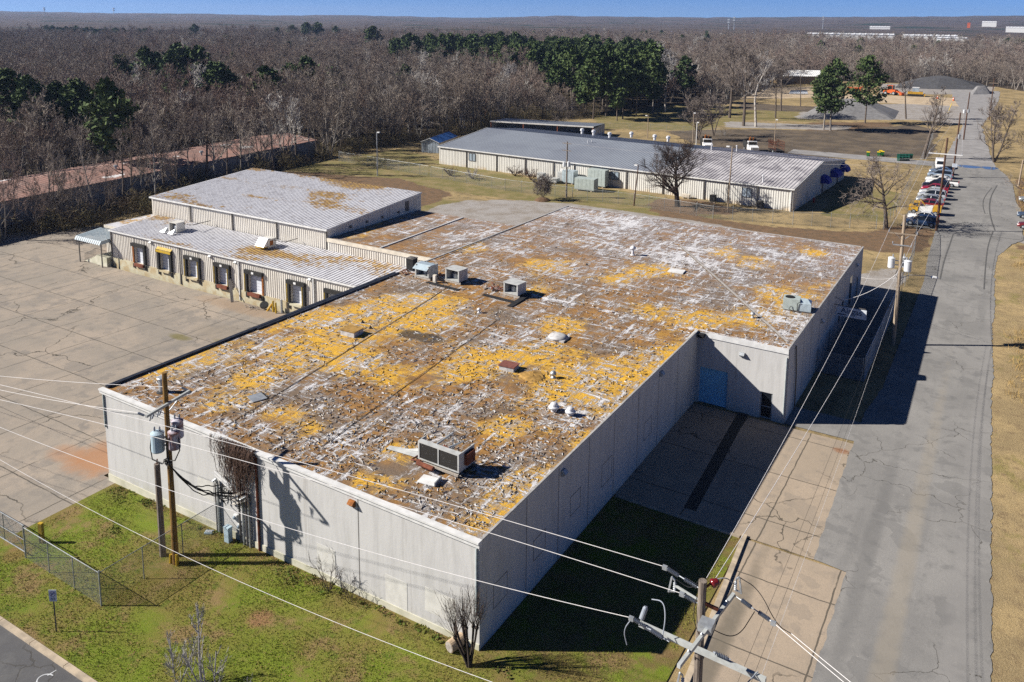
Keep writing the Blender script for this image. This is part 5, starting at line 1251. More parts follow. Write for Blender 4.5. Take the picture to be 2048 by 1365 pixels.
# ---------------------------------------------------------------- chain link
def fence(name, label, pts, h=2.0, step=3.0, wire=.10, ww=.006, rail=True, cat='fence', group=None, barb=False, brace=False, lean=0, z_fn=zg):
    t = thing(name, label, cat, (pts[0][0], pts[0][1], z_fn(*pts[0])), 0, group); O = t.location
    mr, mw = MB(), MB(); first = True; rp = []
    for (a, b) in zip(pts, pts[1:]):
        a = V((a[0], a[1], 0)); b = V((b[0], b[1], 0)); L = (b-a).length; d = (b-a)/L; n = max(1, round(L/step)); s = V((-d.y, d.x, 0))
        P = lambda u, z: V((a.x+d.x*u, a.y+d.y*u, z_fn(a.x+d.x*u, a.y+d.y*u)+z)) - O
        for i in range(0 if first else 1, n+1):
            u = L*i/n; term = i in (0, n); r = .045 if term else .03; m = MB(); m.tube([P(u, -.2), P(u, h+(.12 if term else 0))], r, 7)
            if barb: m.tube([P(u, h), P(u, h+.28)+s*.25], .02, 5)
            m.build('post', M['fence_steel'], t)
        first = False
        for i in range(n):
            if rail: rp.append(P(L*i/n, h))
        k = int(L/wire); kh = int(h/wire)
        for j in range(-kh, k):
            for sg in (1, -1):
                if sg == 1: u0, z0, u1, z1 = j*wire, 0, j*wire+h, h
                else: u0, z0, u1, z1 = j*wire, h, j*wire+h, 0
                if u0 < 0: z0 += sg*(-u0); u0 = 0
                if u1 > L: z1 -= sg*(u1-L); u1 = L
                if u1 <= u0: continue
                mw.ribbon(P(u0, z0), P(u1, z1), ww, ww, V((d.x*-.7*sg, d.y*-.7*sg, .7)))
    if rail: rp.append(P(L, h)); mr.tube(rp, .024, 5); mr.build('rail', M['fence_steel'], t)
    mw.build('wire_mesh', M['fence_wire'], t)
    return t
g0 = GT(52, 1117); g1 = GT(203, 1213); g2 = GT(432, 1062)
fence('chain_link_fence', 'near chain link fence with one corner round the lawn pole', [(g0.x, g0.y), (g1.x, g1.y), (g1.x+.05, Y0-.1)], 2.05, 2.6, .075, .0032)
# sliding gate to the left of it
t = thing('sliding_gate', 'open-framed chain link sliding gate at the yard drive', 'gate', (g0.x-.15, g0.y+.12, zg(g0.x, g0.y)))
mb = MB(); L = 9.5
for (z, r) in ((.25, .035), (1.05, .022), (2.05, .03)): mb.tube([(0, 0, z), (-L, 0, z)], r, 6)
for i in range(5): x = -L*i/4; mb.tube([(x, 0, .25), (x, 0, 2.05)], .025, 6); (mb.tube([(x, 0, .25), (x-L/4, 0, 2.05)], .014, 5) if i < 4 else 0)
mb.build('frame', M['fence_steel'], t); mb = MB()
for j in range(-22, 118):
    for sg in (1, -1):
        u0, u1 = j*.08, j*.08+1.75; z0, z1 = (.27, 2.02) if sg == 1 else (2.02, .27)
        if u0 < 0 or u1 > L: continue
        mb.ribbon((-u0, 0, z0), (-u1, 0, z1), .0045, .0045, (.7*sg, 0, .7))
mb.build('wire_mesh', M['fence_wire'], t)
t = thing('bollard', 'square yellow-green guard post at the yard gate', 'bollard', (g0.x+.1-.75, g0.y+1.35, zg(-51, 24)), .3); mb = MB(); mb.box(-.13, -.1, -.1, .13, .1, 1.35); mb.build('post', M['yellow_dark'], t)
mb = MB(); mb.box(-.13, -.1, 1.352, .13, .1, 1.39); mb.build('cap', M['yellow'], t)
# back boundary fence with leaning top arms, then the car park fence
FB = [(-128, 136.5), (-103, 133.6), (-80, 129.8), (-66, 130.2), (-54.6, 131.3), (-40, 129.6), (-28, 132.6), (-20, 135.6), (-16.4, 137.3)]
fence('chain_link_fence', 'long back boundary chain link fence in front of the tan building', FB, 2.1, 3.2, .22, .006, True, 'fence', None, True)
fence('chain_link_fence', 'chain link fence along the left side of the car row', [(-15.4, 137.6), (-15.0, 150), (-16.2, 200), (-18, 255)], 2.2, 3.4, .24, .007)
fence('chain_link_fence', 'tall chain link fence between the road verge and the rear gravel', [(-9.2, 101.6), (-9.2, 112), (-9.7, 124), (-10.6, 136.5)], 2.4, 3.0, .13, .006, True, 'fence', None, True)
fence('chain_link_fence', 'inner chain link cross fence in the shaded side passage', [(-13.2, 82.3), (-9.3, 82.3)], 2.1, 1.9, .10, .006)
fence('chain_link_fence', 'outer chain link cross fence closing the shaded side passage', [(-13.2, 76.6), (-9.3, 76.6)], 2.1, 1.9, .10, .006)
fence('chain_link_fence', 'far field fence running past the open storage shed', [tuple(GT(a, b)[:2]) for a, b in ((1180, 258), (1300, 262), (1400, 268), (1450, 272))], 1.9, 5, .5, .01)
# slatted privacy fence along the side passage
t = thing('privacy_fence', 'grey slatted privacy fence between the side passage and the road', 'fence', (-9.15, 88, 0)); 
for k, y in enumerate(np.linspace(76.7, 101.4, 9)): mb = MB(); mb.tube([(0, y-88, -.1), (0, y-88, 2.35)], .05, 8); mb.build('post', M['fence_steel'], t)
mb = MB()
for i in range(240): y = -11.3+i*.103; mb.box(.055, y, .08, .075, y+.095, 2.2)
mb.build('slats', M['silver_wall'], t); mb = MB(); mb.tube([(0, -11.3, 2.25), (0, 13.4, 2.25)], .035, 6); mb.build('rail', M['white'], t)

# ---------------------------------------------------------------- signs
p = GT(113, 1265)
t = thing('no_parking_sign', 'small white no parking sign on a thin dark post in the lawn', 'sign', (p.x, p.y, p.z), math.radians(32))
mb = MB(); mb.bar((0, 0, -.2), (0, 0, 2.05), .05, .05); mb.build('post', M['conduit_dark'], t)
mb = MB(); mb.box(-.2, -.05, 1.86, .2, -.03, 2.52); pl = mb.build('plate', M['sign_white'], t)
mb = MB(); mb.lathe([(.15, 0), (.15, .004)], (0, -.0505, 2.28), 24, (0, -1, 0)); mb.build('ring', M['sign_purple'], t).parent = pl
mb = MB(); mb.lathe([(.118, 0), (.118, .004)], (0, -.055, 2.28), 24, (0, -1, 0)); mb.build('ring_inside', M['sign_white'], t).parent = pl
def glyph(strokes, o, w, h, th, y, mat, name, parent):
    mb = MB()
    for (x0, z0, x1, z1) in strokes: mb.bar((o[0]+x0*w, y, o[1]+z0*h), (o[0]+x1*w, y, o[1]+z1*h), th, .004, (0, 1, 0))
    q = mb.build(name, M[mat], t); q.parent = parent; return q
glyph([(0,0,0,1),(0,1,.8,1),(.8,1,.8,.5),(.8,.5,0,.5)], (-.05, 2.2), .11, .16, .03, -.0605, 'sign_ink', 'letter', pl)
glyph([(0,0,1,1)], (-.1, 2.19), .2, .19, .02, -.066, 'sign_purple', 'slash', pl)
mb = MB()
for i in range(4): mb.box(-.13, -.054, 1.92+.045*i, .13, -.0505, 1.94+.045*i)
mb.build('small_print', M['sign_ink'], t).parent = pl
# projecting shop sign on the road elevation
t = thing('shop_sign', 'blue-white lettered shop sign projecting from the shaded road elevation', 'sign', (BX1+.1, 83.6, 3.35), 0)
mb = MB(); SW, SH = 2.75, .95; mb.box(.25, -.06, 0, .25+SW, .06, SH); pl = mb.build('panel', M['sign_white'], t)
mb = MB(); mb.bar((0, 0, SH+.12), (2.9, 0, SH+.12), .06, .06); mb.bar((0, 0, SH+.9), (1.8, 0, SH+.12), .04, .04); mb.bar((.8, 0, SH), (.8, 0, SH+.12), .04, .04); mb.bar((2.4, 0, SH), (2.4, 0, SH+.12), .04, .04); mb.build('bracket', M['conduit_dark'], t)
def textmesh(body, size, mat, parent, loc, rot=(PI/2, 0, 0), name='lettering', ext=.004):
    cu = bpy.data.curves.new(name, 'FONT'); cu.body = body; cu.size = size; cu.extrude = ext; cu.align_x = 'CENTER'; cu.align_y = 'CENTER'; cu.offset = size*.012
    tmp = bpy.data.objects.new(name, cu); COL.objects.link(tmp); dg = bpy.context.evaluated_depsgraph_get(); me = bpy.data.meshes.new_from_object(tmp.evaluated_get(dg)); bpy.data.objects.remove(tmp)
    me.materials.clear(); me.materials.append(M[mat]); o = bpy.data.objects.new(name, me); COL.objects.link(o); o.parent = parent; o.location = loc; o.rotation_euler = rot; return o
textmesh('Airgas', .78, 'sign_ink', pl, (.25+SW/2, -.064, .60))
mb = MB(); mb.box(.35, -.063, .14, 1.2, -.0605, .26); mb.build('lower_band', M['sign_ink'], t).parent = pl
t = thing('notice_board', 'pale notice plate on the car park pole', 'sign', (-9.05, 192.9, 2.2)); mb = MB(); mb.box(-.45, -.03, 0, .45, 0, .75); mb.build('plate', M['sign_white'], t); mb = MB(); [mb.box(-.35, -.036, .15+.15*i, .35, -.031, .2+.15*i) for i in range(4)]; mb.build('small_print', M['sign_ink'], t)

# ---------------------------------------------------------------- poles
def pole(name, label, x, y, h, r0, r1, mat, lean=(0, 0), z=None, group=None):
    t = thing(name, label, 'utility pole', (x, y, zg(x, y) if z is None else z), 0, group); mb = MB(); mb.tube([(lean[0]*k/5, lean[1]*k/5, -.3+(h+.3)*k/5) for k in range(6)], [r0+(r1-r0)*k/5 for k in range(6)], 12); mb.build('post', M[mat], t, smooth=False); return t
def xarm(t, z, half, d, w=.12, hh=.14, mat='arm', off=(0, 0), brace=True, name='crossarm'):
    d = V((*d, 0)).normalized(); c = V((off[0], off[1], z)); mb = MB(); mb.bar(c-d*half, c+d*half, w, hh)
    o = mb.build(name, M[mat], t)
    if brace: mb = MB(); [mb.bar(c+d*s*half*.55, (0, 0, z-.7), .03, .05) for s in (-1, 1)]; mb.build('brace', M['galv'], t)
    return c-d*half, c+d*half
def insul_bell(mb, p, q, n=7, r=.075):
    p, q = V(p), V(q); d = (q-p).normalized(); L = (q-p).length; pr = [(.02, 0)]
    for i in range(n): z = L*(.12+.76*i/n); pr += [(.028, z), (r, z+L*.76/n*.35), (.028, z+L*.76/n*.7)]
    pr.append((.02, L)); mb.lathe(pr, p, 10, d)
def can(t, p, r, h, mat, bush=2):
    p = V(p); mb = MB(); mb.lathe([(r*.93, 0), (r, .05), (r, h*.86), (r*1.06, h*.88), (r*1.06, h*.92), (r*.55, h), (.02, h*1.02)], p, 18); o = mb.build('transformer', M[mat], t, smooth=False)
    mb = MB()
    for i in range(bush): a = 2*PI*i/max(1, bush)+.6; mb.lathe([(.05, 0), (.07, .05), (.04, .1), (.07, .15), (.04, .2), (.06, .25), (.02, .34)], p+V((r*.4*math.cos(a), r*.4*math.sin(a), h*.96)), 8)
    b = mb.build('bushing', M['insul'], t); b.parent = o
    mb = MB(); d = V((-p.x, -p.y, 0)); d = d.normalized() if d.length > .01 else V((1,0,0)); mb.bar(p+V((0,0,h*.3))+d*r*.98, V((p.x, p.y, p.z+h*.3))+d*(V((p.x,p.y,0)).length), .05, .1); mb.bar(p+V((0,0,h*.7))+d*r*.98, V((p.x, p.y, p.z+h*.7))+d*(V((p.x,p.y,0)).length), .05, .1); k = mb.build('bracket', M['galv'], t); k.parent = o
p1 = GT(352, 1128)
P1 = pole('utility_pole', 'brown wooden pole with three transformers in the lawn before the front wall', p1.x, p1.y, 12.1, .19, .135, 'wood_brown', (0, .02))
ad = (-.2, 1); e0, e1 = xarm(P1, 10.25, 1.72, ad, .13, .15, 'arm', (.19, .04))
mb = MB(); [insul_bell(mb, V(e)+V((-.12, 0, .02)), V(e)+V((-.75, -.02, .04)), 8, .07) for e in (e0, e1)]; mb.build('insulator', M['insul'], P1)
mb = MB()
for k, s in enumerate((-.72, -.36)):
    c = V((.19+.2*.98*-s, .04+s*1.5, 10.1)); insul_bell(mb, c, c+V((-.15, -.05, -.35)), 4, .06); mb.bar(c+V((-.2, 0, 0)), c+V((-.25, -.1, -.45)), .05, .06)
mb.build('fuse_cutout', M['insul'], P1)
can(P1, (-.52, -.32, 7.25), .37, 1.25, 'transf', 2); can(P1, (.50, .05, 7.55), .33, 1.15, 'transf_rust', 3); can(P1, (.12, .58, 7.9), .33, 1.15, 'transf_rust', 2)
mb = MB(); mb.bar((-.3, -.18, 7.85), (.3, .1, 8.0), .1, .18); mb.build('mounting_band', M['galv'], P1)
mb = MB()
mb.tube([(-.92, -.42, 8.2), (-1.0, -.5, 7.4), (-.8, -.55, 6.75), (-.2, -.35, 6.55), (.15, -.2, 6.9)], .035, 6)
mb.tube([(.85, .1, 8.3), (1.0, 0, 7.6), (.8, -.2, 7.0), (.3, -.25, 6.85)], .035, 6); mb.tube([(.5, -.28, 8.4), (.42, -.36, 7.7), (.3, -.3, 7.0)], .03, 6); mb.tube([(.3, -.3, 8.3), (.25, -.33, 7.6), (.28, -.25, 6.9)], .03, 6)
for k in range(5): a = 2*PI*k/5; mb.tube([(.2+.25*math.cos(a+u), -.25+.1*math.sin(a), 6.75+.22*math.sin(a+u)) for u in np.linspace(0, 4.5, 7)], .028, 5)
mb.build('jumper_cable', M['cable'], P1)
mb = MB(); mb.tube([(.26, -.1, 0), (.22, -.08, .75)], .09, 8); mb.tube([(-.3, -.14, 0), (-.26, -.12, .6)], .09, 8); mb.build('guard_sleeve', M['yellow'], P1)
# service cables down to the wall rack
t = thing('service_cable', 'bundle of black service cables from the three transformers to the wall conduits', 'cable', (P1.location.x+.3, P1.location.y, 6.5)); O = t.location
q = random.Random(6); WR = V((-38.75, Y0-.35, 2.95))
for k in range(5):
    mb = MB(); a = V((P1.location.x+.25, P1.location.y-.25, 6.25+P1.location.z+.4))-O; b = WR+V((q.uniform(-.9, .6), q.uniform(-.2, .1), q.uniform(-.1, .5)))-O; pts = []
    for i in range(13): u = i/12; s = math.sin(PI*u); pts.append(a.lerp(b, u) + V((.08*q.uniform(-1, 1)*s, .06*q.uniform(-1,1)*s, -.95*s*(1.1-u*.6)+.1*q.uniform(-1, 1)*s)))
    mb.tube(soft(pts, 1), .032, 6); mb.build('cable', M['cable'], t)
for k in range(16):
    mb = MB(); a = WR+V((q.uniform(-1.0, .8), q.uniform(-.15, .2), q.uniform(-.3, .5)))-O; r = q.uniform(.15, .45); ph = q.uniform(0, 6)
    mb.tube([a+V((r*math.cos(ph+u)*1.1, .1*math.sin(2*u), r*math.sin(ph+u)-.1*u)) for u in np.linspace(0, q.uniform(2.5, 5.5), 9)], .026, 5); mb.build('cable_loop', M['cable'], t)
# conduits on the front wall
def conduit(label, x, z0, z1, r, mat, y=Y0-.14, head=None, group='conduits on the front wall'):
    t = thing('conduit', label, 'conduit', (x, y, z0), 0, group); mb = MB(); mb.tube([(0, 0, 0), (0, 0, z1-z0)], r, 8); mb.build('pipe', M[mat], t)
    mb = MB(); [mb.box(-r*1.8, r*.6, z, r*1.8, .13, z+.05) for z in np.linspace(.5, z1-z0-.4, 3)]; mb.build('strap', M['galv'], t)
    if head: mb = MB(); mb.tube([(0, 0, z1-z0), (head[0]*.4, head[1]*.4, z1-z0+.25), (head[0], head[1], z1-z0+.1)], r*1.3, 8); mb.build('weatherhead', M['galv'], t)
g_ = 'dark thin conduit in the tight row left of the rusty downspout'
for i, (x, z1, m) in enumerate(((-38.35, 2.7, 'conduit_dark'), (-38.05, 2.9, 'galv'), (-37.75, 2.75, 'conduit_dark'), (-37.5, 2.95, 'galv'))): conduit(('leftmost dark', 'second, galvanised,', 'third, dark,', 'rightmost galvanised')[i]+' conduit of the row of four left of the downspout', x, -.5, z1, .065, m, Y0-.16, (-.25, -.2))
conduit('single pale conduit on the front wall behind the pole', -40.35, -.5, 3.15, .07, 'galv', Y0-.12, (-.2, -.15)); conduit('thin dark conduit paired with the pale one behind the pole', -40.6, -.5, 3.0, .045, 'conduit_dark', Y0-.1)
t = thing('cable_rack', 'angled pale cable gutters and arms fixed to the front wall', 'cable rack', (-38.9, Y0-.02, 3.1)); mb = MB()
for k in range(2): mb.tube([(-1.35, -.3, .95-.22*k), (.15, -.3, .38-.22*k)], .085, 8)
mb.build('gutter', M['fascia'], t); mb = MB()
for k in range(3): mb.bar((.2, -.35, -.35-.28*k+.15), (1.35, -.2, .35-.3*k+.1), .14, .1)
for k in range(3): mb.bar((.2+.2*k, -.3, -.2), (.2+.2*k, -.05, -.2), .06, .06)
mb.build('arm', M['jamb'], t); mb = MB(); mb.bar((-.2, -.2, .95), (.6, -.2, .1), .28, .06, (0, 1, 0)); mb.build('backboard', M['galv'], t)
t = thing('pedestal_box', 'pale blue-grey utility pedestal box at the foot of the front wall', 'utility box', (-39.15, Y0-.45, zg(-39, 31))); mb = MB(); mb.box(-.2, -.16, 0, .2, .16, .95); mb.build('cabinet', M['transf'], t); mb = MB(); mb.box(-.22, -.18, .95, .22, .18, 1.05); mb.build('lid', M['transf'], t)
for (x, z, lab) in ((-38.85, 1.25, 'round grey electricity meter left of the four conduits'), (-38.5, .75, 'lower grey electricity meter beside the pedestal box')):
    t = thing('electricity_meter', lab, 'meter', (x, Y0, z)); mb = MB(); mb.box(-.14, -.14, -.2, .14, -.005, .2); mb.build('box', M['fascia'], t); mb = MB(); mb.lathe([(.11, 0), (.11, .08), (.06, .12)], (0, -.141, .04), 14, (0, -1, 0)); mb.build('dial', M['glass_pale'], t)
t = thing('meter_lid', 'small blue-grey cover lying at the wall foot by the fence end', 'cover', (-40.9, Y0-.5, zg(-41, 31)+.03), .5); mb = MB(); mb.box(-.25, -.18, 0, .25, .18, .1); mb.build('cover', M['transf'], t); mb = MB(); mb.box(-.2, -.13, .1, .2, .13, .14); mb.build('rim', M['galv'], t)
# dead vine hanging from the roof edge
t = thing('dead_vine', 'dead brown vine hanging on the front wall from the roof edge', 'vine', (-38.2, Y0-.1, 6.2)); mb = MB(); q = random.Random(12)
for k in range(330):
    x = q.gauss(0, 1) ; x = max(-2.5, min(1.4, x*1.05-.1)); p = V((x, -.05-q.random()*.25, .1)); ln = q.uniform(.7, 4.0)*(1 if abs(x) < 1 else .6); pts = [p+V((0, .15, .1))]; c = p.copy()
    for i in range(7): c = c + V((q.gauss(-.03*(x), .09)*1.0, q.gauss(0, .04), -ln/7)); c.y = min(-.03, c.y); pts.append(c.copy())
    for a, b in zip(pts, pts[1:]): mb.ribbon(a, b, .012, .010, (1, 0, 0)); 
    if k % 3 == 0: mb.tube(pts, .013, 4, False)
    for _ in range(4): b = pts[q.randrange(2, 7)]; e = b+V((q.gauss(0, .22), q.gauss(-.05, .06), q.gauss(-.05, .2))); e.y = min(-.03, e.y); mb.ribbon(b, e, .009, .005, (.3, 0, 1))
mb.build('stems', M['vine'], t)
# stub pole
p2 = GT(326, 1112)
t = thing('stub_pole', 'weathered grey cut-off stub pole standing left of the transformer pole', 'stub pole', (p2.x, p2.y, p2.z)); mb = MB(); mb.tube([(0, 0, -.2), (-.05, .03, 6.0)], [.2, .17], 9); mb.build('post', M['wood_grey'], t); mb = MB(); mb.tube([(-.05, .03, 6.0), (-.02, .05, 6.3)], .04, 6); mb.build('bolt', M['rust'], t)
# near roadside pole, its head close to the camera
NP = pole('utility_pole', 'mossy weathered pole head with grey crossarms at the bottom right corner', -7.95, 26.7, 12.05, .2, .15, 'wood_grey', (0, .02))
a0, a1 = xarm(NP, 10.75, 2.25, (.12, 1), .12, .14, 'arm', (.45, -.6), False); mb = MB(); mb.box(.12, -.75, 10.62, .62, -.25, 10.9); mb.build('gain_plate', M['galv'], NP)
b0, b1 = xarm(NP, 9.45, 2.4, (1, -.05), .15, .18, 'arm', (.1, -.25), False)
mb = MB(); mb.lathe([(.05, 0), (.16, .04), (.17, .14), (.12, .2), (.14, .26), (.06, .34)], (.22, .25, 11.85), 14, (.75, .6, .3)); mb.build('porcelain_insulator', M['porcelain_red'], NP, smooth=True)
mb = MB(); mb.bar((.05, .1, 11.7), (.3, .35, 11.95), .05, .06); mb.bar((.1, .0, 11.2), (.55, .2, 11.0), .09, .12); mb.build('bracket', M['rust'], NP)
mb = MB()
for (p_, q_) in (((-.15, .1, 11.65), (-.85, .25, 11.7)), ((-.92, .26, 11.7), (-1.55, .4, 11.75)), ((-.14, 0, 11.1), (-.75, .1, 11.15)), ((-1.05, -.75, 9.75), (-1.75, -.6, 9.8)), ((-1.8, -.6, 9.8), (-2.45, -.5, 9.85)), ((1.0, 1.5, 10.75), (1.55, 1.25, 10.75)), ((1.7, 1.2, 10.75), (2.3, .95, 10.75)), ((.6, -.3, 9.66), (1.25, -.33, 9.66))): insul_bell(mb, p_, q_, 8, .085)
mb.build('insulator', M['insul'], NP)
def cutout(c, d):
    c = V(c); d = V(d).normalized(); mb = MB(); insul_bell(mb, c, c+V((0, 0, .5)), 5, .06); mb.bar(c+d*.22+V((0,0,-.05)), c+d*.12+V((0,0,.6)), .06, .06); mb.bar(c+V((0,0,.5)), c+d*.12+V((0,0,.62)), .06, .05); mb.bar(c+V((0,0,.05)), c+d*.24, .05, .05); mb.build('fuse_cutout', M['galv'], NP)
cutout((-1.15, .35, 10.9), (-1, -.2, 0)); cutout((.75, 1.7, 10.85), (1, .2, 0)); cutout((.35, -2.85, 10.0), (-.6, -.5, 0))
mb = MB(); mb.bar((-.1, .1, 11.15), (-1.15, .35, 11.2), .06, .08); mb.build('cutout_arm', M['arm'], NP)
mb = MB(); mb.lathe([(.1, 0), (.1, .42), (.06, .5)], (-2.25, -.05, 9.6), 12, (.2, .3, .9)); mb.build('surge_arrester', M['insul'], NP)
mb = MB()
for pts, r in (([(-2.0, .3, 10.3), (-1.5, .2, 10.5), (-1.25, -.2, 10.2), (-1.2, -.6, 9.7)], .035), ([(.35, .4, 12.0), (.7, .6, 12.1), (.9, 1.0, 11.6), (.8, 1.6, 11.3)], .03), ([(.3, -2.6, 10.0), (.9, -2.2, 9.3), (1.8, -1.4, 9.4), (2.2, -.3, 9.6)], .04), ([(-2.45, -.5, 9.85), (-2.75, -.6, 9.3), (-2.6, -.55, 8.7)], .035)):
    mb = MB(); mb.tube(soft(pts), r*.6, 6); mb.build('jumper_cable', M['insul'], NP)
for pts in ([(.85, 1.8, 11.4), (1.6, 1.8, 11.2), (2.4, 1.3, 10.4), (3.0, .9, 10.6)], [(-.05, 0, 10.6), (.4, .3, 10.0), (1.2, .6, 9.8), (1.62, 1.2, 10.7)], [(-.2, .1, 11.3), (-.25, -.2, 10.6), (.1, -.2, 9.9)], [(-.14, .1, 12.0), (-.5, .3, 11.3), (-1.1, .3, 11.5)]): mb = MB(); mb.tube(soft(pts), .016, 5); mb.build('lead_wire', M['cable'], NP)
for p_, q_ in (((.0, .05, 11.65), (-1.6, .42, 11.75)), ((0, 0, 11.1), (-.8, .12, 11.15)), ((-.9, -.72, 9.7), (-2.5, -.5, 9.85)), ((.68, 1.62, 10.75), (2.4, .9, 10.75))): mb = MB(); mb.tube([p_, q_], .022, 6); mb.build('strain_rod', M['galv'], NP)
for (x, y, z) in ((-1.58, .41, 11.75), (-.78, .12, 11.15), (-2.48, -.5, 9.85), (2.36, .92, 10.75)): mb = MB(); mb.box(x-.09, y-.06, z-.1, x+.09, y+.06, z+.05); mb.build('clamp', M['galv'], NP)
for (y, dz) in ((-2.1, .1), (-1.1, .1), (.4, .1), (1.0, .1)): mb = MB(); mb.lathe([(.05, 0), (.05, .03), (.02, .06)], (.45+.12*(y+.6), y, 10.75+.085), 8); mb.build('bolt', M['galv'], NP)
NL = NP.location
# roadside pole with three white transformers and a street light
P2 = pole('utility_pole', 'tall roadside pole with white transformers and a street light arm', -8.0, 87.4, 13.4, .2, .14, 'wood_pale', (.05, 0))
c0, c1 = xarm(P2, 11.5, 1.25, (1, .1), .1, .12, 'wood_pale', (.05, -.15)); d0, d1 = xarm(P2, 10.35, .85, (1, .1), .09, .1, 'galv', (.05, -.15), False)
mb = MB(); [insul_bell(mb, V(e)+V((0, 0, .06)), V(e)+V((0, 0, .34)), 4, .06) for e in (c0, c1, d0, d1)]; mb.build('insulator', M['insul'], P2)
can(P2, (-.78, -.1, 7.95), .32, 1.1, 'transf_white', 1); can(P2, (.72, -.25, 7.85), .34, 1.15, 'transf_white', 2); can(P2, (.15, .6, 8.0), .3, 1.05, 'transf_white', 1)
mb = MB(); mb.tube([(.1, .1, 6.9), (.9, .35, 7.35), (2.4, .7, 7.45), (2.9, .8, 7.35)], .035, 6); mb.build('lamp_arm', M['galv'], P2); mb = MB(); mb.lathe([(.06, 0), (.17, .12), (.15, .5), (.05, .66)], (2.75, .75, 7.36), 10, (.95, .25, -.1)); mb.build('street_lamp', M['white'], P2)
mb = MB(); mb.tube([(-.2, .05, 7.8), (-.35, 0, 7.2), (-.1, 0, 6.9)], .03, 5); mb.tube([(.3, -.1, 7.9), (.4, -.2, 7.0), (.15, -.1, 6.6)], .03, 5); mb.build('jumper_cable', M['cable'], P2)
P3 = pole('utility_pole', 'dark brown pole beside the near end of the car row', -8.3, 141.2, 14.6, .2, .13, 'wood_dark', (.35, 0)); xarm(P3, 12.1, 2.3, (1, .0), .12, .14, 'white', (.3, -.15), False)
mb = MB(); [insul_bell(mb, (x, -.15, 12.17), (x, -.15, 12.5), 3, .06) for x in (-1.9, -.9, 1.5, 2.5)]; mb.build('insulator', M['insul'], P3)
P4 = pole('utility_pole', 'dark brown pole at the far end of the car row', -9.25, 193.2, 13.6, .2, .13, 'wood_dark', (.3, 0)); can(P4, (.45, 0, 8.2), .28, .9, 'galv', 1)
mb = MB(); mb.lathe([(.1, 0), (.1, 1.1)], (-1.0, -.3, 0), 10); mb.build('guard_sleeve', M['white'], P4)
P5 = pole('utility_pole', 'brown pole with paired grey transformers beside the gravel road', -10.6, 257.9, 13.1, .2, .13, 'wood_dark', (.4, 0)); can(P5, (-.5, 0, 7.3), .3, 1.0, 'transf_white', 1); can(P5, (.5, 0, 7.5), .3, 1.0, 'galv', 1)
P6 = pole('utility_pole', 'brown pole with a crossarm right of the gravel road', -6.15, 316.7, 13.8, .2, .13, 'wood_dark', (.3, 0)); xarm(P6, 12.2, 1.3, (1, 0), .12, .14, 'wood_pale', (.25, -.15), False)
for i, (x, y, h, lab) in enumerate(((4.5, 402, 12, 'far thin pole with a crossarm before the right-hand woods'), (10, 352, 11.5, 'far brown pole at the right edge of the field'))): q_ = pole('utility_pole', lab, x, y, h, .2, .14, 'wood_dark'); xarm(q_, h-.8, 1.2, (1, 0), .12, .14, 'wood_pale', (0, -.15), False)
pole('utility_pole', 'pale leaning pole in the dry grass right of the car park', 2.5, 190, 5.3, .16, .14, 'wood_pale', (.35, 0))
P7 = pole('utility_pole', 'pole with double crossarms and transformers before the tan building', -67.6, 130.9, 10.2, .18, .12, 'wood_grey'); [xarm(P7, z, .95, (1, -.1), .1, .12, 'wood_grey', (0, -.14), False) for z in (9.9, 8.6)]; can(P7, (-.45, -.2, 5.6), .28, .95, 'transf_white', 1); can(P7, (.45, -.2, 5.7), .28, .95, 'transf_white', 1)
mb = MB(); [mb.tube([(s*.5, -.2, 6.6), (s*.85, -.2, 5.6), (s*.6, -.1, 4.9), (0, 0, 4.7)], .03, 5) for s in (-1, 1)]; mb.build('jumper_cable', M['cable'], P7)
def lamp_pole(label, x, y, h, arm, mat='wood_pale', lean=(0,0)):
    t = thing('lamp_pole', label, 'lamp pole', (x, y, 0)); mb = MB(); mb.tube([(0, 0, -.2), (lean[0], lean[1], h)], [.13, .09], 8); mb.build('post', M[mat], t); mb = MB(); mb.tube([(lean[0], 0, h-.15), (lean[0]+arm*.6, 0, h+.05), (lean[0]+arm, 0, h)], .04, 5); mb.build('lamp_arm', M['galv'], t); mb = MB(); mb.box(lean[0]+arm-.3, -.15, h-.12, lean[0]+arm+.25, .15, h+.08); mb.build('lamp_head', M['white'], t)
lamp_pole('wooden lamp pole with a bent bracket by the chalky roof end', -39.4, 135.6, 11.2, -.7, 'wood_pale', (.25, 0)); lamp_pole('short leaning lamp pole in front of the tan building wall', -54.6, 131.3, 7.2, -.4, 'wood_dark', (.6, 0))
pl_ = GT(1295, 277); lamp_pole('thin wooden lamp pole in the field behind the tan building', pl_.x, pl_.y, 6.2, -.5); pl_ = GT(755, 352); lamp_pole('thin lamp pole at the left end of the back fence', pl_.x, pl_.y, 9.0, .5, 'galv')
for (px_, py_, h, lab) in ((1385, 292, 8.5, 'grey lamp pole left of the first dump truck'), (1392, 296, 6.5, 'white steel pole beside the first dump truck'), (1548, 304, 8.0, 'wooden lamp pole beside the caged trailer'), (886, 270, 7.0, 'thin pole behind the blue-roofed shed')): pl_ = GT(px_, py_); lamp_pole(lab, pl_.x, pl_.y, h, .25, 'white' if 'white' in lab else 'wood_pale')

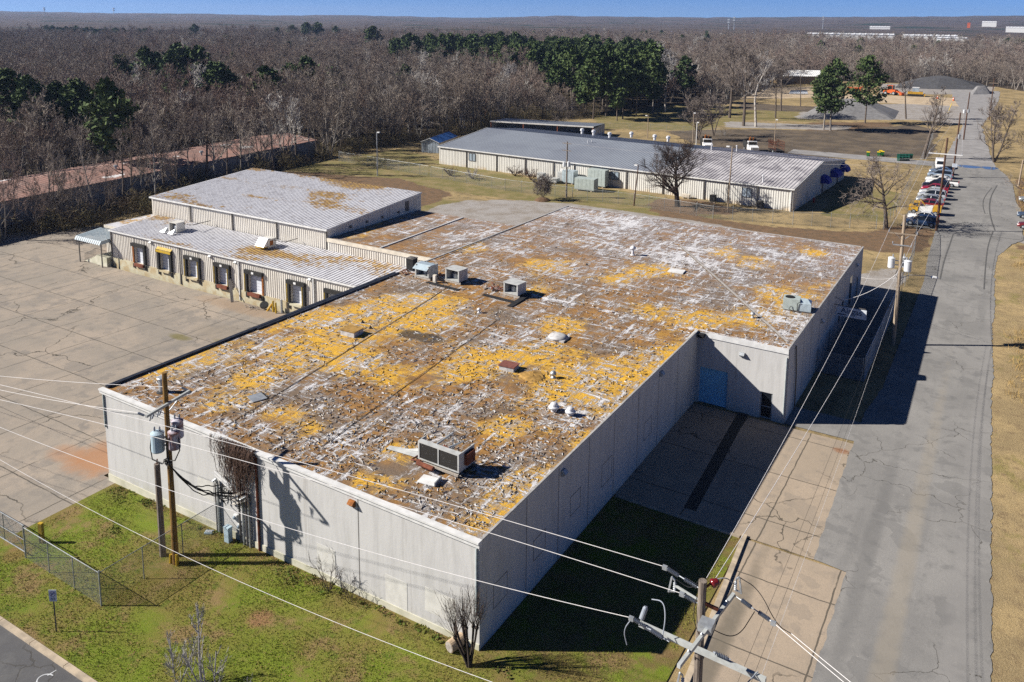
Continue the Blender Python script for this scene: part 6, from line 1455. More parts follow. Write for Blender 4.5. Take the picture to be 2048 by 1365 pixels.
# ---------------------------------------------------------------- wires
def wire(label, a, b, sag, r=.014, mat='wire', n=24, cat='power line'):
    a, b = V(a), V(b); t = thing('power_line', label, cat, a[:]); mb = MB(); mb.tube([a.lerp(b, i/n)-V((0, 0, 4*sag*(i/n)*(1-i/n)))-a for i in range(n+1)], r, 5, False); mb.build('conductor', M[mat], t)
L1 = P1.location
for e, far, lab in ((e0, (0, 768), 'power line from the front end of the transformer pole crossarm'), (e1, (0, 740), 'power line from the rear end of the transformer pole crossarm')):
    a = L1+V(e)+V((-.75, 0, .04)); b = GX(far[0], far[1], -62); b2 = a + (b-a)*2.2; wire(lab, a, b2, .5, .013)
def through(label, pts, r=.0125, ext=1.6):
    """long line following three surveyed points along the street"""
    (x0, y0, z0), (x1, y1, z1), (x2, y2, z2) = [tuple(p) for p in pts]; xe = x0+(x2-x0)*ext; t = thing('power_line', label, 'power line', (x0, y0, z0)); mb = MB(); out = []
    for i in range(41):
        x = x0+(xe-x0)*i/40; l0 = (x-x1)*(x-x2)/((x0-x1)*(x0-x2)); l1 = (x-x0)*(x-x2)/((x1-x0)*(x1-x2)); l2 = (x-x0)*(x-x1)/((x2-x0)*(x2-x1))
        out.append((x-x0, y0*l0+y1*l1+y2*l2-y0, z0*l0+z1*l1+z2*l2-z0))
    mb.tube(out, r, 5, False); mb.build('conductor', M['wire'], t)
through('upper power line crossing the front roof to the near pole', (NL+V((-1.6, .42, 11.75)), GY(352, 858, 25.0), GY(0, 770, 23.9))); through('middle power line crossing the front roof to the near pole', (NL+V((-.8, .12, 11.15)), GY(352, 886, 25.0), GY(0, 800, 23.8))); through('low power line crossing the front wall to the near pole', (NL+V((-2.5, -.5, 9.85)), GY(352, 985, 24.0), GY(0, 855, 22.4)))
through('lower cable sagging over the lawn', (GY(985, 1365, 23.2), GY(352, 1105, 22.6), GY(0, 920, 22.0)), .010)
L2 = P2.location
wire('inner overhead line from the near pole along the road', NL+V((.05, .3, 12.0)), L2+V(c0)+V((0, 0, .34)), .9, .0125); wire('outer overhead line from the near pole along the road', NL+V((.35, .4, 12.05)), L2+V(c1)+V((0, 0, .34)), .9, .0125)
L3 = P3.location
for s, e, lab in ((c0, -1.9, 'inner'), (c1, 2.5, 'outer')): wire(lab+' overhead line from the street light pole to the car row pole', L2+V(s)+V((0,0,.34)), L3+V((e, -.15, 12.5)), .5, .014)
for x, lab in ((-1.9, 'left'), (2.5, 'right')): wire(lab+' overhead line from the car row pole to the far car park pole', L3+V((x, -.15, 12.5)), P4.location+V((x*.2+.3, 0, 13.2)), .5, .014)
wire('overhead line between the car park pole and the gravel road pole', P4.location+V((.3, 0, 13.3)), P5.location+V((.3, 0, 12.8)), .5, .014); wire('overhead line between the gravel road poles', P5.location+V((.3, 0, 12.8)), P6.location+V((.3, 0, 12.3)), .6, .014)
for k, (z, r, m) in enumerate(((6.6, .007, 'wire_dark'), (6.1, .007, 'wire_dark'), (6.35, .007, 'wire'))):
    a = L2+V((.15*(k-1), -.2, z)); b = V((-6.9+.35*k, 22, z+.35)); wire(('upper black telephone cable over the road slab', 'lower black telephone cable over the road slab', 'pale guy strand over the road slab')[k], a, b, .7, r, m, 24, 'telephone line')
wire('telephone cable running on to the car row', L2+V((0, .1, 6.5)), L3+V((.1, 0, 6.6)), .5, .014, 'wire_dark', 24, 'telephone line')
t = thing('splice_case', 'grey cable splice case hanging on the pale strand at the bottom right', 'cable splice', (-6.25, 26.2, 6.4)); mb = MB(); mb.lathe([(.03, 0), (.09, .1), (.09, .75), (.03, .85)], (0, -.6, 0), 12, (0, 1, -.03)); mb.build('case', M['insul'], t); mb = MB(); mb.tube([(0, .3, 0), (-.35, .7, -.3), (-.2, 1.4, -.1), (0, 1.7, 0)], .02, 5); mb.build('tail', M['cable'], t)
wire('left service line dropping across the street from the near pole', NL+V((2.35, .92, 10.75)), (14.5, 18.5, 9.6), .3, .0125); wire('right service line dropping across the street from the near pole', NL+V((3.0, .9, 10.6)), (15.0, 18.9, 9.6), .3, .0125)
wire('twisted service drop from the street light pole to the shop sign bracket', L2+V((-.1, -.1, 7.5)), (BX1+.5, 84.2, 4.7), .55, .03); wire('thin service strand from the street light pole to the warehouse', L2+V((-.1, 0, 7.0)), (BX1+.05, 93, 4.9), .3, .012)
wire('overhead line from the tan building pole towards the car park', P7.location+V((.9, -.2, 9.95)), (-15, 141, 9.6), .8, .012); wire('overhead line from the lamp pole to the car row pole', (-39.2, 135.6, 10.6), L3+V((-.5, -.1, 11.5)), .8, .012)
wire('service line from the tan building wall to the car park', (-30, 161, 3.7), P4.location+V((.2, 0, 9)), .4, .012)
# ---------------------------------------------------------------- cars (local +x is the nose)
def wheel(parent, x, y, r=.33, w=.22):
    mb = MB(); s = 1 if y > 0 else -1; mb.lathe([(r*.62, -w/2), (r*.95, -w/2), (r, -w/4), (r, w/4), (r*.95, w/2), (r*.62, w/2)], (x, y, r), 16, (0, 1, 0)); o = mb.build('wheel', M['black'], parent)
    mb = MB(); mb.lathe([(r*.6, 0), (r*.55, .03), (r*.15, .05)], (x, y+s*(w/2-.02), r), 12, (0, s, 0)); b = mb.build('rim', M['galv'], parent); b.parent = o
def car(label, x, y, rz, kind, paint, cat='car', L=4.6, W=1.82, H=1.5, nm='parked_car'):
    t = thing(nm, label, cat, (x, y, .04), rz, 'vehicles parked by the road'); pm = car_paint(*paint)
    hb, bel = .30, .92
    if kind == 'sedan': prof = [(-.5, .55, .72), (-.485, .78, .92), (-.40, .93, .98), (-.28, .97, 1), (.18, .95, 1), (.24, .93, 1), (.42, .80, .96), (.485, .68, .88), (.5, .5, .76)]; gh = [(-.36, .95), (-.22, 1.42), (-.02, 1.47), (.08, 1.40), (.25, .94)]
    elif kind == 'suv': prof = [(-.5, .6, .8), (-.49, .9, .94), (-.45, 1.0, 1), (-.2, 1.02, 1), (.18, 1.02, 1), (.24, 1.0, 1), (.42, .90, .96), (.485, .78, .9), (.5, .55, .8)]; gh = [(-.485, 1.0), (-.43, 1.62), (-.05, 1.70), (.08, 1.62), (.25, 1.0)]
    elif kind == 'pickup': prof = [(-.5, .95, .92), (-.49, 1.05, .96), (-.14, 1.05, 1), (-.10, 1.05, 1), (.15, 1.05, 1), (.24, 1.04, 1), (.42, 1.0, .98), (.485, .9, .92), (.5, .6, .84)]; gh = [(-.13, 1.05), (-.11, 1.74), (.02, 1.80), (.09, 1.74), (.21, 1.05)]
    else: prof = [(-.5, 1.9, .9), (-.49, 2.0, .94), (-.1, 2.05, .96), (.1, 2.0, .96), (.26, 1.15, .98), (.42, 1.0, .96), (.49, .85, .92), (.5, .6, .84)]; gh = [(.10, 1.2), (.105, 1.9), (.16, 1.9), (.2, 1.75), (.3, 1.12)]
    mb = MB(); rows = []
    for (u, z, k) in prof:
        w = W/2*k; xx = u*L; rows.append([(xx, -w*.96, hb), (xx, -w, (hb+z)/2), (xx, -w*.93, z-.06), (xx, -w*.8, z), (xx, w*.8, z), (xx, w*.93, z-.06), (xx, w, (hb+z)/2), (xx, w*.96, hb)])
    for a, b in zip(rows, rows[1:]):
        for i in range(7): mb.quad(a[i], b[i], b[i+1], a[i+1])
        mb.quad(a[7], b[7], b[0], a[0])
    mb.poly(rows[0]); mb.poly(rows[-1][::-1])
    k = len(gh); top = [i for i in range(k) if gh[i][1] > 1.3]
    wi = lambda z: W/2*(.90-.20*max(0, min(1, (z-.95)/.75)))
    # roof skin and pillars
    for i in top[:-1]:
        (a, za), (b, zb) = gh[i], gh[i+1]; mb.quad((a*L, -wi(za), za+.012), (b*L, -wi(zb), zb+.012), (b*L, wi(zb), zb+.012), (a*L, wi(za), za+.012))
    for sgn in (1, -1):
        for (i, j) in ((0, top[0]), (k-1, top[-1])):
            mb.bar((gh[i][0]*L, sgn*wi(gh[i][1]), gh[i][1]), (gh[j][0]*L, sgn*wi(gh[j][1]), gh[j][1]+.01), .07, .06)
        xm = (gh[top[0]][0]*.45+gh[-1][0]*.55-.06)*L; mb.bar((xm, sgn*wi(.98), .98), (xm-.05, sgn*wi(1.6 if H > 1.55 else 1.4), gh[top[-1]][1]-.02), .08, .04)
        for i in range(top[0], top[-1]): mb.bar((gh[i][0]*L, sgn*wi(gh[i][1]), gh[i][1]), (gh[i+1][0]*L, sgn*wi(gh[i+1][1]), gh[i+1][1]), .07, .06)
    if kind == 'pickup':
        pass
    mb.build('body', pm, t)
    mb = MB(); ins = .015
    for i in range(k-1):
        (a, za), (b, zb) = gh[i], gh[i+1]
        if i in top and i+1 in top: continue
        mb.quad((a*L, -wi(za)+ins, za), (b*L, -wi(zb)+ins, zb), (b*L, wi(zb)-ins, zb), (a*L, wi(za)-ins, za))
    for s in (1, -1): mb.poly([(u*L, s*(wi(z)-ins), z) for u, z in gh])
    mb.build('window', M['glass'], t)
    r = .33 if kind == 'sedan' else .38
    for xx in (-.30*L, .31*L):
        for s in (1, -1): wheel(t, xx, s*(W/2-.09), r)
    for s in (1, -1):
        mb = MB(); mb.box(.478*L, s*W*.28, .62, .503*L, s*W*.42, .74); mb.build('headlight', M['white_clean'], t)
        mb = MB(); mb.box(-.504*L, s*W*.30, .72, -.478*L, s*W*.44, .9 if kind == 'sedan' else 1.1); mb.build('taillight', M['red'], t)
    mb = MB(); mb.box(.49*L, -W*.25, .35, .506*L, W*.25, .55); mb.build('grille', M['black'], t)
    if kind == 'pickup':
        mb = MB(); mb.box(-.485*L, -W*.40, 1.052, -.16*L, W*.40, 1.06); mb.build('bed', M['black'], t)
    return t
rowx = lambda y: -10.6 - .018*(y-143)
W_ = ('white_car_paint', (.72, .72, .72), .0); SIL = ('silver_car_paint', (.42, .44, .46), .5); PALE = ('pale_silver_car_paint', (.56, .58, .60), .4)
cars = [(143.6, 'suv', ('dark_blue_car_paint', (.025, .05, .11), .2), 'dark blue SUV, nearest of the car row', 4.9),
        (147.6, 'sedan', W_, 'white car mostly hidden behind the dark blue SUV', 4.6),
        (158.6, 'sedan', ('deep_red_car_paint', (.22, .015, .02), .2), 'deep red sedan next to the orange and white truck', 4.6),
        (163.0, 'sedan', SIL, 'grey-silver sedan beyond the deep red sedan', 4.6),
        (167.2, 'suv', PALE, 'pale silver boxy SUV in mid row', 4.7),
        (170.8, 'sedan', ('pearl_car_paint', (.60, .62, .62), .3), 'pearl sedan behind the pale silver SUV', 4.7),
        (174.6, 'sedan', ('bright_red_car_paint', (.30, .012, .03), .2), 'bright red car before the black SUV', 4.6),
        (178.0, 'suv', ('black_car_paint', (.012, .012, .018), .2), 'black SUV beside the white pickup', 4.8),
        (185.6, 'sedan', ('off_white_car_paint', (.66, .66, .64), .0), 'white sedan beyond the white pickup', 4.7),
        (191.0, 'suv', ('light_blue_car_paint', (.32, .40, .50), .4), 'light blue SUV near the far end of the row', 4.7),
        (196.0, 'sedan', ('steel_blue_car_paint', (.18, .24, .33), .4), 'steel blue car last in the row before the white van', 4.7)]
for y, kd, pt, lab, L in cars: car(lab, rowx(y), y, PI, kd, pt, L=L, H=1.7 if kd == 'suv' else 1.5)
car('white crew pickup sticking out from the car row', rowx(182)+.9, 181.8, PI, 'pickup', W_, 'pickup', 5.8, 1.95, 1.85, 'parked_pickup')
car('white van facing the camera at the far end of the car row', -12.4, 203.5, -PI/2+.1, 'van', ('van_white_paint', (.75, .75, .75), 0), 'van', 5.4, 2.0, 2.0, 'parked_van')
# small orange and white flatbed truck in the row
t = thing('parked_truck', 'orange and white service truck parked between the white and deep red cars', 'truck', (rowx(153), 153.0, .04), PI, 'vehicles parked by the road')
mb = MB(); mb.box(1.2, -.95, .45, 2.6, .95, 1.25); mb.box(1.0, -.9, 1.25, 1.9, .9, 1.95); mb.build('cab', M['machine_yellow'], t); mb = MB(); mb.box(1.2, -.91, 1.35, 1.92, .91, 1.85); mb.build('window', M['glass'], t); mb = MB(); mb.box(-1.0, -.95, .6, .95, .95, 1.35); mb.build('bed', M['white'], t); mb = MB(); mb.box(-2.3, -.95, .6, -1.02, .95, 1.5); mb.build('locker', M['machine_yellow'], t)
mb = MB(); mb.bar((.2, 0, 1.35), (1.0, .1, 2.4), .18, .18); mb.build('jib', M['machine_yellow'], t)
for xx in (-1.5, 1.8):
    for s in (1, -1): wheel(t, xx, s*.85, .38)
# right-hand parked cars
p = GT(2046, 436); car('dark blue-grey car on the gravel at the right edge', p.x+1.4, p.y, PI, 'sedan', ('slate_car_paint', (.06, .09, .14), .3)); p = GT(2046, 457); car('dark red car on the gravel at the right edge', p.x+1.5, p.y, PI-.1, 'sedan', ('maroon_car_paint', (.14, .012, .015), .2)); p = GT(2046, 404); car('silver car half hidden in twigs at the right edge', p.x+1.6, p.y, PI, 'sedan', ('grey_car_paint', (.30, .32, .33), .4))
# dump trucks and caged trailer
def dump(label, px_, py_, rz):
    p = GT(px_, py_); t = thing('dump_truck', label, 'truck', (p.x, p.y, 0), rz)
    mb = MB(); mb.box(1.6, -1.0, .7, 3.3, 1.0, 1.55); mb.poly([(3.3, -1.0, 1.55), (3.3, 1.0, 1.55), (1.7, 1.05, 1.85), (1.7, -1.05, 1.85)]); mb.box(.1, -1.1, .7, 1.65, 1.1, 1.8); mb.box(.15, -1.05, 1.8, 1.25, 1.05, 2.75); mb.build('cab', M['white_clean'], t)
    mb = MB(); mb.quad((1.26, -.95, 1.9), (1.26, .95, 1.9), (1.26, .95, 2.6), (1.26, -.95, 2.6)); mb.box(.3, -1.06, 1.9, 1.1, 1.06, 2.55); mb.build('window', M['glass'], t)
    mb = MB(); mb.box(3.301, -.6, .85, 3.33, .6, 1.45); mb.build('grille', M['galv'], t); mb = MB(); mb.box(3.2, -1.15, .5, 3.5, 1.15, .72); mb.build('bumper', M['black'], t)
    mb = MB(); mb.quad((-3.6, -1.15, 1.0), (-.2, -1.15, 1.1), (-.2, -1.15, 2.7), (-3.6, -1.15, 2.5)); mb.quad((-3.6, 1.15, 1.0), (-.2, 1.15, 1.1), (-.2, 1.15, 2.7), (-3.6, 1.15, 2.5)); mb.quad((-3.6, -1.15, 1.0), (-3.6, 1.15, 1.0), (-.2, 1.15, 1.1), (-.2, -1.15, 1.1)); mb.quad((-.2, -1.15, 1.1), (-.2, 1.15, 1.1), (-.05, 1.15, 3.3), (-.05, -1.15, 3.3)); mb.build('dump_body', M['black'], t)
    mb = MB(); mb.bar((-.02, -.5, 2.7), (.6, -.5, 3.7), .3, .3); mb.bar((-.02, .3, 2.7), (.5, .3, 3.6), .25, .25); mb.bar((.6, -.5, 3.7), (-1.6, .2, 2.9), .25, .25); mb.build('grapple_arm', M['rust_orange'], t)
    for xx in (-2.4, 2.4):
        for s in (1, -1): wheel(t, xx, s*.98, .48, .3)
dump('white dump truck with black body, left one behind the tan building roof', 1413, 299, -1.1); dump('white dump truck with black body, beside the caged trailer', 1502, 304, -1.05)
p = GT(1552, 306); t = thing('caged_trailer', 'black trailer with high mesh cage sides beside the dump truck', 'trailer', (p.x, p.y, 0), -.9)
mb = MB(); mb.box(-2.2, -1.1, .6, 2.2, 1.1, .8); mb.build('bed', M['black'], t); mb = MB()
for i in range(13):
    x = -2.2+i*4.4/12; [mb.bar((x, s*1.1, .8), (x, s*1.1, 3.0), .04, .04) for s in (1, -1)]
for z in (1.3, 1.9, 2.5, 3.0): [mb.bar((-2.2, s*1.1, z), (2.2, s*1.1, z), .04, .04) for s in (1, -1)]; [mb.bar((x, -1.1, z), (x, 1.1, z), .04, .04) for x in (-2.2, 2.2)]
mb.build('cage', M['rust'], t); [wheel(t, xx, s*1.0, .4) for xx in (-.9, .5) for s in (1, -1)]
# wheelie bins
def bin_(label, x, y, body, lid, group, rz=0.0):
    t = thing('wheelie_bin', label, 'bin', (x, y, 0), rz, group); mb = MB(); n0 = 0; mb.v = [(-.28,-.28,.08),(.28,-.28,.08),(.28,.28,.08),(-.28,.28,.08),(-.36,-.36,1.02),(.36,-.36,1.02),(.36,.36,1.02),(-.36,.36,1.02)]
    for q in ((0,3,2,1),(4,5,6,7),(0,1,5,4),(1,2,6,5),(2,3,7,6),(3,0,4,7)): mb.f.append(q); mb.m.append(0)
    mb.build('body', M[body], t); mb = MB(); mb.poly([(-.39,-.39,1.04),(.39,-.39,1.04),(.39,.39,1.12),(-.39,.39,1.12)]); mb.quad((-.39,-.39,1.0),(.39,-.39,1.0),(.39,-.39,1.04),(-.39,-.39,1.04)); mb.quad((.39,-.39,1.0),(.39,.39,1.06),(.39,.39,1.12),(.39,-.39,1.04)); mb.build('lid', M[lid], t)
    for s in (1, -1): mb = MB(); mb.lathe([(.12, -.04), (.12, .04)], (s*.33, .33, .12), 10, (1, 0, 0)); mb.build('wheel', M['black'], t)
p = GT(1736, 313); bin_('lone green bin with yellow lid, left of the yellow-lidded pair', p.x, p.y, 'greenbin', 'yellow_lid', 'yellow lidded bins')
for k, (px_, py_) in enumerate(((1757, 313), (1764, 312), (1759, 310))): p = GT(px_, py_); bin_(('left', 'right', 'rear')[k]+' green bin with yellow lid of the cluster of three', p.x+k*.1, p.y, 'greenbin', 'yellow_lid', 'yellow lidded bins', .1*k)
for k in range(9): p = GT(1797+(k % 5)*6.2, 318+1.4*(k//5)*3); bin_('dark green bin packed in the cluster by the car park fence', p.x, p.y, 'greenbin_dark', 'greenbin_dark', 'dark green bins', .2*math.sin(k*2))
# plant at the gravel field
p = GT(1782, 190); t = thing('orange_loader', 'orange wheeled machine parked on the gravel field', 'loader', (p.x, p.y, 0), -.3)
mb = MB(); mb.box(-3, -1.3, .9, 2.2, 1.3, 2.4); mb.build('body', M['orange'], t); mb = MB(); mb.box(-1.2, -1.0, 2.4, .8, 1.0, 4.0); mb.build('cab', M['glass'], t); mb = MB(); mb.box(-1.3, -1.1, 4.0, .9, 1.1, 4.2); [mb.bar((x, y, 2.4), (x, y, 4.0), .15, .15) for x in (-1.2, .8) for y in (-1, 1)]; mb.build('cab_roof', M['orange'], t); mb = MB(); mb.bar((2.2, -.8, 2.0), (4.4, -.8, .9), .3, .4); mb.bar((2.2, .8, 2.0), (4.4, .8, .9), .3, .4); mb.box(4.2, -1.5, .2, 5.2, 1.5, 1.2); mb.build('bucket', M['orange'], t); [wheel(t, x, s*1.3, .8, .5) for x in (-1.9, 1.6) for s in (1, -1)]
p = GT(1832, 193); t = thing('yellow_bulldozer', 'yellow tracked machine with pale cab in front of the dark gravel bank', 'bulldozer', (p.x, p.y, 0), .1)
mb = MB(); mb.box(-3.4, -1.3, 1.0, 2.6, 1.3, 2.0); mb.build('body', M['machine_yellow'], t); mb = MB(); mb.box(-1.6, -1.1, 2.0, 1.0, 1.1, 3.7); mb.build('cab', M['glass_pale'], t); mb = MB(); mb.box(-1.7, -1.2, 3.7, 1.1, 1.2, 3.9); mb.build('cab_roof', M['white'], t)
for s in (1, -1): mb = MB(); mb.prism([(-3.4, s*1.3), (2.8, s*1.3), (2.8, s*1.8), (-3.4, s*1.8)], .1, .95); mb.build('track', M['black'], t)
mb = MB(); mb.box(3.2, -1.9, .1, 3.5, 1.9, 1.3); [mb.bar((2.6, s*1.4, .8), (3.25, s*1.4, .7), .2, .3) for s in (1, -1)]; mb.build('blade', M['machine_yellow'], t)
p = GT(1712, 187); t = thing('orange_machine', 'orange machine half hidden behind the right-hand pine', 'machine', (p.x, p.y, 0)); mb = MB(); mb.box(-3.5, -1.3, .8, 2, 1.3, 2.6); mb.build('body', M['orange'], t); mb = MB(); mb.bar((1.5, 0, 2.5), (5.5, 0, 4.5), .5, .5); mb.build('jib', M['orange'], t); [wheel(t, x, s*1.2, .7, .4) for x in (-2.2, 1) for s in (1, -1)]
for k, (px_, py_, lab) in enumerate(((1907, 202, 'orange traffic barrel at the corner of the sand strip'), (1875, 198, 'orange traffic barrel left on the sand strip'))): p = GT(px_, py_); t = thing('traffic_barrel', lab, 'traffic barrel', (p.x, p.y, 0)); mb = MB(); mb.lathe([(.4, 0), (.38, .5), (.32, 1.2), (.25, 1.3)], (0,0,0), 12); mb.build('drum', M['orange'], t); mb = MB(); mb.lathe([(.39, .75), (.37, 1.0)], (0,0,0), 12); mb.build('band', M['white'], t)
p = GT(1896, 226); t = thing('yellow_marker_post', 'leaning yellow marker post by the gravel road', 'marker post', (p.x, p.y, 0)); mb = MB(); mb.tube([(0, 0, 0), (.9, 0, 3.4)], .1, 8); mb.build('post', M['yellow_lid'], t); mb = MB(); mb.lathe([(.13, 0), (.13, .5)], (.1, 0, .3), 8); mb.build('collar', M['white'], t)
# equipment beside the tan building
def unit(name, label, cat, x, y, w, d, h, mat, rz=0.0, feet=.25, lid=None):
    t = thing(name, label, cat, (x, y, 0), rz); mb = MB(); mb.box(-w/2, -d/2, feet, w/2, d/2, h); mb.build('casing', M[mat], t); mb = MB(); [mb.box(x_-.15, -d/2+.05, -.1, x_+.15, d/2-.05, feet) for x_ in (-w*.35, w*.35)]; mb.build('plinth', M['kerb'], t)
    mb = MB(); n = 5; [mb.box(-w/2+w*i/n+.03, -d/2-.02, feet+.1, -w/2+w*(i+1)/n-.03, -d/2-.004, h-.1) for i in range(n)]; mb.build('panel', M[lid or mat], t)
unit('generator_cabinet', 'large pale green cabinet behind the double-crossarm pole', 'generator', -67.3, 138.4, 4.0, 2.0, 2.4, 'acgreen', .05); unit('generator_cabinet', 'tall grey-green air handler against the tan building wall', 'air handler', -67.0, 143.0, 3.8, 1.6, 3.4, 'acgreen', -.05); unit('generator_cabinet', 'pale blue-grey chiller left of the big cabinets', 'chiller', -73.0, 142.8, 2.6, 1.8, 2.6, 'hood_blue', -.05)
unit('utility_cabinet', 'low grey box beside the white door', 'cabinet', -79.0, 142.0, 1.4, 1.2, 1.6, 'acgrey'); unit('utility_cabinet', 'small vented grey cabinet between the white door and chiller', 'cabinet', -75.2, 143.2, 1.3, 1.0, 2.0, 'acgrey'); unit('utility_cabinet', 'wide low grey cabinet left of the chiller', 'cabinet', -76.5, 141.4, 3.2, 1.4, 1.0, 'acgrey')
def small_ac(label, x, y): t = thing('ground_condenser', label, 'air conditioner', (x, y, 0), -.05); mb = MB(); mb.box(-.45, -.45, .1, .45, .45, 1.3); mb.build('casing', M['tarp'], t); mb = MB(); mb.lathe([(.36, 1.3), (.34, 1.36), (.05, 1.38)], (0,0,0), 14); mb.build('fan_guard', M['conduit_dark'], t); mb = MB(); mb.box(-.55, -.55, -.05, .55, .55, .1); mb.build('slab', M['kerb'], t)
small_ac('black condenser by the tan building, near its road end corner', -35.6, 141.6); small_ac('black condenser by the tan building in the tree shadow', -44.0, 142.0)
unit('utility_cabinet', 'pale square box on the ground right of the spreading bare tree', 'cabinet', -49.0, 142.2, 1.4, .8, .8, 'fascia_cream')
for (s, tt, lab) in ((55.6, 18.25, 'white roof vent pipe on the ridge seam'), (59.5, 22, 'tall white vent pipe behind the chalky roof ridge'), (71.5, 1.5, 'thin vent pipe at the chalky roof eave by the corner'), (55.2, 1.2, 'thin vent pipe at the chalky roof eave by the seam')):
    p = bw(s, tt, BZ + (BR-BZ)*(1-abs(2*tt/BW-1))); t = thing('pipe_vent', lab, 'pipe vent', p[:]); mb = MB(); mb.tube([(0, 0, -.1), (0, 0, 1.2)], .12, 8); mb.build('pipe', M['pipe_white'], t); mb = MB(); mb.lathe([(.2, 1.2), (.18, 1.34), (.02, 1.4)], (0,0,0), 10); mb.build('cap', M['pipe_white'], t)
for k, (px_, py_) in enumerate(((1164, 274), (1187, 277), (1219, 282), (1263, 281), (1309, 287), (1336, 290), (1176, 287), (1184, 287))):
    p = GY(px_, py_, 176 - .05*k); p = G(px_, py_, 4.4 if k < 6 else 5.6); t = thing('roof_ventilator', 'white ventilator standing on the rear roof slope of the tan building', 'roof vent', (p.x, min(p.y, 176), gz(.5) - (min(p.y, 176)-163)*.0 - .9), 0, 'white ventilators on the rear slope'); mb = MB(); mb.lathe([(.3, 0), (.3, .7), (.5, .75), (.45, 1.2), (.1, 1.35)], (0,0,0), 10) if k < 6 else mb.tube([(0,0,0), (0,0,1.2)], .1, 6); mb.build('cowl', M['pipe_white'], t)
t = thing('fire_hydrant', 'red hydrant-like post at the foot of the tan gable wall', 'hydrant', bw(BL+1.0, 9.5, 0)[:]); mb = MB(); mb.lathe([(.22, 0), (.22, .1), (.15, .14), (.15, .65), (.19, .7), (.12, .85), (.03, .92)], (0,0,0), 12); mb.tube([(-.28, 0, .5), (.28, 0, .5)], .08, 8); mb.build('barrel', M['red'], t)
# items at the back boundary and far horizon
p = GT(1705, 310); 
def far_building(label, px_, py_, d, w, h, mat, dep=20):
    v = ray(px_, py_); v = v/ V((v.x, v.y)).length; x, y = v.x*d, v.y*d; zt = CAMH+v.z*d; t = thing('distant_building', label, 'distant building', (x, y, zt-h), -math.atan2(x, y))
    mb = MB(); mb.box(-w/2, 0, -12, w/2, dep, h*.72); mb.build('wall', M['white' if mat == 'white_clean' else mat], t); mb = MB(); ribroof(mb, (-w/2, -.5, h*.72), (w/2, -.5, h*.72), (w/2, dep/2, h), (-w/2, dep/2, h), 6, .3); mb.build('roof', M[mat], t)
far_building('very long white warehouse roof showing above the right-hand woods', 1700, 67, 1050, 95, 5, 'white_clean'); far_building('shorter white roof right of the long warehouse above the woods', 1860, 70, 1050, 55, 5, 'white_clean'); far_building('third white roof low among the treetops', 1905, 75, 1000, 30, 4, 'white_clean')
far_building('white stepped tower block on the right skyline', 1979, 43, 2600, 34, 9, 'white_clean'); far_building('small white building low on the skyline with pale roof', 1760, 53, 2200, 45, 8, 'white_clean'); far_building('white roofs at the extreme right of the skyline', 2036, 54, 2000, 42, 8, 'white_clean'); far_building('small red-orange building on the right skyline', 1938, 46, 2500, 7, 6, 'orange')
def mast(label, px_, ytop, ybase, d):
    v = ray(px_, ytop); v = v/V((v.x, v.y)).length; zt = CAMH+v.z*d; v2 = ray(px_, ybase); v2 = v2/V((v2.x, v2.y)).length; t = thing('radio_mast', label, 'radio mast', (v.x*d, v.y*d, CAMH+v2.z*d-4)); h = zt-t.location.z; mb = MB(); mb.tube([(0, 0, 0), (0, 0, h)], [.9, .6], 5); mb.build('mast', M['galv'], t)
    mb = MB(); [mb.box(-2.2, -2.2, z, 2.2, 2.2, z+2.2) for z in (h-3, h-8)]; mb.build('antenna', M['galv'], t)
mast('thin radio mast at the far left skyline', 88, 15, 30, 2600); mast('thin radio mast right of the left skyline mast', 227, 16, 31, 2600); mast('pale mast left of a pair above the right woods', 1458, 38, 60, 1700); mast('pale mast right of a pair above the right woods', 1469, 34, 60, 1700); mast('faint mast before the right skyline hill', 1647, 33, 55, 2000)
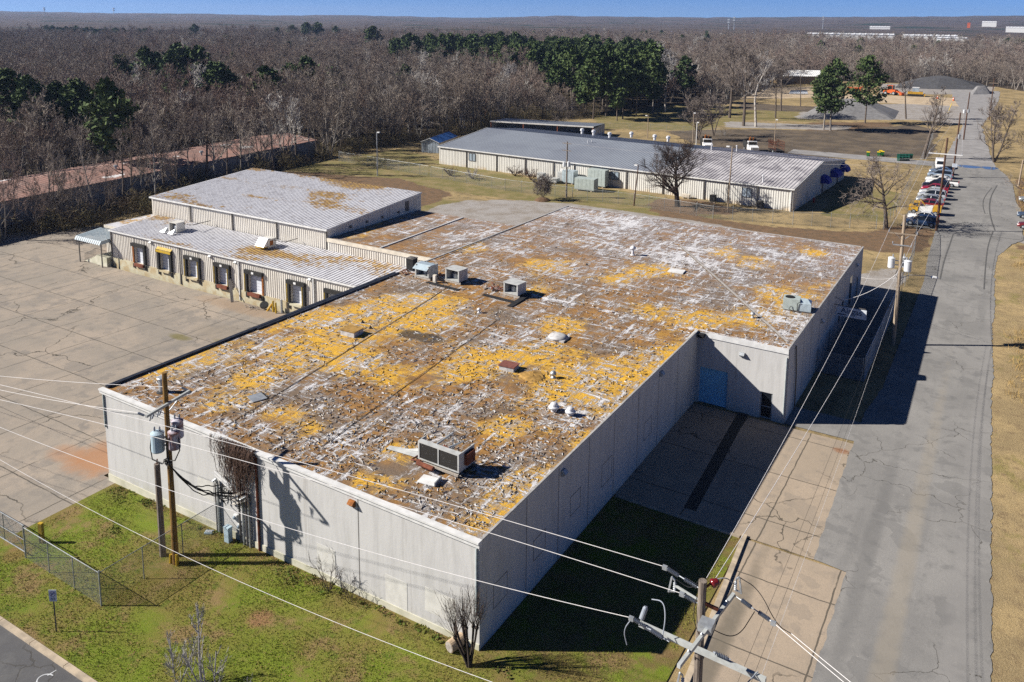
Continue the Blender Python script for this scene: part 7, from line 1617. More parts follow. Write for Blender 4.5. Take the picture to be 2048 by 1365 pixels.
# ---------------------------------------------------------------- trees
def rand_perp(d, q):
    a = V((q.gauss(0, 1), q.gauss(0, 1), q.gauss(0, 1))); a = a - d*a.dot(d)
    return a.normalized() if a.length > 1e-4 else d.orthogonal().normalized()
def bare_meshes(seed, H=15, r0=.22, clear=.3, spread=.7, n1=11, n2=5, n3=5, n4=4, tw=.028, fork=0, up=.12, wig=.12):
    """leafless broadleaf: trunk and limbs as tapered tubes, fine wood as narrow ribbons"""
    q = random.Random(seed); T, C = MB(), MB()
    def curve(p, d, L, n, w, upb):
        pts = [p.copy()]; d = d.copy()
        for i in range(n):
            d = (d + rand_perp(d, q)*w*q.random() + V((0, 0, upb))).normalized(); p = p + d*(L/n); pts.append(p.copy())
        return pts
    def at(pts, u):
        f = u*(len(pts)-1); i = min(int(f), len(pts)-2); return pts[i].lerp(pts[i+1], f-i), (pts[i+1]-pts[i]).normalized()
    stems = []
    base = V((0, 0, -.3))
    if fork:
        for k in range(fork):
            a = 2*PI*k/fork + q.uniform(-.4, .4); d = V((.32*math.cos(a), .32*math.sin(a), 1)).normalized(); stems.append((curve(base, d, H*.86, 7, wig, .05), r0*.75))
    else: stems.append((curve(base, V((q.gauss(0, .05), q.gauss(0, .05), 1)).normalized(), H*.86, 8, wig*.7, .05), r0))
    for pts, r in stems:
        m = len(pts)-1; T.tube(pts, [max(.03, r*(1-.88*i/m)) for i in range(m+1)], 7, False)
        for _ in range(n1):
            u = clear + (1-clear)*q.random()**.8*.97; p, d = at(pts, u); s = rand_perp(d, q); s.z = abs(s.z)*.3
            dd = (d*(.42+.5*u) + s*(spread+.35)).normalized(); L1 = H*spread*.62*(1.15-u*.75)*q.uniform(.7, 1.15); r1 = max(.025, r*(1-.85*u)*.55)
            b1 = curve(p, dd, L1, 5, wig*2.2, up); T.tube(b1, [max(.014, r1*(1-.85*i/5)) for i in range(6)], 5, False)
            for _ in range(n2):
                u2 = .2+.8*q.random(); p2, d2 = at(b1, u2); dd2 = (d2*.75 + rand_perp(d2, q)*.75 + V((0,0,up))).normalized(); L2 = L1*.5*(1.2-u2*.6)*q.uniform(.6, 1.2); b2 = curve(p2, dd2, L2, 3, wig*2.4, up)
                w2 = max(tw*1.15, r1*.35); 
                for i in range(3): s_ = rand_perp((b2[i+1]-b2[i]).normalized(), q); C.ribbon(b2[i], b2[i+1], w2*(1-.25*i), w2*(.75-.25*i)+tw*.3, s_)
                for _ in range(n3):
                    u3 = .15+.85*q.random(); p3, d3 = at(b2, u3); dd3 = (d3*.8 + rand_perp(d3, q)*.7 + V((0,0,up))).normalized(); L3 = L2*.62*q.uniform(.5, 1.2); b3 = curve(p3, dd3, L3, 2, wig*2, up); s_ = rand_perp(dd3, q)
                    C.ribbon(b3[0], b3[1], tw, tw*.8, s_); C.ribbon(b3[1], b3[2], tw*.8, tw*.45, s_)
                    for _ in range(n4):
                        p4, d4 = at(b3, .2+.8*q.random()); dd4 = (d4*.9 + rand_perp(d4, q)*.6 + V((0,0,up))).normalized(); C.ribbon(p4, p4+dd4*L3*q.uniform(.35, .8), tw*.62, tw*.3, rand_perp(dd4, q))
    return T, C
def tree_mesh(name, mbx, mat, smooth=False):
    me = bpy.data.meshes.new(name); me.from_pydata(mbx.v, [], mbx.f); me.materials.append(mat); me.update(); return me
def pine_meshes(seed, H=22, cb=.42, R=3.6, n=46, clump=20, cw=.34, taper=False):
    q = random.Random(seed); T, C = MB(), MB(); pts = []; p = V((0, 0, -.3)); d = V((0, 0, 1))
    for i in range(9): pts.append(p.copy()); d = (d + V((q.gauss(0, .03), q.gauss(0, .03), .1))).normalized(); p = p + d*(H/8.2)
    T.tube(pts, [max(.04, H*.0125*(1-.9*i/8)) for i in range(9)], 8, False)
    for k in range(n):
        u = cb + (1-cb)*(k+q.random())/n; f = u*8; i = min(int(f), 7); b = pts[i].lerp(pts[i+1], f-i)
        v = (u-cb)/(1-cb); rad = R*(math.sin(PI*min(1, .16+.86*v))**.7)*q.uniform(.55, 1.1) if not taper else R*(1.05-v)*q.uniform(.6, 1.1)
        a = q.uniform(0, 2*PI); e = b + V((rad*math.cos(a), rad*math.sin(a), rad*q.uniform(-.05, .4))); mid = b.lerp(e, .55) + V((0, 0, -.15*rad*q.random()))
        T.tube([b, mid, e], [.05+.008*rad, .035, .015], 4, False)
        for _ in range(clump):
            w = q.random()**.6; c = (mid.lerp(e, w) if q.random() < .8 else b.lerp(mid, .4+.6*w)) + V((q.gauss(0, .38), q.gauss(0, .38), q.gauss(.12, .26)))*(.5+.16*R)
            nrm = V((q.gauss(0, .7), q.gauss(0, .7), q.gauss(.45, .6))).normalized(); x = nrm.orthogonal().normalized(); y = nrm.cross(x); t = q.uniform(0, PI); x, y = x*math.cos(t)+y*math.sin(t), y*math.cos(t)-x*math.sin(t); s = cw*q.uniform(.6, 1.3)
            C.poly([c-x*s*1.2, c-y*s*.5-x*s*.2, c+x*s*.4-y*s*.62, c+x*s*1.25, c+y*s*.55+x*s*.1, c-x*s*.5+y*s*.5])
    return T, C
def place(T, C, name, label, cat, p, rz, s, group=None, bark='bark', twm='twig', cname='crown'):
    t = thing(name, label, cat, p, rz, group); t.scale = (s, s, s) if not hasattr(s, '__len__') else s
    for me, nm in ((T, 'trunk'), (C, cname)): o = bpy.data.objects.new(nm, me); COL.objects.link(o); o.parent = t
    return t
q = random.Random(21)
# forest kinds share meshes: heights near 15 m, scaled on placing
BK = []
for k, kw in enumerate((dict(H=15, spread=.62, n1=15, clear=.18), dict(H=16, spread=.5, n1=17, clear=.15), dict(H=14, spread=.75, clear=.16, n1=16), dict(H=15, spread=.55, fork=2, n1=9, clear=.18), dict(H=17, spread=.45, clear=.25, n1=16), dict(H=13, spread=.7, fork=3, n1=8, clear=.12))):
    T, C = bare_meshes(100+k, tw=.036, n2=5, n3=5, n4=3, **kw); BK.append((tree_mesh('bare_trunk', T, M['bark']), tree_mesh('bare_crown', C, M['twig'])))
PK = []
for k, kw in enumerate((dict(H=21, cb=.40, R=5.0, n=64), dict(H=20, cb=.34, R=4.6, n=66), dict(H=22, cb=.46, R=5.4, n=60), dict(H=19, cb=.28, R=4.4, n=70))):
    T, C = pine_meshes(200+k, clump=30, cw=.50, **kw); PK.append((tree_mesh('pine_trunk', T, M['bark']), tree_mesh('pine_crown', C, M['needles'])))
def blocked(x, y):
    # keep trees off the long red-roofed shed
    u = V((x, y, 0))-p0; s = u.dot(dd_); t = u.dot(nn_)
    return -3 < s < LR+3 and -6 < t < 19
def pxd(px_, d):
    v = ray(px_, 300); v = V((v.x, v.y, 0)).normalized(); return v*d
taken = []
def free(x, y, r):
    for (a, b, c) in taken:
        if (a-x)**2+(b-y)**2 < (r*.5+c*.5)**2: return False
    return True
def in_view(x, y, m=40):
    a = math.atan2(x, y)-YAW; return -.62 < a < .62
def before_shed(p, gap=3.0):
    # slide a point along its sight line until it stands in front of the shed's wall
    h = V((p.x, p.y, 0)).normalized(); s = nn_.dot(h); d = (nn_.dot(p0)-gap)/s; q_ = h*d
    if 0 < (q_-p0).dot(dd_) < LR+2 and d < V((p.x, p.y, 0)).length: return V((q_.x, q_.y, zg(q_.x, q_.y)))
    return p
# --- single trees one can point to
def solo(label, px_, py_, py_top, seed, name='bare_tree', cat='tree', bark='bark_mid', twm='twig_mid', pine=False, **kw):
    p = GT(px_, py_); p = before_shed(p) if px_ < 640 and py_ > 290 and p.x < -120 else p; v = ray(px_, py_top); v = v/V((v.x, v.y)).length; d = V((p.x, p.y)).length; H = CAMH+v.z*d-p.z
    if pine: T, C = pine_meshes(seed, H=H*.97, **kw); return place(tree_mesh('pine_trunk', T, M['bark']), tree_mesh('pine_crown', C, M['needles']), 'pine_tree', label, 'pine', p[:], q.uniform(0, 6), 1)
    kw.setdefault('n2', 7); kw['n3'] = max(kw.get('n3', 6), 5); kw['n4'] = max(kw.get('n4', 4), 4); kw['n1'] = int(kw.get('n1', 11)*1.25)
    T, C = bare_meshes(seed, H=H, **kw); taken.append((p.x, p.y, 5)); return place(tree_mesh('bare_trunk', T, M[bark]), tree_mesh('bare_crown', C, M[twm]), name, label, cat, p[:], 0, 1)
oak = solo('dark spreading bare tree in front of the tan building wall', 1355, 413, 288, 5, bark='bark_dark', twm='twig_dark', r0=.5, clear=.16, spread=1.02, n1=22, n2=8, n3=6, n4=5, tw=.026, up=.10)
solo('bare tree with long crooked limbs beside the near end of the car row', 1772, 456, 305, 6, r0=.36, clear=.22, spread=1.0, n1=17, n2=7, n3=5, n4=4, tw=.026, wig=.2, up=.02)
solo('bare tree right of the road by the puddles', 1988, 325, 185, 7, r0=.32, clear=.2, spread=.5, n1=14, n2=5, n3=4, n4=3, tw=.035, fork=3)
solo('large bare tree with heavy trunk by the dark green bins', 1846, 318, 172, 8, r0=.45, clear=.3, spread=.62, n1=13, n2=5, n3=4, n4=3, tw=.036, wig=.2)
solo('slim bare tree left of the gravel road', 1880, 243, 165, 9, r0=.22, clear=.45, spread=.4, n1=8, n2=4, n3=4, n4=2, tw=.04)
solo('tall bare tree in front of the dark gravel bank', 1812, 238, 118, 10, r0=.3, clear=.35, spread=.55, n1=12, tw=.045)
solo('white-barked bare tree with crooked limbs in the field', 1512, 254, 88, 12, bark='bark_white', twm='twig_silver', r0=.42, clear=.4, spread=.5, n1=10, n2=4, n3=3, n4=2, tw=.04, wig=.3)
solo('thick-trunked bare tree left of the white-barked one', 1487, 252, 78, 13, r0=.5, clear=.35, spread=.55, n1=13, tw=.045); solo('thick-trunked bare tree farther left in the field', 1459, 236, 72, 14, r0=.5, clear=.3, spread=.6, n1=13, tw=.045)
solo('leaning bare tree right of the white-barked one', 1551, 236, 118, 15, r0=.3, clear=.4, spread=.5, n1=10, tw=.045); solo('bare tree behind the leaning one in the field', 1562, 222, 105, 16, r0=.35, clear=.4, spread=.5, n1=11, tw=.045); solo('slender bare tree in front of the white-roofed building', 1601, 213, 95, 17, r0=.22, clear=.5, spread=.42, n1=9, tw=.045, n2=5)
solo('multi-stemmed bare tree behind the first dump truck', 1427, 272, 172, 18, r0=.25, clear=.25, spread=.6, n1=7, fork=3, tw=.04); solo('bare bushy tree left of the first dump truck', 1395, 280, 190, 19, r0=.25, clear=.15, spread=.8, n1=9, fork=3, tw=.04)
solo('pale bare tree behind the open storage shed', 1122, 258, 186, 20, r0=.2, clear=.1, spread=.7, n1=16)
solo('tall bare tree rising above the red-roofed shed', 413, 358, 175, 22, r0=.3, clear=.4, spread=.6, n1=13, n2=6, tw=.03); solo('bare tree before the red-roofed shed, left of the tall one', 246, 388, 245, 23, r0=.24, clear=.35, spread=.55, n1=11, n2=6, n3=5, tw=.028); solo('leaning bare tree at the left end of the red-roofed shed', 115, 452, 335, 24, r0=.26, clear=.2, spread=.7, n1=8, fork=2, n2=6, tw=.024)
solo('bare tree at the right end of the red-roofed shed', 592, 308, 150, 25, r0=.3, clear=.4, spread=.55, n1=13, tw=.032); solo('bare tree just right of the shed-end tree', 668, 300, 170, 26, r0=.25, clear=.4, spread=.5, n1=12, tw=.032); solo('bare tree above the middle of the red-roofed shed', 330, 372, 215, 27, r0=.26, clear=.45, spread=.5, n1=11, tw=.028)
solo('vine-smothered brown tree at the wood edge', 972, 236, 132, 28, bark='vine', twm='vine', r0=.7, clear=.1, spread=.35, n1=26, n2=6, n3=6, n4=3, tw=.05); solo('white-topped bare tree left of the pine grove', 1020, 215, 118, 29, bark='bark_white', twm='twig_silver', r0=.35, clear=.45, spread=.55, n1=10, tw=.05, n4=2); solo('white-limbed tree at the right end of the pine grove', 1330, 225, 90, 30, bark='bark_white', twm='twig_silver', r0=.35, clear=.5, spread=.45, n1=9, tw=.05, n4=2)
solo('small bare tree with a brown mound, in front of the back fence', 1085, 400, 345, 31, r0=.1, clear=.1, spread=.7, n1=12, tw=.02, fork=3) 
p = GT(1085, 401); t = thing('earth_mound', 'low brown mound at the foot of the small tree by the back fence', 'mound', (p.x, p.y, 0)); mb = MB(); mb.lathe([(1.5, -.05), (1.3, .15), (.8, .4), (.2, .5)], (0,0,0), 16); mb.build('soil', M['leafmound'], t)
solo('bare tree reaching in from the right edge by the parked cars', 2062, 420, 300, 32, r0=.22, clear=.15, spread=.8, n1=10, tw=.024); solo('bare tree in the dry grass at the right edge', 2075, 330, 225, 33, r0=.2, clear=.15, spread=.7, n1=10, tw=.03)
for k, (px_, py_, w, lab) in enumerate(((1661, 262, 113, 'tall pine, right trunk of the left-hand field pair'), (1647, 260, 128, 'tall pine, left trunk of the left-hand field pair'), (1730, 247, 106, 'tall pine standing alone right of the field pair'))):
    solo(lab, px_, py_, w, 40+k, pine=True, cb=.30, R=6.0 if k != 1 else 4.4, n=80, clump=34, cw=.40); 
for k, (px_, py_, h) in enumerate(((30, 438, 12), (70, 425, 9), (150, 416, 11), (188, 406, 14), (285, 392, 12), (352, 372, 14), (455, 345, 16), (482, 336, 18), (523, 326, 17), (548, 320, 19), (640, 306, 18), (704, 300, 19), (735, 296, 16), (762, 291, 18), (795, 286, 17), (680, 312, 12), (500, 345, 11), (215, 412, 9), (380, 366, 15), (430, 352, 18), (570, 316, 20), (615, 309, 17), (5, 446, 13), (100, 430, 15), (265, 398, 15), (310, 384, 17), (660, 304, 20), (720, 303, 14), (780, 292, 20))):
    p = before_shed(GT(px_, py_), 2.0+(k*7 % 4)); place(*BK[(k*5+1) % 6], 'bare_tree', 'slender bare tree in the brushy strip in front of the red-roofed shed', 'tree', p[:], k*1.3, (h/15*.8, h/15*.8, h/15), 'slender trees in the strip before the red-roofed shed'); taken.append((p.x, p.y, 3))
# --- pine grove
grove = [pxd(1305, 262), pxd(1240, 262), pxd(1150, 268), pxd(1085, 330), pxd(960, 400), pxd(860, 440), pxd(772, 480), pxd(790, 530), pxd(1000, 540), pxd(1180, 500), pxd(1300, 470), pxd(1310, 440), pxd(1312, 350)]
gp_ = [(v.x, v.y) for v in grove]; bb_ = (min(a for a, b in gp_), max(a for a, b in gp_), min(b for a, b in gp_), max(b for a, b in gp_)); pts = []
y = bb_[2]
while y < bb_[3]:
    x = bb_[0]
    while x < bb_[1]:
        xx, yy = x+q.uniform(-2.6, 2.6), y+q.uniform(-2.6, 2.6)
        if inside(gp_, xx, yy): pts.append((xx, yy))
        x += 9.6
    y += 9.6
pts.sort(key=lambda a: a[0]**2+a[1]**2); GROVE = pts
for i, (x, y) in enumerate(pts[:225]):
    k = q.randrange(4); taken.append((x, y, 7)); place(*PK[k], 'pine_tree', 'dark green pine in the dense grove behind the tan building', 'pine', (x, y, -.1), q.uniform(0, 6.28), q.uniform(.82, 1.12), 'pines of the grove behind the tan building')
pine_rest = pts[225:]
# --- other pines among the woods
others = [(30, 205, 142), (62, 200, 150), (95, 200, 155), (10, 235, 150), (128, 205, 160), (150, 200, 162), (48, 250, 178), (208, 190, 160), (225, 170, 155)]
for (px_, d, top) in others:
    v = pxd(px_, d); w = ray(px_, top); w = w/V((w.x, w.y)).length; H = CAMH+w.z*d; k = q.randrange(4); taken.append((v.x, v.y, 7)); place(*PK[k], 'pine_tree', 'dark pine in the clump beyond the left end of the red shed', 'pine', (v.x, v.y, -.3), q.uniform(0, 6), H/21, 'pines beyond the left end of the red shed')
for (px_, d, top) in ((305, 285, 92), (330, 290, 88), (352, 300, 90), (375, 295, 90), (398, 290, 95), (322, 262, 140), (362, 250, 125), (385, 245, 130), (410, 250, 124), (435, 250, 122), (452, 246, 128), (470, 262, 138), (418, 240, 150), (345, 270, 110)):
    v = pxd(px_, d); w = ray(px_, top); w = w/V((w.x, w.y)).length; H = CAMH+w.z*d; k = q.randrange(4); taken.append((v.x, v.y, 7)); place(*PK[k], 'pine_tree', 'dark pine in the round clump amid the bare woods on the left', 'pine', (v.x, v.y, -.3), q.uniform(0, 6), (H/21,)*3, 'pines of the round clump in the left woods')
for (px_, d, top, lab) in ((252, 300, 95, 'lone dark pine left of the round clump in the woods'), (612, 265, 111, 'lone wide pine right of the round clump in the woods'), (662, 262, 121, 'lone lighter pine near the middle of the woods'), (690, 250, 158, 'low pine beside the bare trees left of the shed-end tree'), (750, 620, 54, 'small far pine left of the grove'), (645, 900, 46, 'far pine, one of the skyline five, fourth from left'), (617, 900, 46, 'far pine, one of the skyline five, third from left'), (593, 900, 47, 'far pine, one of the skyline five, second from left'), (563, 900, 50, 'far pine, one of the skyline five, leftmost'), (680, 900, 47, 'far pine, one of the skyline five, rightmost'), (400, 900, 48, 'far pine left of the skyline five'), (1330+35, 330, 105, 'greenish cedar right of the pine grove'), (540, 235, 135, 'ragged green cedar amid bare trees')):
    v = pxd(px_, d); w = ray(px_, top); w = w/V((w.x, w.y)).length; H = max(9, CAMH+w.z*d); k = q.randrange(4); taken.append((v.x, v.y, 6)); place(*PK[k], 'pine_tree', lab, 'pine', (v.x, v.y, -.2), q.uniform(0, 6), (H/21*1.1, H/21*1.1, H/21))
# --- bare woods: candidates by distance, first ones as things, the rest as one mass
cand = []
def ok(x, y):
    return inside(WOODS, x, y) and not blocked(x, y) and not inside(gp_, x, y)
y = 30.0
while y < 1120:
    far = y > 420; step = 5.6 if y < 300 else 6.6
    x = -1000 if y > 200 else -420
    while x < 520:
        xx, yy = x+q.uniform(-2.6, 2.6), y+q.uniform(-2.6, 2.6); d = math.hypot(xx, yy)
        if in_view(xx, yy) and d < 1160 and ok(xx, yy): cand.append((d, xx, yy))
        x += step*(1 if d < 500 else 1.12)
    y += step
cand.sort(); cand = [c for c in cand if free(c[1], c[2], 4)]
near = []; rest = []
for c in cand:
    (near if len(near) < 250 else rest).append(c)
for d, x, y in near:
    k = q.randrange(6); H = q.uniform(.85, 1.35)*(.9 if d < 140 else 1); side = x < -100 and y < 180
    lab = 'bare grey hardwood in the thick woods round and behind the red-roofed shed' if side else 'bare grey hardwood at the front of the woods behind the open storage shed'
    if x > -60: lab = 'bare grey hardwood at the front of the woods behind the gravel field'
    place(*BK[k], 'bare_tree', lab, 'tree', (x, y, zg(x, y)-.05), q.uniform(0, 6.28), (H*q.uniform(.9, 1.15), H*q.uniform(.9, 1.15), H), lab.replace('bare grey hardwood', 'bare hardwoods'))
# --- distant woods, one countless mass of the same trees
def woods_mass(rest, prest):
    vs, var, rot, scl = [], [], [], []
    for d, x, y in rest:
        n = mnoise.noise((x*.006, y*.006, 3)); pine = (mnoise.noise((x*.004, y*.01, 8)) > .60 and d > 600) or q.random() < .004
        vs.append((x, y, -.1)); var.append(q.randrange(6) if not pine else 6+q.randrange(4)); rot.append(q.uniform(0, 6.28)); scl.append((q.uniform(.75, 1.1) if q.random() < .85 else q.uniform(1.1, 1.4))*(1+.14*n) if not pine else q.uniform(.7, .9))
    for x, y in prest: vs.append((x, y, -.1)); var.append(6+q.randrange(4)); rot.append(q.uniform(0, 6.28)); scl.append(q.uniform(.85, 1.12))
    me = bpy.data.meshes.new('distant_woods'); me.from_pydata(vs, [], [])
    for nm, ty, dat in (('var', 'INT', var), ('rot', 'FLOAT', rot), ('scl', 'FLOAT', scl)): a = me.attributes.new(nm, ty, 'POINT'); a.data.foreach_set('value', dat)
    o = bpy.data.objects.new('distant_woods', me); COL.objects.link(o); tag(o, kind='stuff')
    ng = bpy.data.node_groups.new('woods_scatter', 'GeometryNodeTree'); ng.interface.new_socket('Geometry', in_out='INPUT', socket_type='NodeSocketGeometry'); ng.interface.new_socket('Geometry', in_out='OUTPUT', socket_type='NodeSocketGeometry')
    N = ng.nodes; Lk = ng.links; gi = N.new('NodeGroupInput'); go = N.new('NodeGroupOutput'); jn = N.new('GeometryNodeJoinGeometry')
    def attr(nm, ty): a = N.new('GeometryNodeInputNamedAttribute'); a.data_type = ty; a.inputs['Name'].default_value = nm; return a.outputs['Attribute']
    av, ar, as_ = attr('var', 'INT'), attr('rot', 'FLOAT'), attr('scl', 'FLOAT'); cx = N.new('ShaderNodeCombineXYZ'); Lk.new(ar, cx.inputs['Z'])
    srcs = {}
    for ob in COL.objects:
        if ob.data and ob.type == 'MESH':
            for k, (T, C) in enumerate(BK+PK):
                if ob.data == T: srcs.setdefault((k, 0), ob)
                if ob.data == C: srcs.setdefault((k, 1), ob)
    for k in range(10):
        cmp_ = N.new('FunctionNodeCompare'); cmp_.data_type = 'INT'; cmp_.operation = 'EQUAL'; Lk.new(av, [i for i in cmp_.inputs if i.enabled][0]); [i for i in cmp_.inputs if i.enabled][1].default_value = k
        for pt in (0, 1):
            oi = N.new('GeometryNodeObjectInfo'); oi.transform_space = 'ORIGINAL'; oi.inputs['Object'].default_value = srcs[(k, pt)]; oi.inputs['As Instance'].default_value = True
            ip = N.new('GeometryNodeInstanceOnPoints'); Lk.new(gi.outputs[0], ip.inputs['Points']); Lk.new(cmp_.outputs['Result'], ip.inputs['Selection']); Lk.new(oi.outputs['Geometry'], ip.inputs['Instance']); Lk.new(cx.outputs[0], ip.inputs['Rotation']); Lk.new(as_, ip.inputs['Scale']); Lk.new(ip.outputs['Instances'], jn.inputs[0])
    Lk.new(jn.outputs[0], go.inputs[0]); md = o.modifiers.new('scatter', 'NODES'); md.node_group = ng
woods_mass(rest, pine_rest)
print('woods', len(near), len(rest), 'grove', len(GROVE))
# --- undergrowth along the wood edge: thorny brush, one countless mass
mb = MB(); q2 = random.Random(31)
def brush(x, y, n, r, h, z=None):
    z = zg(x, y) if z is None else z
    for _ in range(n):
        a = q2.uniform(0, 2*PI); rr = r*math.sqrt(q2.random()); b = V((x+rr*math.cos(a), y+rr*math.sin(a), z+h*q2.random()**1.3*.9)); d = V((q2.gauss(0, .7), q2.gauss(0, .7), q2.gauss(.5, .6))).normalized(); L = q2.uniform(.3, .9)*h*.45
        mb.ribbon(b, b+d*L, .034, .014, rand_perp(d, q2))
edge = [(-131, 44), (-128, 52), (-127, 60), (-126, 68), (-124, 74), (-118, 83), (-111, 87), (-126, 82), (-128, 92), (-129, 102), (-129.5, 112), (-130.5, 122), (-132, 132), (-134, 142), (-137, 148), (-134, 156), (-133, 166), (-131, 176), (-128, 186), (-128, 196), (-133, 206), (-135, 216), (-131, 226), (-124, 236), (-118, 250), (-114, 270), (-111, 290)]
for (a, b), (c, d) in zip(edge, edge[1:]):
    for k in range(9): u = k/9; x, y = a+(c-a)*u+q2.gauss(0, 1.6), b+(d-b)*u+q2.gauss(0, 1.6); (brush(x, y, 170, q2.uniform(1, 2.2), q2.uniform(1.6, 4.2)))
for _ in range(1500):
    x, y = q2.uniform(-215, -118), q2.uniform(50, 330)
    if inside(WOODS, x, y) and not blocked(x, y): brush(x, y, 40, 2.2, q2.uniform(1.8, 4.5))
tag(mb.build('undergrowth', M['shrub']), kind='stuff')
mb = MB()
for _ in range(1500):
    y = q2.uniform(32, 235); x = q2.uniform(2.2, 9) + max(0, (y-140)*.02)
    if 141 < y < 162: continue
    if mnoise.noise((x*.2, y*.08, 1)) < -.05: continue
    z = 0
    for _ in range(14): a = V((x+q2.gauss(0, .4), y+q2.gauss(0, .4), z)); d = V((q2.gauss(0, .35), q2.gauss(0, .35), 1)); mb.ribbon(a, a+d*q2.uniform(.2, .6), .018, .006, rand_perp(d.normalized(), q2))
tag(mb.build('tall_dry_grass', M['drygrass']), kind='stuff')
# brush strip in front of the tan building (dead ornamental shrubs)
def shrub(label, px_, py_, h, r, seed, n=26, mat='vine', twm='vine', tw_w=.012, z=None, stems=7, spread=.5):
    p = GT(px_, py_) if not isinstance(px_, V) else px_; p.z = zg(p.x, p.y); t = thing('bare_shrub', label, 'shrub', p[:]); qq = random.Random(seed); S, C = MB(), MB()
    for k in range(stems):
        a = 2*PI*k/stems+qq.uniform(-.3, .3); d = V((math.cos(a)*spread, math.sin(a)*spread, 1)).normalized(); pts = [V((math.cos(a)*.08, math.sin(a)*.08, -.05))]
        for i in range(5): d = (d + rand_perp(d, qq)*.22).normalized(); pts.append(pts[-1]+d*h/5*qq.uniform(.8, 1.1))
        S.tube(pts, [tw_w*2.6*(1-.15*i) for i in range(6)], 5, False)
        for _ in range(n):
            i = qq.randrange(1, 5); b = pts[i].lerp(pts[i+1], qq.random()); d2 = ((pts[i+1]-pts[i]).normalized()*.9 + rand_perp(d, qq)*.6).normalized(); e = b+d2*h*qq.uniform(.12, .32); s_ = rand_perp(d2, qq); C.ribbon(b, e, tw_w, tw_w*.6, s_)
            for _ in range(4): b2 = b.lerp(e, qq.uniform(.3, 1)); d3 = (d2+rand_perp(d2, qq)*.7).normalized(); C.ribbon(b2, b2+d3*h*qq.uniform(.06, .16), tw_w*.6, tw_w*.3, rand_perp(d3, qq))
    S.build('stems', M[mat], t); C.build('twigs', M[twm], t); return t
for k, (px_, py_, h, lab) in enumerate(((900, 352, 2.0, 'brown bare shrub at the left of the bank before the tan wall'), (945, 358, 2.2, 'pale twiggy shrub on the bank before the tan wall'), (1030, 352, 2.2, 'dense reddish shrub left of the grey cabinets'), (1062, 360, 2.4, 'dense reddish shrub before the grey cabinets'), (1095, 366, 2.0, 'reddish shrub nearest the pale green cabinet'), (1545, 290, 2.0, 'brown scrub behind the caged trailer'))): shrub(lab, px_, py_, h, 1, 60+k, 20, 'vine', 'twig_silver' if 'pale' in lab else 'vine', .022, None, 10, .8)
# near plants
def pollard():
    p = V((-20.55, 30.35, -.02)); t = thing('pollarded_shrub', 'many-stemmed pollarded shrub with knobbly heads at the front corner', 'shrub', p[:]); qq = random.Random(77); S, C = MB(), MB()
    heads = [(-.95, .1, 1.75, .06), (-.55, .2, 1.95, .07), (-.15, -.1, 2.2, .06), (.05, .25, 2.15, .055), (.35, .1, 2.3, .05), (-.75, -.2, 1.5, .06)]
    for (x, y, z, r) in heads:
        S.tube([(x*.05, y*.1, -.1), (x*.35, y*.5, z*.35), (x*.75, y*.8, z*.7), (x, y, z)], [r*1.5, r*1.2, r, r*1.25], 7); S.lathe([(.03, -.09), (.1, -.04), (.11, .03), (.05, .1)], (x, y, z), 8)
        for _ in range(34):
            d = V((qq.gauss(x*.25, .30), qq.gauss(0, .30), 1)).normalized(); b = V((x, y, z)); L = qq.uniform(1.0, 2.1); m = b+d*L*.5+V((qq.gauss(0, .06), qq.gauss(0, .06), 0)); e = m+(d+V((0,0,.3))).normalized()*L*.5; s_ = rand_perp(d, qq); C.ribbon(b, m, .011, .008, s_); C.ribbon(m, e, .008, .004, s_)
            for _ in range(3): c = m.lerp(e, qq.random()); d2 = (d+rand_perp(d, qq)*.5).normalized(); C.ribbon(c, c+d2*qq.uniform(.2, .5), .006, .003, rand_perp(d2, qq))
    S.build('stems', M['bark_dark'], t); C.build('twigs', M['twig_dark'], t)
pollard()
t = thing('log_end', 'short cut log lying on its side at the wall beside the pollarded shrub', 'log', (-22.0, 31.05, .30), 0); mb = MB(); mb.lathe([(.30, 0), (.31, .12), (.31, .9)], (0, -.45, 0), 18, (.25, 1, 0)); mb.build('bark', M['stump'], t); mb = MB(); mb.lathe([(.27, 0), (.27, .012)], (-.003, -.462, 0), 18, (.25, 1, 0)); mb.build('cut_face', M['lumber'], t)
shrub('thin bare weed shrub against the middle of the front wall', V((-30.6, 30.9, 0)), 0, 2.1, 1, 81, 12, 'twig_dark', 'twig_dark', .010, None, 6, .45)
shrub('small bare weed shrub right of the wall joint', V((-28.9, 30.85, 0)), 0, 1.5, 1, 82, 10, 'twig_dark', 'twig_dark', .009, None, 5, .5)
T, C = bare_meshes(91, H=5.9, r0=.085, clear=.22, spread=.42, n1=10, n2=4, n3=3, n4=2, tw=.011, up=.28, wig=.12, fork=0); pp = V((-30.75, 22.4, zg(-30.75, 22.4))); place(tree_mesh('sapling_trunk', T, M['twig_silver']), tree_mesh('sapling_crown', C, M['twig_silver']), 'bare_sapling', 'silvery leafless sapling rising from the bottom edge of the lawn', 'sapling', pp[:], 1.0, 1)
T, C = bare_meshes(92, H=3.6, r0=.05, clear=.1, spread=.6, n1=9, n2=4, n3=3, n4=2, tw=.010, up=.25, fork=3)
for (x, y, lab, s) in ((-32.0, 22.0, 'silvery low bush left of the leafless sapling', .85), (-29.8, 22.1, 'silvery low bush right of the leafless sapling', 1.0), (-27.2, 21.6, 'thin silvery bush farthest right along the bottom edge', .8)): place(tree_mesh('bush_trunk', T, M['twig_silver']), tree_mesh('bush_crown', C, M['twig_silver']), 'bare_sapling', lab, 'sapling', (x, y, zg(x, y)), x, s)
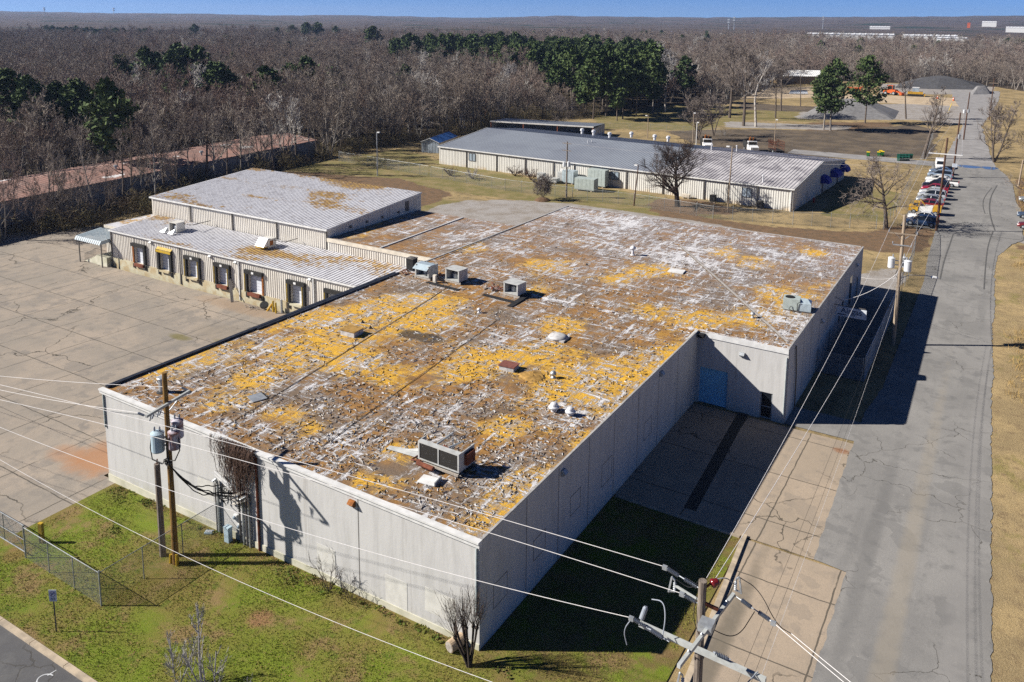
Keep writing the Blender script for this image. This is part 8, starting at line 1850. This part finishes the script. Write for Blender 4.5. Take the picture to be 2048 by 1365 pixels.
# ---------------------------------------------------------------- sun, sky, camera
SUN_EL = math.radians(33); SDX, SDY = -.856, -.517
w = bpy.data.worlds.new('World'); sc.world = w; w.use_nodes = True
nt = w.node_tree; bg = nt.nodes['Background']; sky = nt.nodes.new('ShaderNodeTexSky'); sky.sky_type = 'NISHITA'; sky.sun_disc = False
sky.sun_elevation = SUN_EL; sky.sun_rotation = math.atan2(SDX, SDY); sky.altitude = 60; sky.air_density = AIR; sky.dust_density = 0; sky.ozone_density = OZ
nt.links.new(sky.outputs[0], bg.inputs[0]); bg.inputs[1].default_value = SKY_STRENGTH
sl = bpy.data.lights.new('sun', 'SUN'); sl.energy = SUN_STRENGTH; sl.angle = math.radians(.53); sl.color = (1, .945, .86); so = bpy.data.objects.new('sun', sl); COL.objects.link(so)
dirv = V((-SDX*math.cos(SUN_EL), -SDY*math.cos(SUN_EL), -math.sin(SUN_EL))); so.rotation_euler = dirv.to_track_quat('-Z', 'Y').to_euler(); so.location = (-60, -20, 80)
cam = bpy.data.cameras.new('camera'); co = bpy.data.objects.new('camera', cam); COL.objects.link(co); sc.camera = co
cam.sensor_fit = 'HORIZONTAL'; cam.sensor_width = 36; cam.lens = 36*CAMF/2048; cam.shift_x = (1024-CAMPX)/2048; cam.shift_y = (CAMPY-682.5)/2048
cam.clip_start = .5; cam.clip_end = 20000
rot = Matrix((( _r.x, _u.x, -_f.x), (_r.y, _u.y, -_f.y), (_r.z, _u.z, -_f.z))); co.matrix_world = Matrix.Translation(EYE) @ rot.to_4x4()
vs_ = sc.view_settings; vs_.view_transform = 'Standard'; vs_.look = 'None'; vs_.gamma = 1; vs_.use_curve_mapping = False; vs_.exposure = EXPOSURE
sc.cycles.max_bounces = 6; sc.cycles.diffuse_bounces = 1; sc.cycles.glossy_bounces = 2; sc.cycles.transparent_max_bounces = 8
sc.cycles.use_denoising = False
if HAZE > 0:
    mb = MB(); mb.box(-6900, -500, -25, 6900, 7000, 125); t = NT('haze_air'); t.t.nodes.remove(t.b); vol = t.t.nodes.new('ShaderNodeVolumePrincipled'); vol.inputs['Color'].default_value = (.45, .62, 1.0, 1); vol.inputs['Density'].default_value = HAZE; vol.inputs['Anisotropy'].default_value = .2; t.t.links.new(vol.outputs[0], t.t.nodes['Material Output'].inputs['Volume']); tag(mb.build('haze', t.mat), kind='stuff')
